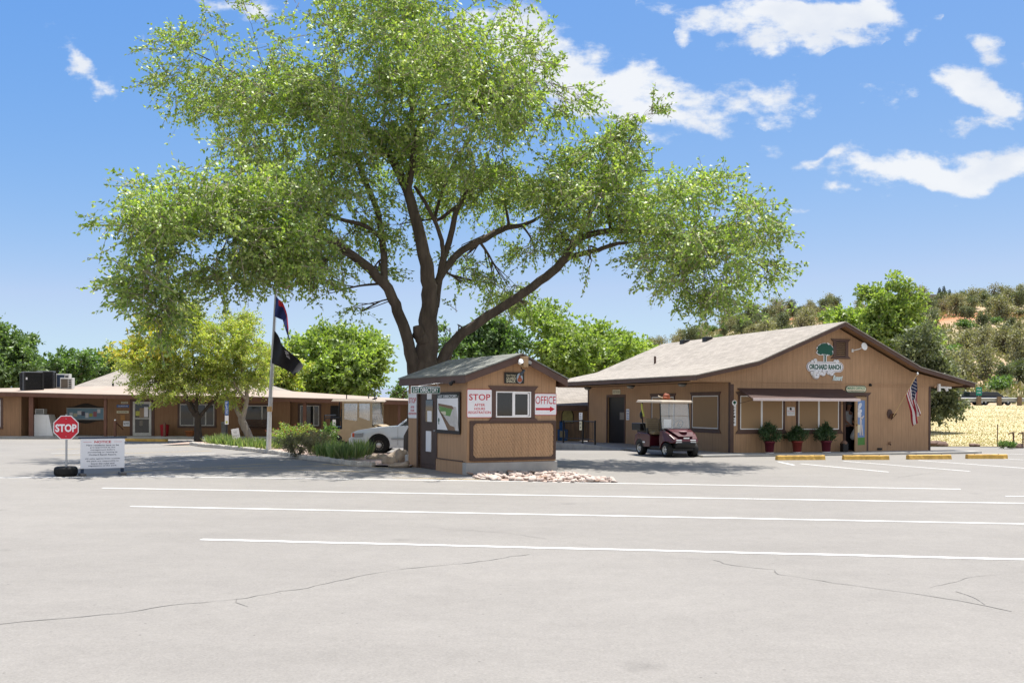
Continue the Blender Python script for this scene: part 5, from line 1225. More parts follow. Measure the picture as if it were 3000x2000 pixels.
lath('clay_pot', 'orange brown clay pot half hidden behind the dark tree trunk', 'pot', cf.w(fx_(556, 1270, .9), .9, .11), [(.16, 0), (.21, .22), (.23, .22), (.23, .27), (.19, .27), (.18, .2)], mat('clay', (.33, .12, .045), .7, .12, 5))
lath('grey_bin', 'grey tall bin against the clubhouse wall beside the blue post', 'bin', cf.w(fx_(657, 1270, .8), .8, .11), [(.13, 0), (.15, .62), (.16, .62), (.15, .68), (.02, .72)], mat('bin_grey', (.22, .22, .22), .5))
bs = thing('bench', 'dark brown bench with slatted back under the right clubhouse window', 'bench', cf.w(fx_(716, 1270, .9), .9, .11), cf.a)
bw = fx_(790, 1270, .9) - fx_(716, 1270, .9); dkw = mat('bench_wood', (.07, .035, .022), .6, .2, 5)
for k in range(4): MB().box(0, bw, .36, .39, .42 + k * .1, .5 + k * .1).build('back_slat', dkw, bs)
MB().box(0, bw, 0, .36, .34, .39).build('seat', dkw, bs, .005)
for sx in (.05, bw - .1): MB().box(sx, sx + .05, .02, .34, 0, .34).build('leg', dkw, bs)

# ------------------------------------------------------------------ planted island
edge = [(470, 1305), (560, 1303), (600, 1309), (650, 1313), (722, 1320), (790, 1328), (832, 1334), (900, 1346), (960, 1353), (1030, 1363), (1095, 1367), (1205, 1369)]
bk = [(1240, 1345), (1190, 1333), (1080, 1329), (1000, 1316), (850, 1303), (700, 1297), (560, 1297)]
gravel = mat('pink_gravel', (.40, .30, .25), .95, .4, 22, 1.0, bscale=60)
struct(MB().add([(*gp(*p).xy, .05) for p in edge + bk], [tuple(range(len(edge) + len(bk)))]).build('planting_bed', gravel))
kb = MB(); r = random.Random(2); kp = bez([gp(*p) for p in edge[1:-1]], 10); L0 = 0
for a, b in zip(kp[:-1], kp[1:]):
    d = b - a; n_ = max(1, round(d.length / .38)); t = d.normalized(); s_ = Vector((-t.y, t.x, 0))
    for i in range(n_):
        c = a + d * ((i + .5) / n_); l = d.length / n_ * .47
        M = Matrix.Translation(c) @ Matrix.Rotation(math.atan2(t.y, t.x) + r.uniform(-.05, .05), 4, 'Z')
        kb.prism([(-.09, 0), (.09, 0), (.08, .13 + r.uniform(-.015, .02)), (-.07, .13 + r.uniform(-.02, .01))], -l, l, 'x', 0, M)
struct(kb.build('kerb', mat('kerb_stone', (.42, .39, .34), .9, .2, 3, .4), None, .02))
# iris clumps
iris_leaf = leaf_mat('iris_leaf', [(.09, .15, .04), (.15, .23, .06), (.23, .30, .10), (.34, .35, .16)], .45, .06)
protos = []
rngi = np.random.default_rng(12)
iris_spots = [(632, 1304), (660, 1307), (690, 1311), (720, 1314), (750, 1316), (780, 1316), (812, 1314), (645, 1297), (675, 1300), (708, 1303), (738, 1306), (768, 1307), (800, 1307), (930, 1335), (955, 1341), (985, 1345), (1015, 1346), (1045, 1344), (1065, 1338), (945, 1327), (975, 1330), (1005, 1333), (1035, 1334), (1060, 1330), (925, 1322), (620, 1299)]
for k, (px, py) in enumerate(iris_spots):
    g_ = gp(px, py, .05)
    lab = 'green sword leaved iris clump by the flagpole' if px < 850 else 'green sword leaved iris clump before the white car wheel'
    if k < 4:
        o = thing('iris_clump', lab, 'plant', g_, 0, 'iris clumps in the planted island'); n = 85
        ar = rngi.uniform(0, 2 * np.pi, n); rad = rngi.uniform(0, .24, n); P = np.stack([rad * np.cos(ar), rad * np.sin(ar), 0 * ar], 1)
        D = unit(np.stack([np.cos(ar) * .25, np.sin(ar) * .25, 1 + 0 * ar], 1) + rngi.normal(0, .16, (n, 3)))
        npmesh('blades', leaf_verts(P, D, .44, .045, rngi), 4, iris_leaf, o); protos.append(o)
    else:
        o = copy_tree(protos[k % 4]); o.location = g_; o['label'] = lab
    o.rotation_euler = (0, 0, rngi.uniform(0, 6)); q_ = rngi.uniform(.85, 1.2); o.scale = (q_, q_, q_ * (1 if px > 850 else .8))
def shrub(name, lab, px, py, rx, ry, lm, n, L_, W_, seed, tips=None, up=.5):
    g_ = gp(px, py, .05); o = thing(name, lab, 'shrub', g_); r_ = np.random.default_rng(seed); s = g_.y / F; R_, Hh = rx * s, ry * 2 * s
    v = unit(r_.normal(size=(n, 3))); rr2 = r_.uniform(.15, 1, (n, 1)) ** .5 * (1 + .3 * np.sin(v[:, :1] * 7 + v[:, 2:] * 5)); P = v * rr2 * np.array((R_, R_ * .8, Hh / 2)) + np.array((0, 0, Hh * .52))
    D = unit(v + r_.normal(0, .6, (n, 3)) + np.array((0, 0, up)))
    npmesh('foliage', leaf_verts(P, D, L_, W_, r_), 4, lm, o)
    st = MB()
    for k in range(14):
        e = P[r_.integers(n)] * .9; st.tube([(0, 0, 0), tuple(e * .5 + r_.normal(0, .04, 3)), tuple(e)], [.014, .010, .005], 5)
    st.build('stems', bark_dark, o)
    if tips is not None:
        k = r_.choice(n, n // 14, replace=False); k = k[P[k][:, 2] > Hh * .45]; npmesh('red_tips', leaf_verts(P[k] * 1.04, D[k], L_ * 1.2, W_ * 1.4, r_), 4, tips, o)
    return o
shrub('rose_bush', 'yellow green rose bush with red tips right of the flagpole', 858, 1312, 62, 34, lime_leaf, 2600, .075, .04, 3, leaf_mat('red_tip', [(.35, .05, .04), (.45, .12, .08)], .3))
shrub('sage_bush', 'grey brown twiggy bush at the kerb in front of the rose bush', 872, 1337, 58, 34, sage_leaf, 3800, .09, .018, 4, None, .8)
shrub('sage_bush', 'grey brown thin bush between the rose bush and the iris', 928, 1330, 34, 32, sage_leaf, 1800, .09, .018, 5, None, .8)
shrub('green_bush', 'small dark green bush in front of the beige golf cart seat', 962, 1322, 24, 40, mid_leaf, 900, .09, .05, 6)
# boulders
stone = mat('boulder', (.36, .29, .22), .9, .25, 4, .8, bscale=14)
def rock(name, lab, loc, sx, sy, sz, seed, m_, group=None, sub=12):
    o = MB(); o.sphere((0, 0, sz * .42), (sx, sy, sz * .6), sub); r_ = Vector((seed * 3.1, seed * 1.7, 0))
    o.v = [tuple(Vector(v) * (1 + .55 * noise.noise(Vector(v).normalized() * 1.6 + r_) + .12 * noise.noise(Vector(v).normalized() * 5 + r_))) for v in o.v]
    b = o.build(name, m_); b.location = loc; return tag(b, lab, 'rock', group)
rock('boulder', 'largest tan boulder beside the left wall of the guard shack', gp(1172, 1358), .29, .25, .38, 1, stone, None, 24); rock('boulder', 'flat pale boulder in front of the white car wheel', gp(1112, 1348), .38, .22, .16, 2, stone, None, 24); rock('boulder', 'small boulder between the flat one and the largest one', gp(1143, 1363), .22, .18, .22, 3, stone, None, 20); rock('boulder', 'low grey boulder at the foot of the largest boulder', gp(1175, 1369), .30, .16, .14, 4, stone, None, 20)
cob = [mat('cobble_pink', (.38, .30, .26), .85, .25, 9, .3), mat('cobble_pale', (.47, .39, .34), .85, .2, 9, .3), mat('cobble_tan', (.35, .24, .18), .85, .25, 9, .3), mat('cobble_dark', (.10, .085, .08), .8, .3, 9, .3)]
pr = []
for k in range(7):
    pr.append(rock('cobble', 'pinkish pale cobble in the rock bed before the guard shack', (0, 0, 0), .085, .07, .08, k + 10, cob[[0, 1, 2, 0, 1, 1, 3][k]], 'cobbles before the guard shack', 8))
r = random.Random(21); cnt = 0; used = set()
def cobble(px, py, k, sc):
    global cnt
    o = pr[k] if k not in used else pr[k].copy()
    if k in used: C.objects.link(o)
    used.add(k); g_ = gp(px, py); o.location = (g_.x, g_.y, .0 + r.uniform(-.01, .03)); o.rotation_euler = (r.uniform(-.3, .3), r.uniform(-.3, .3), r.uniform(0, 6)); o.scale = (sc * r.uniform(.8, 1.3), sc * r.uniform(.8, 1.2), sc * r.uniform(.5, .9))
    if k == 6: o['label'] = 'dark brown cobble against the concrete footing of the guard shack'
    cnt += 1
while cnt < 235:
    px = r.uniform(1392, 1800); t = (px - 1392) / 408
    lo = 1404 + 9 * min(1, t * 1.6); hi = 1391 - 7 * min(1, t / .58) if t < .58 else 1384 + (t - .58) / .42 * 26
    if hi >= lo: continue
    cobble(px, r.uniform(hi, lo), r.choice([0, 1, 2, 3, 4, 5, 1, 4]), r.uniform(.6, 1.35))
for k in range(9): cobble(1380 + k * 29 + r.uniform(-6, 6), 1392 - k * .9, 6 if k % 2 else 2, r.uniform(.8, 1.4))
struct(MB().add([(*gp(*p).xy, .004) for p in [(1395, 1394), (1630, 1386), (1720, 1394), (1800, 1411), (1600, 1412), (1430, 1405)]], [(0, 1, 2, 3, 4, 5)]).build('gravel_bed', gravel))

# ------------------------------------------------------------------ stop sign in a tyre, notice frame, flagpole
g_ = gp(193, 1394); ss_ = thing('stop_sign', 'red octagonal stop sign on a steel post standing in an old tyre', 'stop sign', g_, R(8)); sY = g_.y / F
zc = CZ - unroll(192, 1252)[1] * sY
MB().tube([(0, .03, .06), (0, .03, zc + .30)], .024, 10).build('post', greymetal, ss_)
oc = lambda r_: [(r_ * math.cos(R(22.5 + 45 * k)), zc + r_ * math.sin(R(22.5 + 45 * k))) for k in range(8)]
pl_ = MB().prism(oc(.295), -.004, .0).build('plate_rim', white_sign, ss_)
MB().prism(oc(.275), -.007, -.004).build('plate', red_paint, ss_)
MB().text('STOP', 0, zc - .01, .46, .18, -.0075, 0, None, .035).build('lettering', white_sign, ss_)
for dz in (-.2, .2): MB().lathe([(.012, 0), (.008, .008)], 8, Matrix.Translation((0, -.007, zc + dz)) @ Matrix.Rotation(R(90), 4, 'X')).build('bolt', greymetal, ss_)
ty = thing('tyre', 'black car tyre lying flat around the foot of the stop sign', 'tyre', g_)
MB().lathe([(.12, .03), (.19, .005), (.235, .02), (.25, .06), (.252, .16), (.235, .205), (.19, .222), (.13, .195), (.12, .15), (.12, .03)], 36, None, 0, True, False).build('carcass', rubber, ty)
MB().lathe([(.001, .12), (.118, .12)], 24, None, 0, False, False).build('concrete_fill', concrete, ty)
tg = MB()
for k in range(36):
    a = 2 * math.pi * k / 36; M = Matrix.Rotation(a, 4, 'Z'); tg.box(.247, .2545, -.008, .008, .055, .165, 0, M)
tg.build('tread', rubber, ty)
g0, g1 = gp(248, 1393), gp(352, 1390); ctr = (g0 + g1) / 2; d = g1 - g0
nbd = thing('notice_board', 'white notice board in a dark blue frame on feet beside the stop sign', 'notice board', ctr, math.atan2(d.y, d.x)); sN = ctr.y / F
zz = lambda py: CZ - unroll(300, py)[1] * sN
nw = 121 * sN; z1, z0 = zz(1284), zz(1371)
frame_b = mat('frame_navy', (.018, .035, .07), .4, .15, 6)
MB().box(-nw / 2, nw / 2, -.02, .01, z0, z1).build('panel', white_sign, nbd, .004)
for sx in (-1, 1):
    MB().box(sx * nw * .455 - .035, sx * nw * .455 + .035, .012, .06, .03, z1).build('leg', frame_b, nbd, .004)
    MB().box(sx * nw * .455 - .06, sx * nw * .455 + .06, -.22, .25, 0, .06).build('foot', mat('foot_block', (.12, .11, .10), .6, .3, 8), nbd, .01)
MB().box(-nw / 2 - .05, nw / 2 + .05, -.03, .055, z1 + .001, z1 + .035).build('top_bar', frame_b, nbd, .006)
mbt = MB(); mbt.text('NOTICE', 0, z1 - .075, .36, .055, -.0205, 0, None, .02); mbt.box(-.42, -.24, -.0215, -.0195, z1 - .078, z1 - .072).box(.24, .42, -.0215, -.0195, z1 - .078, z1 - .072); mbt.build('heading', red_paint, nbd)
mbt = MB(); inkn = mat('ink_navy', (.05, .06, .10), .6)
for k, (tx, w) in enumerate([('New residents have to be', .70), ('pre-approved by the', .54), ('management before', .53), ('purchasing or renting at', .64), ('Orchard Ranch Resort.', .60), ('', 0), ('All sales agents from outside', .76), ('the park are responsible to', .70), ('know the rules and', .50), ('regulations of the park.', .62)]):
    if tx: mbt.text(tx, 0, z1 - .15 - .0545 * k + (.015 if k > 5 else 0), w, .034, -.0205, 0, None, .012)
mbt.build('lettering', inkn, nbd)
PY_ = gp(787, 1320, .05); fpole = thing('flagpole', 'tall white painted flagpole with a tan band standing in the island', 'flagpole', PY_); sP = PY_.y / F
top = at(812, 775, PY_.y) - PY_; mid = at(790, 1200, PY_.y) - PY_
MB().tube([(0, 0, 0), tuple(mid)], [.085, .072], 14).build('lower_pole', mat('pole_white', (.62, .62, .60), .5, .1, 3), fpole)
MB().tube([tuple(mid + Vector((0, 0, .012))), tuple(top)], [.062, .035], 14).build('upper_pole', mat('pole_grey', (.42, .42, .42), .45, .1, 3), fpole)
MB().tube([tuple(mid - Vector((0, 0, .06))), tuple(mid + Vector((.001, 0, .11)))], .092, 14).build('band', mat('band_tan', (.45, .28, .12), .6, .1, 5), fpole)
MB().sphere(tuple(top), .07, 10).build('finial', greymetal, fpole)
MB().tube([tuple(mid + Vector((.09, -.02, 0))), tuple(top + Vector((.05, -.04, -.1)))], .006, 5).build('halyard', white, fpole)
def pole_flag(name, lab, c4, mats, mif, nu=26, nv=18, amp=.08, seed=0, extra=None):
    """c4: pixels along the top edge from the hoist, then along the bottom edge"""
    m_ = len(c4) // 2; Q = [at(p[0], p[1], PY_.y - .05) for p in c4]; o = thing(name, lab, 'flag', Q[0]); TP = [p - Q[0] for p in Q[:m_]]; BT = [p - Q[0] for p in Q[m_:]]
    def ed(E_, u): k = min(m_ - 2, int(u * (m_ - 1))); return E_[k].lerp(E_[k + 1], u * (m_ - 1) - k)
    def fn(u, v):
        p = ed(TP, u).lerp(ed(BT, u), v)
        return p + Vector((.02 * math.sin(9 * u + seed), (amp * 2.2 * math.sin(u * 8 + v * 3 + seed) - .25 * u) * min(1, u * 2.5), -.06 * math.sin(u * math.pi) + .03 * math.sin(v * 6 + u * 9) * u))
    flag_cloth(o, 'cloth', nu, nv, fn, mats, mif); return o, fn
fblack = mat('flag_black', (.012, .012, .015), .75, .15, 6); fgrey = mat('flag_grey', (.42, .42, .44), .8, .1, 6); fnavy = mat('flag_navy', (.015, .025, .11), .8, .1, 6); fred = mat('flag_scarlet', (.42, .02, .03), .8, .1, 6); fgold = mat('flag_gold', (.5, .32, .06), .8, .1, 6)
def pow_m(u, v, i, j): return 1 if (.50 < u < .60 and .08 < v < .42 and j % 3 < 2 and (i + j) % 5) else 0
pole_flag('black_flag', 'black flag with pale marks along its fold, lowest on the flagpole', [(803, 968), (838, 1010), (893, 1074), (795, 1063), (850, 1082), (872, 1104)], [fblack, fgrey], pow_m, 34, 26, .09, 1)
pole_flag('state_flag', 'dark blue flag with a red edge hanging in the middle of the flagpole', [(808, 868), (830, 878), (853, 962), (803, 926), (829, 931), (857, 1006)], [fnavy, fred, fgold], lambda u, v, i, j: 1 if v < .3 and u > .3 else 0, 26, 16, .06, 2)
pole_flag('striped_flag', 'red and white striped flag at the top of the pole among the elm leaves', [(812, 785), (850, 815), (809, 835), (862, 850)], [red_c, white_c, fnavy], lambda u, v, i, j: 2 if u < .35 and v < .5 else int(v * 11) % 2, 26, 22, .05, 3)
# thin blue banner post and small tilted sign in the bed
g_ = gp(664, 1297, .05); bp_ = thing('banner_post', 'thin post with a blue vertical sign above a white plate beside the trees', 'sign post', g_); sB = g_.y / F
zb1 = CZ - unroll(664, 1178)[1] * sB; zb2 = CZ - unroll(664, 1219)[1] * sB; zb3 = CZ - unroll(664, 1246)[1] * sB
MB().box(-.03, .03, 0, .04, 0, zb1).build('post', darkmetal, bp_); MB().box(-.075, .075, -.015, -.001, zb2, zb1).build('blue_panel', mat('sign_blue', (.06, .13, .33), .5), bp_); MB().box(-.075, .075, -.015, -.001, zb3, zb2 - .02).build('white_panel', white_sign, bp_)
mbt = MB()
for k, c in enumerate('FLAGS'): mbt.text(c, 0, zb1 - .08 - k * (zb1 - zb2 - .08) / 5, .08, .08, -.016)
mbt.build('lettering', white_sign, bp_); MB().box(-.04, .04, -.017, -.0155, zb3 + .04, zb3 + .14).build('yellow_mark', mat('note_yellow', (.5, .5, .1), .6), bp_)
g_ = gp(696, 1302, .05); ts = thing('garden_sign', 'small white tilted no parking sign among the iris by the pale trunk', 'sign', g_, 0); ts.rotation_euler = (0, R(-10), 0)
MB().box(-.02, .02, 0, .02, -.05, .5).build('stake', white, ts); MB().box(-.15, .15, -.02, -.001, .24, .64).build('panel', white_sign, ts, .004)
MB().text('NO', 0, .5, .12, .08, -.021).text('PARKING', 0, .36, .24, .05, -.021).build('lettering', mat('grey_ink', (.3, .3, .3), .6), ts)

# ------------------------------------------------------------------ vehicles
rim_m = mat('rim_silver', (.55, .55, .55), .35, .08, 6, metal=.5)
def wheel(parent, x, y, r, w, side, hub='spoke'):
    """side = +1 left, -1 right"""
    e = bpy.data.objects.new('wheel', None); link(e, parent); e.location = (x, y, r)
    Mx = Matrix.Rotation(R(-90 * side), 4, 'X')
    MB().lathe([(r * .56, -w / 2), (r * .86, -w / 2), (r * .97, -w * .40), (r, -w * .25), (r, w * .25), (r * .97, w * .40), (r * .86, w / 2), (r * .56, w / 2), (r * .52, w * .3), (r * .52, -w * .3), (r * .56, -w / 2)], 30, Mx, 0, True, False).build('tyre', rubber, e)
    if hub == 'spoke':
        m_ = MB().lathe([(r * .56, w * .5), (r * .50, w * .42), (r * .46, w * .3), (r * .46, w * .28)], 30, Mx, 0, True, False)
        for k in range(5): m_.box(-r * .09, r * .09, 0, r * .52, w * .30, w * .38, 0, Mx @ Matrix.Rotation(2 * math.pi * k / 5, 4, 'Z'))
        m_.lathe([(r * .2, w * .3), (r * .18, w * .43), (.001, w * .45)], 14, Mx)
        m_.build('rim', rim_m, e); MB().lathe([(.001, w * .2), (r * .53, w * .2)], 20, Mx, 0, False, False).build('brake_disc', black, e)
    else:
        MB().lathe([(r * .6, w * .46), (r * .57, w * .5), (r * .5, w * .36), (r * .3, w * .30), (.001, w * .30)], 30, Mx, 0, True, False).build('rim', mat('rim_dark', (.05, .048, .045), .5, .1, 5, metal=.3), e)
        MB().lathe([(r * .30, w * .3), (r * .29, w * .46), (r * .2, w * .52), (.001, w * .53)], 20, Mx).build('hub_cap', rim_m, e)
        for k in range(12):
            a = 2 * math.pi * k / 12; MB().lathe([(r * .035, w * .37), (.001, w * .40)], 8, Mx @ Matrix.Translation((r * .46 * math.cos(a), r * .46 * math.sin(a), 0))).build('rim_hole', mat('rim_trim', (.4, .4, .38), .4), e) if k % 1 == 0 else None
    return e
def arc(cx, cz, r, a0, a1, n=10): return [(cx + r * math.cos(R(a0 + (a1 - a0) * k / n)), cz + r * math.sin(R(a0 + (a1 - a0) * k / n))) for k in range(n + 1)]
def paint_mat(name, col, rough=.25, metal=.15):
    m, nt, N, L, b = nodes_of(name); b.inputs['Base Color'].default_value = (*col, 1); b.inputs['Roughness'].default_value = rough; b.inputs['Metallic'].default_value = metal
    b.inputs['Coat Weight'].default_value = .6; b.inputs['Coat Roughness'].default_value = .08
    tc = N.new('ShaderNodeTexCoord'); no = N.new('ShaderNodeTexNoise'); no.inputs['Scale'].default_value = 3; no.inputs['Detail'].default_value = 6; L.new(tc.outputs['Object'], no.inputs[0])
    mr = N.new('ShaderNodeMapRange'); mr.inputs[3].default_value = rough * .7; mr.inputs[4].default_value = rough * 1.5; L.new(no.outputs['Fac'], mr.inputs[0]); L.new(mr.outputs[0], b.inputs['Roughness'])
    return m
lens = glass_mat('headlight_lens', (.55, .57, .58), .1)

# white sedan
sd_ = gp(1110, 1331); sx_ = at(1110, 1331, sd_.y)
car = thing('white_sedan', 'white older four door sedan nosing out from behind the guard shack', 'car', (sd_.x + 1.72, sd_.y + .86, 0), R(180))
carw = paint_mat('car_white', (.60, .64, .68), .2, .0)
def car_taper(mb, k=.14, x0=1.7):
    out = []
    for x, y, z in mb.v:
        f = max(0, abs(x) - x0); y *= 1 - k * (f / .9) ** 2; y *= 1 - .10 * max(0, z - .72) / .3 - .05 * max(0, .45 - z) / .25; out.append((x, y, z))
    mb.v = out; return mb
up_ = [(2.70, .30), (2.74, .40), (2.74, .52), (2.66, .58), (2.62, .72), (2.45, .80), (2.0, .875), (1.5, .92), (1.0, .955), (.4, .97), (-.6, .975), (-1.5, .97), (-2.0, .95), (-2.6, .90), (-2.7, .75), (-2.72, .4), (-2.66, .3)]
lowp = [(-1.93, .27)] + arc(-1.55, .33, .375, 200, -20, 12)[0:13] + [(-1.17, .22), (1.35, .22)] + arc(1.72, .33, .375, 200, -20, 12) + [(2.1, .27)]
bodyp = up_ + lowp
cb2 = MB().prism(bodyp, -.95, .95); car_taper(cb2)
cbo = cb2.build('body', carw, car, .07, 4)
for f in cbo.data.polygons: f.use_smooth = True
gh = MB(); gv = [(1.08, .94, .80), (.45, 1.40, .62), (-.95, 1.42, .62), (-1.75, .97, .78)]
vs = []
for x, z, hw_ in gv: vs += [(x, -hw_, z), (x, hw_, z)]
gh.add(vs, [(0, 1, 3, 2), (2, 3, 5, 4), (4, 5, 7, 6), (0, 2, 4, 6), (1, 7, 5, 3), (0, 6, 7, 1)]); gh.build('cabin_glass', glass, car, .04, 3)
rfp = MB(); rfp.add([(.42, -.60, 1.415), (.42, .60, 1.415), (-.93, -.60, 1.435), (-.93, .60, 1.435), (.47, -.62, 1.39), (.47, .62, 1.39), (-.97, -.62, 1.41), (-.97, .62, 1.41)], [(0, 1, 3, 2), (4, 6, 7, 5), (0, 4, 5, 1), (2, 3, 7, 6), (0, 2, 6, 4), (1, 5, 7, 3)]); rfp.build('roof', carw, car, .02)
for s in (-1, 1):
    MB().tube([(1.09, s * .79, .94), (.47, s * .625, 1.41)], .035, 8).build('pillar', carw, car); MB().tube([(-1.72, s * .77, .97), (-.97, s * .625, 1.42)], .06, 8).build('pillar', carw, car); MB().tube([(-.45, s * .80, .95), (-.4, s * .63, 1.41)], .03, 8).build('pillar', carw, car)
    h_ = MB(); h_.box(2.24, 2.55, -.06, .06, -.075, .075); h_.v = [(x, y + s * (.905 - .133 * ((x - 1.7) / .9) ** 2 + .0), z + .655 - .05 * (x - 2.24)) for x, y, z in h_.v]; h_.build('headlight', glass_mat('car_lens', (.26, .28, .30), .08) if 'car_lens' not in bpy.data.materials else bpy.data.materials['car_lens'], car, .02)
    h_ = MB(); h_.box(2.53, 2.62, -.04, .06, -.07, .07); h_.v = [(x, y + s * (.91 - .133 * ((x - 1.7) / .9) ** 2 - .005), z + .645) for x, y, z in h_.v]; h_.build('turn_signal', mat('amber_red', (.45, .07, .03), .2), car, .02)
    MB().box(.55, .75, s * .93 - .12, s * .93 + .12, .98, 1.10).build('mirror', carw, car, .03)
    MB().box(1.08, 1.086, s * .952 - .004, s * .952 + .004, .32, .90).build('door_gap', black, car)
    ar_ = MB(); ar_.prism(arc(1.72, .33, .372, 200, -20, 14), -.04, .04); ar_.v = [(x, y + s * .80, z) for x, y, z in ar_.v]; ar_.build('wheel_arch', black, car)
    ar_ = MB(); ar_.prism(arc(-1.55, .33, .372, 200, -20, 14), -.04, .04); ar_.v = [(x, y + s * .80, z) for x, y, z in ar_.v]; ar_.build('wheel_arch', black, car)
    wheel(car, 1.72, s * .80, .31, .21, s, 'cap'); wheel(car, -1.55, s * .80, .31, .21, s, 'cap')
MB().box(2.60, 2.70, -.55, .55, .58, .70).build('grille', greymetal, car, .02)
bm_ = MB()
prb = [(x, .95 * (1 - .14 * ((x - 1.7) / .9) ** 2) + .012) for x in (2.16, 2.3, 2.45, 2.58, 2.66)] + [(2.755, .60), (2.765, .3)]
prb = prb + [(x, -y) for x, y in prb[::-1]]; bm_.prism(prb + [(2.5, -.5), (2.5, .5)], .37, .545, 'z'); bm_.build('bumper', mat('bumper_white', (.50, .53, .56), .4, .05, 4), car, .03, 3)
for s in (-1, 1): MB().box(-1.1, 1.3, s * .957 - .012, s * .957 + .012, .50, .555).build('side_moulding', mat('moulding_grey', (.30, .32, .34), .5), car, .006)

# golf carts
def golf_cart(name, lab, loc, rz, colm, seatm, roofm, enclosed=False):
    o = thing(name, lab, 'golf cart', loc, rz)
    rr2, fr2 = -.86, .84
    rear = [(-.16, .30), (-.12, .66), (-.30, .74), (-.95, .76), (-1.16, .68), (-1.22, .46), (-1.19, .36)] + arc(rr2, .24, .315, 160, 8, 10)
    b_ = MB().prism(rear, -.57, .57).build('rear_body', colm, o, .045, 4)
    cowl = [(.50, .34), (.46, .62), (.50, .90), (.66, .93), (.98, .80), (1.20, .66), (1.24, .58), (1.18, .53)] + arc(fr2, .24, .33, 55, 168, 8)
    c_ = MB().prism(cowl, -.56, .56); c_.v = [(x, y * (1 - .22 * max(0, x - .75) / .45), z - .06 * max(0, abs(y) - .3) / .25) for x, y, z in c_.v]
    c_.build('front_cowl', colm, o, .05, 4)
    hood = MB(); hood.add([(.55, -.40, .895), (.55, .40, .895), (.72, .42, .89), (.72, -.42, .89), (1.0, -.38, .785), (1.0, .38, .785), (1.18, .26, .655), (1.18, -.26, .655)], [(0, 3, 2, 1), (3, 4, 5, 2), (4, 7, 6, 5)]); ho = hood.build('hood_panel', colm, o); sdd = ho.modifiers.new('s', 'SOLIDIFY'); sdd.thickness = .03; sdd.offset = 1
    MB().box(-.25, .62, -.52, .52, .27, .33).build('floor', black, o, .01); MB().box(-1.1, 1.05, -.40, .40, .20, .30).build('chassis', black, o, .02)
    MB().prism([(1.0, .30), (1.16, .30), (1.24, .42), (1.22, .54), (1.05, .56)], -.36, .36).build('bumper', black, o, .03)
    for s in (-1, 1):
        h_ = MB().box(1.13, 1.245, -.11, .11, -.055, .055); h_.v = [(x - abs(y) * .12, y + s * .26, z + .515 - .0 * y) for x, y, z in h_.v]; h_.build('headlight', lens, o, .02)
        MB().box(-.2, .5, s * .50 - .04, s * .50 + .06, .24, .30).build('rocker', black, o, .015)
        wheel(o, fr2, s * .47, .235, .20, s); wheel(o, rr2, s * .47, .235, .21, s)
        MB().tube([(.56, s * .53, .86), (.50, s * .53, 1.30), (.46, s * .53, 1.79)], .022, 8).build('front_strut', black, o)
        MB().tube([(-.55, s * .50, .80), (-.72, s * .52, 1.10), (-.78, s * .52, 1.45), (-.74, s * .52, 1.79)], .022, 8).build('rear_strut', black, o)
        MB().prism(arc(rr2, .24, .31, 165, 10, 10), s * .50 - .06, s * .50 + .06).build('wheel_arch', black, o)
        MB().box(-.42, -.30, s * .545 - .02, s * .545 + .02, .74, .92).build('arm_rest', black, o, .01)
    MB().box(-.48, .02, -.50, .50, .70, .82).build('seat_cushion', seatm, o, .05, 3)
    for s in (-1, 1):
        k_ = MB().box(-.06, .06, -.235, .235, -.25, .22); k_.v = [(x - .14 * z, y + s * .25, z) for x, y, z in k_.v]; so2 = k_.build('seat_back', seatm, o, .055, 3, loc=(-.56, 0, 1.02))
        gr2 = MB()
        for i in range(4): gr2.box(.058, .068, s * .25 - .2, s * .25 + .2, -.12 + .07 * i, -.112 + .07 * i)
        gr2.v = [(x - .14 * z, y, z) for x, y, z in gr2.v]; gr2.build('seam', trim, so2)
    rp_ = MB().box(-1.02, .64, -.58, .58, 1.80, 1.885); rp_.v = [(x, y, z - .035 * (abs(y) / .58) ** 2 - .02 * (x > .5)) for x, y, z in rp_.v]; rp_.build('roof', roofm, o, .03, 3)
    MB().box(-1.04, .66, -.60, .60, 1.775, 1.80).build('roof_rim', roofm, o, .012)
    for z0_, z1_ in ((.90, 1.32), (1.335, 1.77)):
        w_ = MB().box(.0, .006, -.52, .52, z0_, z1_); w_.v = [(x + .575 - .115 * (z - .86), y, z) for x, y, z in w_.v]; w_.build('windshield', clearv, o)
    stw = MB(); cy = .25; pts = []
    Ms = Matrix.Translation((.30, cy, 1.05)) @ Matrix.Rotation(R(-55), 4, 'Y')
    stw.tube([Ms @ Vector((.17 * math.cos(2 * math.pi * k / 20), .17 * math.sin(2 * math.pi * k / 20), 0)) for k in range(21)], .016, 8, 0, False)
    stw.tube([Ms @ Vector((-.16, 0, 0)), Ms @ Vector((.16, 0, 0))], .014, 6).tube([Ms @ Vector((0, 0, 0)), Ms @ Vector((0, .16, 0))], .014, 6).tube([Ms @ Vector((0, 0, 0)), (.52, cy, .78)], .022, 8)
    stw.build('steering_wheel', black, o); MB().box(.42, .50, -.5, .5, .74, .92).build('dashboard', black, o, .02)
    return o
mar = paint_mat('cart_maroon', (.060, .006, .013), .28, .0)
mar.node_tree.nodes['Principled BSDF'].inputs['Coat Weight'].default_value = .25
seat_tan = mat('seat_tan', (.20, .155, .095), .6, .12, 6, .1); roof_beige = mat('cart_roof', (.60, .52, .43), .55, .08, 4)
hd_ = Vector((.366, -.93, 0)); fa_ = gp(1992, 1338)
cart = golf_cart('golf_cart', 'maroon golf cart with clear windshield and tan seats parked by the office side wall', fa_ - hd_ * .84, math.atan2(hd_.y, hd_.x), mar, seat_tan, roof_beige)
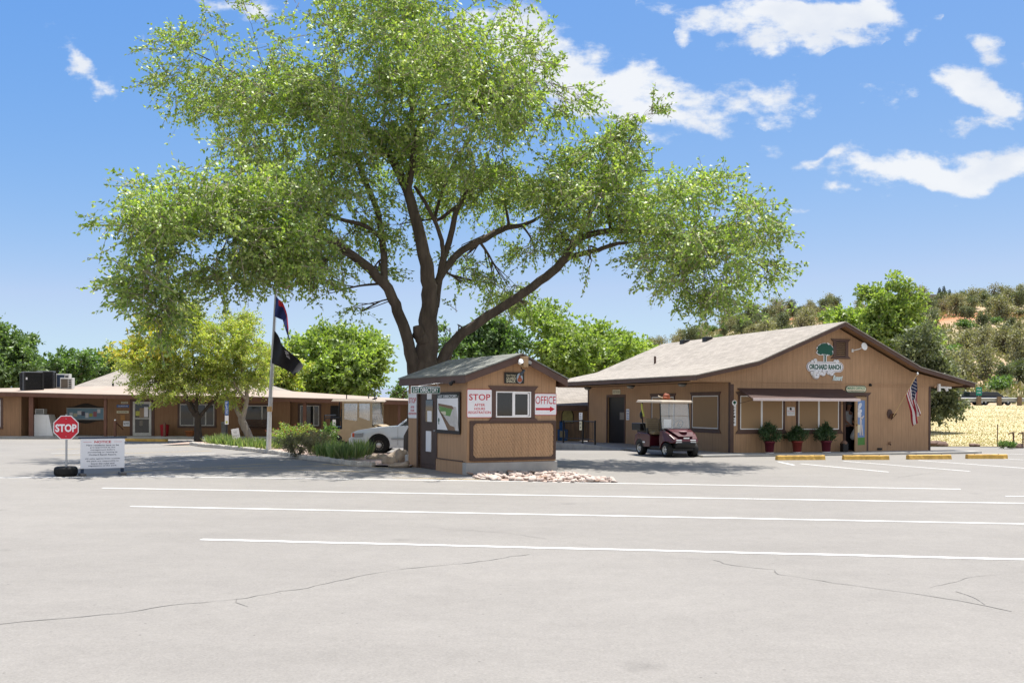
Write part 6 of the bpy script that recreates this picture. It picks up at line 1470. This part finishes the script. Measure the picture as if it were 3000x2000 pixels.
MB().box(-1.62, -1.0, -.46, .46, .82, 1.07).build('cargo_box', black, cart, .02); MB().box(-1.5, -.9, -.3, .3, .70, .82).build('box_frame', black, cart)
MB().sphere((1.0, .0, .83), (.12, .15, .012), 16, Matrix.Translation((0.02, 0, .0)) @ Matrix.Rotation(R(0), 4, 'Y')).build('hood_badge', mat('badge_pink', (.62, .42, .44), .4), cart)
MB().box(1.222, 1.25, -.10, .10, .60, .64).build('number_plate', white, cart); MB().box(.525, .535, -.42, -.15, .94, 1.22).build('windshield_paper', white, cart)
MB().box(-.6, -.45, -.585, -.578, .42, .47).build('side_label', white, cart)
ob = thing('orange_bundle', 'orange and brown cloth bundle lying on the maroon golf cart roof', 'bundle', cart.matrix_world @ Vector((0, 0, 0)))
Mc = Matrix.Translation(cart.location) @ Matrix.Rotation(cart.rotation_euler.z, 4, 'Z')
ob.location = Mc @ Vector((.05, -.05, 1.875)); ob.rotation_euler = cart.rotation_euler; ob.scale = (.8, .8, .72)
orm = mat('orange_cloth', (.22, .055, .022), .7, .3, 8, .3)
mbk = MB().sphere((.0, 0, .13), (.13, .16, .13), 14).sphere((.1, -.12, .06), (.13, .11, .06), 12).sphere((-.1, .12, .05), (.12, .1, .05), 12); mbk.v = [tuple(Vector(v) * (1 + .25 * noise.noise(Vector(v) * 9))) for v in mbk.v]; mbk.build('bundle', orm, ob)
MB().tube(bez([(-.15, .0, .05), (-.3, -.15, .12), (-.5, -.1, .16), (-.55, .1, .08), (-.4, .2, .02)], 5), .018, 8).build('strap', mat('strap_tan', (.45, .36, .25), .7), ob)
hs_ = thing('hanging_towel', 'yellow and dark cloth strap hanging from the rear strut of the maroon golf cart', 'towel', Mc @ Vector((-.70, -.57, 1.62)), cart.rotation_euler.z)
MB().tube(bez([(0, 0, .1), (.05, 0, -.1), (.18, -.01, -.32)], 5), [.03] * 11, 6).build('strap', mat('note_yellow', (.5, .5, .1), .6), hs_); MB().sphere((-.03, 0, -.28), (.09, .04, .13), 10).build('pouch', black, hs_)

beige = mat('cart_beige', (.33, .255, .16), .55, .08, 4)
g_ = gp(1062, 1316)
cart2 = golf_cart('beige_golf_cart', 'beige golf cart enclosed with vinyl curtains parked before the clubhouse', (g_.x, g_.y + .3, 0), R(-14), beige, beige, roof_beige, True)
for s in (-1, 1):
    m_ = MB(); y0, y1 = s * .56 - .006, s * .56 + .006
    for (a, b, c, d_) in [(-.62, .56, .34, 1.05), (-.62, -.55, 1.05, 1.79), (-.02, .04, 1.05, 1.79), (.48, .56, 1.05, 1.79), (-.55, .48, 1.70, 1.79)]: m_.box(a, b, y0, y1, c, d_)
    m_.prism([(-.55, 1.05), (.0, 1.05), (-.55, 1.12)], y0, y1); m_.prism([(.04, 1.05), (.48, 1.05), (.04, 1.2)], y0 - .001, y1 + .001)
    m_.build('side_curtain', beige, cart2)
    for a, b in ((-.54, -.03), (.05, .47)): MB().box(a, b, s * .56 - .003, s * .56 + .003, 1.06, 1.695).build('curtain_window', clear_mat('vinyl_window', .45, (.45, .48, .5)) if 'vinyl_window' not in bpy.data.materials else bpy.data.materials['vinyl_window'], cart2)
MB().box(-.70, -.62, -.54, .54, .74, 1.5).build('rear_seat_back', black, cart2, .04)
rsf = MB()
for s in (-.5, .5):
    for p in ([(-.72, s, 1.18), (-1.05, s, 1.17), (-1.32, s, 1.15)], [(-1.05, s, 1.17), (-1.05, s, .80)], [(-1.35, s, 1.25), (-1.36, s, .85), (-1.40, s, .72), (-1.33, s, .45)], [(-1.36, s, .82), (-.7, s, .80)]): rsf.tube(p, .02, 8)
rsf.tube([(-1.35, -.5, 1.25), (-1.35, .5, 1.25)], .02, 8); rsf.build('rear_seat_frame', black, cart2)
MB().box(-1.3, -.72, -.5, .5, .76, .83).build('rear_seat', black, cart2, .02); MB().box(-1.02, -.9, -.52, -.5, .86, 1.1).build('white_tag', white, cart2)
MB().tube([(-.5, -.45, 1.86), (-.5, -.45, 2.02)], .02).build('roof_fitting', black, cart2); MB().tube([(.5, -.4, 1.84), (.68, -.42, 1.90)], .03).build('roof_fitting', black, cart2)

# ------------------------------------------------------------------ small trees and background trees
def yellow_flowers(root, P, D, rg_):
    zc_ = P[:, 2]; k = rg_.choice(len(P), 4500, replace=False); k = k[(zc_[k] > np.percentile(zc_, 50)) & (P[k][:, 0] < np.percentile(P[:, 0], 62))]
    npmesh('blossom', leaf_verts(P[k] + rg_.normal(0, .05, (len(k), 3)), D[k], .20, .13, rg_), 4, blossom, root)
LY = 45.0
def base_at(px, Y): v = at(px, 1290, Y); return Vector((v.x, Y, .0))
px_tree('locust_tree', 'yellow flowering locust tree with dark forked trunk in front of the clubhouse', base_at(580, LY), LY,
    [([(580, 1300, 0), (580, 1235, 0), (574, 1205, 0)], [15, 12, 10]), ([(578, 1225, 0), (555, 1190, -.2), (535, 1140, -.4), (490, 1080, -.6), (440, 1050, -.8)], [8, 7, 6, 4, 2]), ([(574, 1205, 0), (578, 1150, .2), (570, 1080, .3), (560, 1000, .4)], [8, 7, 5, 2]),
     ([(580, 1225, 0), (610, 1190, .3), (640, 1150, .4), (650, 1060, .5)], [7, 6, 4, 2]), ([(574, 1200, 0), (540, 1150, .6), (520, 1060, .8), (500, 980, .8)], [6, 5, 4, 2])],
    [(430, 1080, 70, 45, .9, -.8, 1.2), (400, 1035, 55, 40, .75, -.8, 1), (470, 1020, 80, 55, .95, -.4, 1.5), (520, 960, 80, 50, .75, .2, 1.5), (560, 920, 60, 40, .55, .2, 1.2), (440, 970, 60, 40, .6, -.4, 1.2), (560, 1010, 90, 60, 1, .3, 1.6), (500, 1090, 90, 50, 1.05, -.3, 1.6), (580, 1100, 90, 50, 1.05, .2, 1.6), (440, 1125, 55, 28, .7, -.8, 1), (530, 1140, 60, 28, .8, -.3, 1.2), (480, 1150, 40, 20, .6, -.6, .8), (375, 1075, 35, 30, .5, -.9, .8)],
    locust_leaf, bark_dark, .10, .055, per=24, area=58., droop=.1, seed=31, tw=.007, tlen=(.35, .75), extra=yellow_flowers)
px_tree('locust_tree', 'green locust tree with pale leaning forked trunk beside the flagpole', base_at(735, LY + .6), LY + .6,
    [([(735, 1300, 0), (728, 1275, 0), (712, 1240, 0), (706, 1222, 0)], [16, 14, 14, 13]), ([(706, 1222, 0), (690, 1195, .1), (668, 1170, .1), (650, 1130, .2), (640, 1060, .3)], [9, 8, 7, 5, 2]), ([(710, 1225, 0), (722, 1180, 0), (720, 1130, 0), (700, 1050, .1), (680, 980, .2)], [10, 8, 7, 5, 2]), ([(722, 1170, 0), (700, 1145, -.3), (675, 1100, -.4)], [6, 5, 3]), ([(720, 1130, 0), (750, 1080, .2), (765, 1030, .3)], [6, 4, 2])],
    [(660, 1060, 80, 55, 1, .2, 1.5), (700, 1010, 80, 55, .95, .2, 1.5), (750, 1060, 60, 45, .85, .2, 1.3), (640, 970, 70, 50, .8, .3, 1.4), (690, 940, 60, 40, .65, .2, 1.2), (760, 1000, 50, 40, .6, .3, 1), (720, 1100, 70, 40, 1, 0, 1.3), (640, 1110, 60, 40, 1, .2, 1.2), (750, 1130, 45, 25, .7, 0, 1), (680, 1150, 50, 25, .7, -.2, 1), (775, 1090, 30, 25, .5, .1, .8)],
    locust_leaf, bark_pale, .10, .055, per=24, area=58., droop=.1, seed=37, tw=.007, tlen=(.35, .75))

def bg_tree(name, lab, cx, cy, rx, ry, Y, lm, n, seed, leaf=.3, trunk_px=None, dens=1.0, area=36., per=13, lean=0, bm=bark, size=.42, flat=1.0, extra_lobes=(), group=None, droop=.1):
    rx *= .86; ry *= .82; cy += ry * .06
    b = base_at(cx + lean, Y); tw_ = trunk_px or max(6, rx * .07)
    limbs_ = [([(cx + lean, 1285, 0), (cx + lean * .6, cy + ry * .7, 0), (cx, cy + ry * .1, 0), (cx, cy - ry * .6, 0)], [tw_, tw_ * .8, tw_ * .5, 2])]
    r = random.Random(seed)
    for k in range(6):
        sx = (-1) ** k; limbs_.append(([(cx + lean * .5, cy + ry * (.75 - .1 * k), 0), (cx + sx * rx * .25, cy + ry * (.3 - .1 * k), r.uniform(-1, 1)), (cx + sx * rx * .55, cy + ry * (.05 - .13 * k), r.uniform(-2, 2))], [tw_ * .5, tw_ * .35, 1.5]))
    rz = rx * Y / F
    lb = auto_lobes(cx, cy, rx, ry, n, seed, dens, rz, size, flat) + list(extra_lobes)
    return px_tree(name, lab, b, Y, limbs_, lb, lm, bm, leaf, leaf * .55, per=per, area=area, droop=droop, seed=seed, tw=0, tlen=(leaf * 1.6, leaf * 4), group=group)
bg_tree('shade_tree', 'dark green tree at the far left edge behind the air conditioners', 15, 1045, 125, 130, 72, deep_leaf, 16, 41, .28, area=42, size=.33)
bg_tree('shade_tree', 'dark green tree behind the white rooftop air conditioners', 200, 1085, 85, 88, 74, mid_leaf, 13, 42, .28, area=40, size=.33)
bg_tree('shade_tree', 'mid green tree rising behind the peak of the grey hip roof', 335, 1075, 75, 72, 76, mid_leaf, 10, 43, .28, area=38, size=.35)
bg_tree('shade_tree', 'small green tree low behind the roof left of the hip roof', 262, 1110, 50, 42, 78, mid_leaf, 6, 44, .28, area=30)
bg_tree('shade_tree', 'broad bright green round tree behind the clubhouse right of the flags', 995, 1055, 150, 122, 64, lime_leaf, 16, 45, .27, area=36)
bg_tree('flowering_tree', 'yellow green tree just behind the black flag', 830, 1095, 65, 75, 60, locust_leaf, 8, 46, .25, area=34)
bg_tree('shade_tree', 'small pale tree in the gap left of the guard shack', 1172, 1150, 40, 38, 84, mid_leaf, 6, 47, .28, area=30)
bg_tree('shade_tree', 'green rounded tree behind the shack roof right of the elm trunk', 1440, 1010, 115, 85, 66, mid_leaf, 11, 48, .27, area=36)
bg_tree('shade_tree', 'thin upright tree sprays beside the elm trunk behind the shack', 1318, 1000, 40, 90, 62, mid_leaf, 6, 49, .24, area=60, dens=.6)
bg_tree('shade_tree', 'lime green broad tree between the guard shack and the office roof', 1720, 1040, 185, 95, 68, lime_leaf, 16, 50, .28, area=38, extra_lobes=[(1590, 945, 70, 50, .9, 0, 2), (1560, 900, 50, 35, .7, 0, 1.5)])
bg_tree('shade_tree', 'lime green tree just left of the office roof edge', 1850, 1050, 70, 70, 72, lime_leaf, 8, 51, .28, area=36)
bg_tree('poplar_tree', 'tall bright green tree behind the office ridge', 2610, 960, 78, 150, 62, lime_leaf, 15, 52, .25, area=34, size=.40, extra_lobes=[(2555, 860, 28, 30, .7, 0, 1), (2590, 845, 30, 28, .7, 0, 1), (2660, 860, 28, 25, .6, 0, 1)])
bg_tree('shade_tree', 'bright green bushy tree directly above the office gable peak', 2490, 950, 90, 70, 66, lime_leaf, 9, 53, .25, area=34)
bg_tree('shade_tree', 'bright green low tree right of the tall tree behind the office', 2700, 1000, 55, 60, 66, lime_leaf, 7, 54, .25, area=34)
bg_tree('juniper_tree', 'large dark juniper overhanging the dry field right of the office', 2722, 1128, 70, 98, 52, juniper_leaf, 14, 55, .20, area=24, bm=bark_dark, dens=1.2, extra_lobes=[(2745, 1190, 60, 30, 1.1, 0, 1.5), (2700, 1010, 40, 60, 1, 0, 1.2)])

# ------------------------------------------------------------------ dry field, road embankment, hill
fieldm = mat('dry_grass', (.44, .37, .215), .95, .14, .5, .12, detail=8, bscale=5)
hillm = None
def hill_material():
    m, nt, N, L, b = nodes_of('hill_soil')
    tc = N.new('ShaderNodeTexCoord'); no = N.new('ShaderNodeTexNoise'); no.inputs['Scale'].default_value = .05; no.inputs['Detail'].default_value = 8; no.inputs['Roughness'].default_value = .65
    L.new(tc.outputs['Object'], no.inputs['Vector'])
    rp = N.new('ShaderNodeValToRGB'); e = rp.color_ramp.elements; e[0].position = .30; e[0].color = (.19, .18, .09, 1); e[1].position = .70; e[1].color = (.38, .205, .125, 1)
    x = e.new(.45); x.color = (.31, .26, .16, 1); x = e.new(.56); x.color = (.40, .31, .205, 1)
    L.new(no.outputs['Fac'], rp.inputs[0])
    # red rock ledge at one height, broken by noise
    sp = N.new('ShaderNodeSeparateXYZ'); L.new(tc.outputs['Object'], sp.inputs[0])
    n2 = N.new('ShaderNodeTexNoise'); n2.inputs['Scale'].default_value = .035; n2.inputs['Detail'].default_value = 5; L.new(tc.outputs['Object'], n2.inputs['Vector'])
    a = N.new('ShaderNodeMath'); a.operation = 'MULTIPLY_ADD'; a.inputs[1].default_value = 9; L.new(n2.outputs['Fac'], a.inputs[0]); L.new(sp.outputs[2], a.inputs[2])
    d = N.new('ShaderNodeMath'); d.operation = 'SUBTRACT'; L.new(a.outputs[0], d.inputs[0]); d.inputs[1].default_value = 24.3
    ab = N.new('ShaderNodeMath'); ab.operation = 'ABSOLUTE'; L.new(d.outputs[0], ab.inputs[0])
    mr = N.new('ShaderNodeMapRange'); mr.inputs[1].default_value = .6; mr.inputs[2].default_value = 2.0; mr.inputs[3].default_value = .85; mr.inputs[4].default_value = 0; L.new(ab.outputs[0], mr.inputs[0])
    mx = mixrgb(N); L.new(mr.outputs[0], mx.inputs[0]); L.new(rp.outputs[0], mx.inputs[6]); mx.inputs[7].default_value = (.42, .17, .085, 1)
    L.new(mx.outputs[2], b.inputs['Base Color']); b.inputs['Roughness'].default_value = .95; b.inputs['Specular IOR Level'].default_value = .1
    bp = N.new('ShaderNodeBump'); bp.inputs['Strength'].default_value = .7; bp.inputs['Distance'].default_value = .6
    n3 = N.new('ShaderNodeTexNoise'); n3.inputs['Scale'].default_value = .6; n3.inputs['Detail'].default_value = 6; L.new(tc.outputs['Object'], n3.inputs['Vector']); L.new(n3.outputs['Fac'], bp.inputs['Height']); L.new(bp.outputs['Normal'], b.inputs['Normal'])
    return m
SKYL = [(1380, 1190), (1500, 1150), (1650, 1085), (1800, 1045), (1900, 1040), (2000, 1016), (2080, 976), (2160, 946), (2260, 931), (2400, 922), (2550, 908), (2680, 893), (2800, 893), (2900, 888), (3000, 882), (3200, 872), (3500, 880), (3900, 940)]
RIDGE = 250.0
def ridge_z(px):
    py = float(np.interp(px, [p[0] for p in SKYL], [p[1] for p in SKYL])); return at(px, py, RIDGE).z
def hill_z(px, Y):
    zr = ridge_z(px); t = (Y - 104) / (RIDGE - 104)
    x = (px - 1500) / F * Y
    nz = 1.6 * noise.noise(Vector((x * .03, Y * .03, 0))) + .7 * noise.noise(Vector((x * .09, Y * .09, 3)))
    if t <= 0: return 1.55
    if t < 1:
        f = .62 * t + .38 * t * t * (3 - 2 * t); led = .05 * max(0, 1 - abs(t - .74) / .08)
        return 1.55 + (zr - 1.55) * (f + led * .0) + nz * min(1, t * 4) * min(1, (1 - t) * 4)
    return zr - (Y - RIDGE) * .10 + nz * min(1, (t - 1) * 4) * .5
def fan(name, m, pxs, Ys, zf):
    mb = MB(); vs = []
    for Y in Ys:
        for px in pxs: vs.append(((px - 1500) / F * Y, Y, zf(px, Y)))
    n = len(pxs); mb.add(vs, [(j * n + i, j * n + i + 1, (j + 1) * n + i + 1, (j + 1) * n + i) for j in range(len(Ys) - 1) for i in range(n - 1)], 0, True)
    return struct(mb.build(name, m))
fan('hillside', hill_material(), list(range(1380, 4000, 12)), [103.5 + 3.2 * k for k in range(74)], hill_z)
def field_z(px, Y):
    x = (px - 1500) / F * Y; side = min(1, max(0, (px - 2350) / 200))
    t = (Y - 43.5) / 49; b = .03 if t < 0 else (1.78 * min(1, t) ** .9 if t < 1 else 1.80)
    return b * side + (.06 * noise.noise(Vector((x * .2, Y * .2, 0)))) * min(1, max(0, t * 6)) * (t < .95)
fan('dry_field', fieldm, list(range(2330, 4100, 10)), [42.6, 43.5] + [44 + .9 * k for k in range(56)] + [95, 98, 104], field_z)
struct(MB().quad((36, 97.5, 1.83), (90, 97.5, 1.83), (90, 103, 1.83), (36, 103, 1.83)).build('road', mat('road_tar', (.16, .155, .15), .9, .1, .5)))
# distant blue hill in the gap by the shack, behind everything
dm = MB(); pts = []
for k in range(60):
    x = -700 + k * 26; pts.append((x, 22 + 14 * noise.noise(Vector((x * .004, 1, 0))) + 5 * noise.noise(Vector((x * .02, 2, 0)))))
vs = []
for x, h in pts: vs += [(x, 1300, -3), (x, 1420, max(4, h)), (x, 1700, -3)]
dm.add(vs, [(3 * i + j, 3 * i + 3 + j, 3 * i + 4 + j, 3 * i + 1 + j) for i in range(59) for j in (0, 1)], 0, True)
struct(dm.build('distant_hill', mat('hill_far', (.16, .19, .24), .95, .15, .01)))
# scrub on the ground: dry grass tufts of the field and brush of the hill
rt_ = np.random.default_rng(77)
n = 34000; pxs = rt_.uniform(2560, 3250, n); Ys = 43.6 + 50 * rt_.uniform(0, 1, n) ** 1.3
P = np.array([((a - 1500) / F * b, b, field_z(a, b) - .02) for a, b in zip(pxs, Ys)]); D = unit(rt_.normal(0, .6, (n, 3)) + np.array((0, 0, .7)))
o = npmesh('field_grass', leaf_verts(P, D, .085, .04, rt_), 4, leaf_mat('straw', [(.44, .375, .215), (.49, .42, .25), (.42, .36, .20), (.38, .325, .18)], .3, .0)); o['kind'] = 'stuff'; tag(o, 'short dry straw coloured grass covering the field', 'grass')
n = 34000; pxs = rt_.uniform(1750, 3300, n); Ys = rt_.uniform(106, RIDGE + 4, n); keep = np.array([noise.noise(Vector(((a - 1500) / F * b * .06, b * .06, 7))) > -.12 for a, b in zip(pxs, Ys)]); pxs, Ys = pxs[keep], Ys[keep]; n = len(pxs)
P = np.array([((a - 1500) / F * b, b, hill_z(a, b) - .05) for a, b in zip(pxs, Ys)]); D = unit(rt_.normal(0, .7, (n, 3)) + np.array((0, 0, .8)))
o = npmesh('hill_brush', leaf_verts(P, D, .7, .4, rt_), 4, leaf_mat('brush', [(.17, .17, .085), (.24, .225, .12), (.31, .27, .16), (.19, .205, .095)], .25, .02)); o['kind'] = 'stuff'; tag(o, 'low scrub and dry grass covering the hillside', 'scrub')

# hillside trees: several kinds, copied
def proto_tree(name, lab, lm, seed, h, w, nl, leaf, trunk=True, conic=False, group='trees on the hillside', bm=bark_dark, gaps=.42):
    r_ = np.random.default_rng(seed); o = thing(name, lab, 'tree', (0, 0, 0), 0, group)
    tb = MB(); tb.tube([(0, 0, -.3), (.05 * w, 0, h * .35), (0, .05 * w, h * .8)], [.05 * h * .6, .035 * h * .6, .01 * h], 6)
    if conic:
        n = nl; z = r_.beta(1, 1.6, n); a = r_.uniform(0, 2 * np.pi, n); rad = w * .5 * (1 - z) ** .9 * np.sqrt(r_.uniform(.15, 1, n)); P = np.stack([rad * np.cos(a), rad * np.sin(a), h * (.08 + .92 * z)], 1); D = unit(np.stack([np.cos(a), np.sin(a), -.25 + 0 * a], 1) + r_.normal(0, .3, (n, 3)))
    else:
        ns = 16; c = unit(r_.normal(size=(ns, 3))) * (r_.uniform(0, 1, (ns, 1)) ** .45) * np.array((w * .38, w * .38, h * .36)) + np.array((0, 0, h * .48))
        for k in range(ns): tb.tube([(0, 0, h * .2), tuple(c[k] * np.array((.4, .4, .75))), tuple(c[k])], [.02 * h, .012 * h, .004 * h], 4)
        i = r_.integers(0, ns, nl); P = c[i] + r_.normal(0, 1, (nl, 3)) * np.array((w, w, h * .8)) * .42 * .26; P[:, 2] = np.maximum(np.abs(P[:, 2]), h * .02); D = unit(r_.normal(0, 1, (nl, 3)) + (P - np.array((0, 0, h * .5))) / h)
    tb.build('trunk', bm, o); npmesh('crown', leaf_verts(P, D, leaf, leaf * .6, r_), 4, lm, o)
    return o
HP = [proto_tree('juniper_tree', 'dark olive juniper on the scrubby hillside', juniper_leaf, 1, 4.2, 4.0, 1500, .36), proto_tree('juniper_tree', 'dark olive juniper on the scrubby hillside', juniper_leaf, 2, 5.0, 3.8, 1600, .36), proto_tree('pinyon_tree', 'grey olive rounded pinyon on the hillside', olive_leaf, 3, 4.0, 4.4, 1500, .36), proto_tree('pinyon_tree', 'grey olive rounded pinyon on the hillside', olive_leaf, 4, 5.4, 4.6, 1700, .38),
      proto_tree('scrub_oak', 'small yellow green bush on the hillside', mid_leaf, 5, 2.6, 3.6, 900, .34), proto_tree('bare_tree', 'thin brown half bare tree on the hillside', bare_leaf, 6, 5.2, 4.2, 520, .34), proto_tree('cedar_tree', 'narrow dark upright cedar on the hillside', juniper_leaf, 7, 4.6, 2.2, 1300, .34)]
rp_ = random.Random(99); placed = []; first = set(); cnt = 0
def put(k, px, Y, sc):
    o = HP[k] if k not in first else copy_tree(HP[k]); first.add(k)
    x = (px - 1500) / F * Y; o.location = (x, Y, hill_z(px, Y) - .1); o.rotation_euler = (0, 0, rp_.uniform(0, 6.28)); o.scale = (sc * rp_.uniform(.85, 1.15), sc * rp_.uniform(.85, 1.15), sc * rp_.uniform(.85, 1.15)); return o
tries = 0
while cnt < 235 and tries < 9000:
    tries += 1; px = rp_.uniform(1880, 3140); t = rp_.uniform(0, 1) ** .8; Y = 112 + t * 138; x = (px - 1500) / F * Y
    if px < 2650 and Y < 175: continue
    sp = 4.0 if Y < 185 else 4.6
    if any((x - a) ** 2 + (Y - b) ** 2 < sp * sp for a, b in placed): continue
    if noise.noise(Vector((x * .045, Y * .045, 11))) < -.22: continue
    zz_ = hill_z(px, Y)
    if 16 < zz_ < 20.5 and rp_.random() < .6: continue
    placed.append((x, Y)); put(rp_.choices(range(7), [3, 3, 3, 3, 3, 1.6, 1.2])[0], px, Y, rp_.uniform(.65, 1.3) * (.92 if Y < 175 else .80)); cnt += 1
for px, k, sc in [(2200, 1, 1.1), (2255, 0, 1.2), (2310, 3, 1.0), (2120, 3, 1.1), (2170, 2, .9), (2400, 2, .9), (2850, 1, 1.1), (2880, 3, 1.1), (2935, 3, 1.3), (2960, 5, 1.4), (2990, 3, 1.4), (2905, 0, 1), (2060, 4, 1), (2010, 2, .8), (1965, 6, .7), (3040, 1, 1.3)]: put(k, px, RIDGE - 2 + rp_.uniform(-4, 4), sc * .62)
ck = proto_tree('conifer_tree', 'dark blue green conifer left of the trio gap on the ridge beside the hilltop house', conifer_leaf, 9, 7.5, 3.2, 1500, .4, conic=True, group='conifers on the ridge')
for k, (px, sc, lab) in enumerate([(2752, 1.0, 'left conifer of the close pair on the ridge right of the hilltop house'), (2765, 1.08, 'taller right conifer of the close pair on the ridge'), (2782, .9, 'separate conifer on the ridge just right of the close pair'), (2690, .55, 'tiny conifer in front of the hilltop house wall')]):
    o = ck if k == 0 else copy_tree(ck); o['label'] = lab; o.location = at(px, 895, RIDGE - 1); o.location.z = hill_z(px, RIDGE - 1) - .4; o.scale = (sc * .62, sc * .62, sc * .62)
# house and fence on the ridge
hx = at(2690, 893, RIDGE + 8); hz = ridge_z(2690) - 1.0
hh = thing('hilltop_house', 'grey green house with low roof and two chimneys on top of the hill', 'house', (hx.x, RIDGE + 8, hz), R(-6))
MB().box(-6.5, 7.5, 0, 8, -1, 3.0).build('wall', mat('house_green', (.17, .23, .21), .8, .08, 1), hh); MB().prism([(-7.2, 2.9), (8.2, 2.9), (5.2, 4.3), (-5.5, 4.5)], -.6, 8.6).build('roof', mat('house_roof', (.24, .22, .20), .9, .1, 2), hh)
for x in (-3.0, 1.2): MB().box(x, x + 1.0, 2, 3, 4.0, 5.4).build('chimney', mat('chimney_pink', (.42, .30, .27), .9), hh)
for x in (-4, 0, 3.5): MB().box(x, x + 1.4, -.06, 0, 1, 2.2).build('window', glass, hh)
f0, f1 = at(2790, 893, RIDGE + 2), at(2905, 890, RIDGE + 2)
fe = thing('ridge_fence', 'long brownish board fence on the ridge right of the conifers', 'fence', (f0.x, f0.y, hill_z(2800, RIDGE + 2) - .6))
MB().box(0, f1.x - f0.x, 0, .08, 0, 2.4).build('boards', mat('fence_board', (.22, .15, .12), .9, .15, 2, stretch=(4, 1, .3)), fe)
for k in range(6): MB().box((f1.x - f0.x) * k / 5 - .08, (f1.x - f0.x) * k / 5 + .08, -.1, -.005, 0, 2.5).build('post', mat('fence_post', (.16, .11, .09), .9), fe)
# guard rail, green sign, cars beyond
gr = thing('guard_rail', 'steel guard rail on wooden posts along the road beyond the dry field', 'guard rail', (37, 96, 1.76)); galv = mat('galvanised', (.34, .35, .34), .5, .12, 2, metal=.3); wpost = mat('rail_post', (.17, .12, .08), .9, .2, 4)
MB().prism([(0, .42), (-.05, .47), (0, .54), (-.04, .60), (0, .66), (-.05, .73), (0, .78), (.03, .78), (.03, .42)], -3, 46, 'x').build('rail', galv, gr)
for k in range(25): MB().box(-3 + k * 1.9, -2.66 + k * 1.9, -.34, -.06, -.25, .90).build('post', wpost, gr)
g_ = at(2868, 1182, 99); gs = thing('road_sign', 'small green road sign behind the guard rail', 'road sign', (g_.x, 99, 1.83)); MB().tube([(0, .06, 0), (0, .06, 1.9)], .04).build('post', galv, gs)
MB().box(-.28 * 1.0, .28, -.01, .02, .95, 1.75).build('panel', mat('sign_teal', (.01, .22, .14), .5), gs, .02); MB().text('MILE', 0, 1.52, .38, .14, -.011).text('OVER', 0, 1.22, .38, .14, -.011).build('lettering', white_sign, gs)
for px, lab in ((2840, 'dark car roof passing behind the guard rail posts, left'), (2905, 'dark blue car passing behind the guard rail beside the first')):
    g_ = at(px, 1180, 101); c = thing('passing_car', lab, 'car', (g_.x, 101, 1.84), 0); pcm = paint_mat('car_navy', (.015, .02, .045)) if 'car_navy' not in bpy.data.materials else bpy.data.materials['car_navy']
    MB().prism([(-2, .25), (2, .25), (2.05, .6), (1.2, .85), (-1.9, .85), (-2.05, .6)], -.8, .8).build('body', pcm, c, .05); MB().prism([(-1.7, .85), (.9, .85), (.3, 1.3), (-1.1, 1.32)], -.68, .68).build('cabin_glass', glass, c, .05)
    for sx in (-1.3, 1.25):
        for sy in (-1, 1): wheel(c, sx, sy * .7, .3, .2, sy, 'cap')
# posts and pipes at the edge of the field
for (px, pt, pb, lab) in [(2922, 1242, 1308, 'thin rusty steel stake at the edge of the dry field'), ]:
    b_ = gp(px, pb); o = thing('stake', lab, 'stake', b_); MB().tube([(0, 0, -.05), (.01, 0, (pb - pt) / F * b_.y)], .022, 6).build('bar', mat('rusty_metal', (.12, .06, .035), .6), o)
for px, lab in ((2969, 'rusty water standpipe with valve at the field edge, left of two'), (2997, 'rusty water standpipe at the right frame edge')):
    b_ = gp(px, 1312); o = thing('standpipe', lab, 'pipe', b_, 0, 'standpipes at the field edge'); rm_ = mat('rusty_metal', (.12, .06, .035), .6)
    MB().tube([(0, 0, 0), (0, 0, .62)], .032, 8).tube([(0, 0, .60), (-.16, 0, .60), (-.2, 0, .55)], .025, 8).build('pipe', rm_, o); MB().lathe([(.08, .63), (.08, .65), (.02, .66)], 10).build('valve', rm_, o)
    if px < 2980: MB().box(-.3, .3, -.06, .06, .08, .16).build('coupling', rm_, o, .02)
for px, py, lab in ((2938, 1310, 'pale green weed tuft beside the thin stake'), (2960, 1311, 'small weed tuft at the foot of the standpipe')): shrub('weed_tuft', lab, px, py, 14, 8, mid_leaf, 300, .10, .03, int(px), None, .9)
for k, (px, py, s) in enumerate([(2745, 1306, .35), (2762, 1307, .25), (2728, 1305, .3), (2855, 1308, .22), (2980, 1312, .3)]): rock('field_rock', ['dark rock at the field edge, middle one by the office corner', 'dark rock at the field edge, right of the two by the office corner', 'dark rock at the field edge nearest the office corner', 'small lone rock at the field edge below the guard rail', 'rock beside the standpipe at the field edge'][k], gp(px, py), s, s * .7, s * .6, 40 + k, mat('rock_dark', (.15, .10, .08), .9, .3, 6))
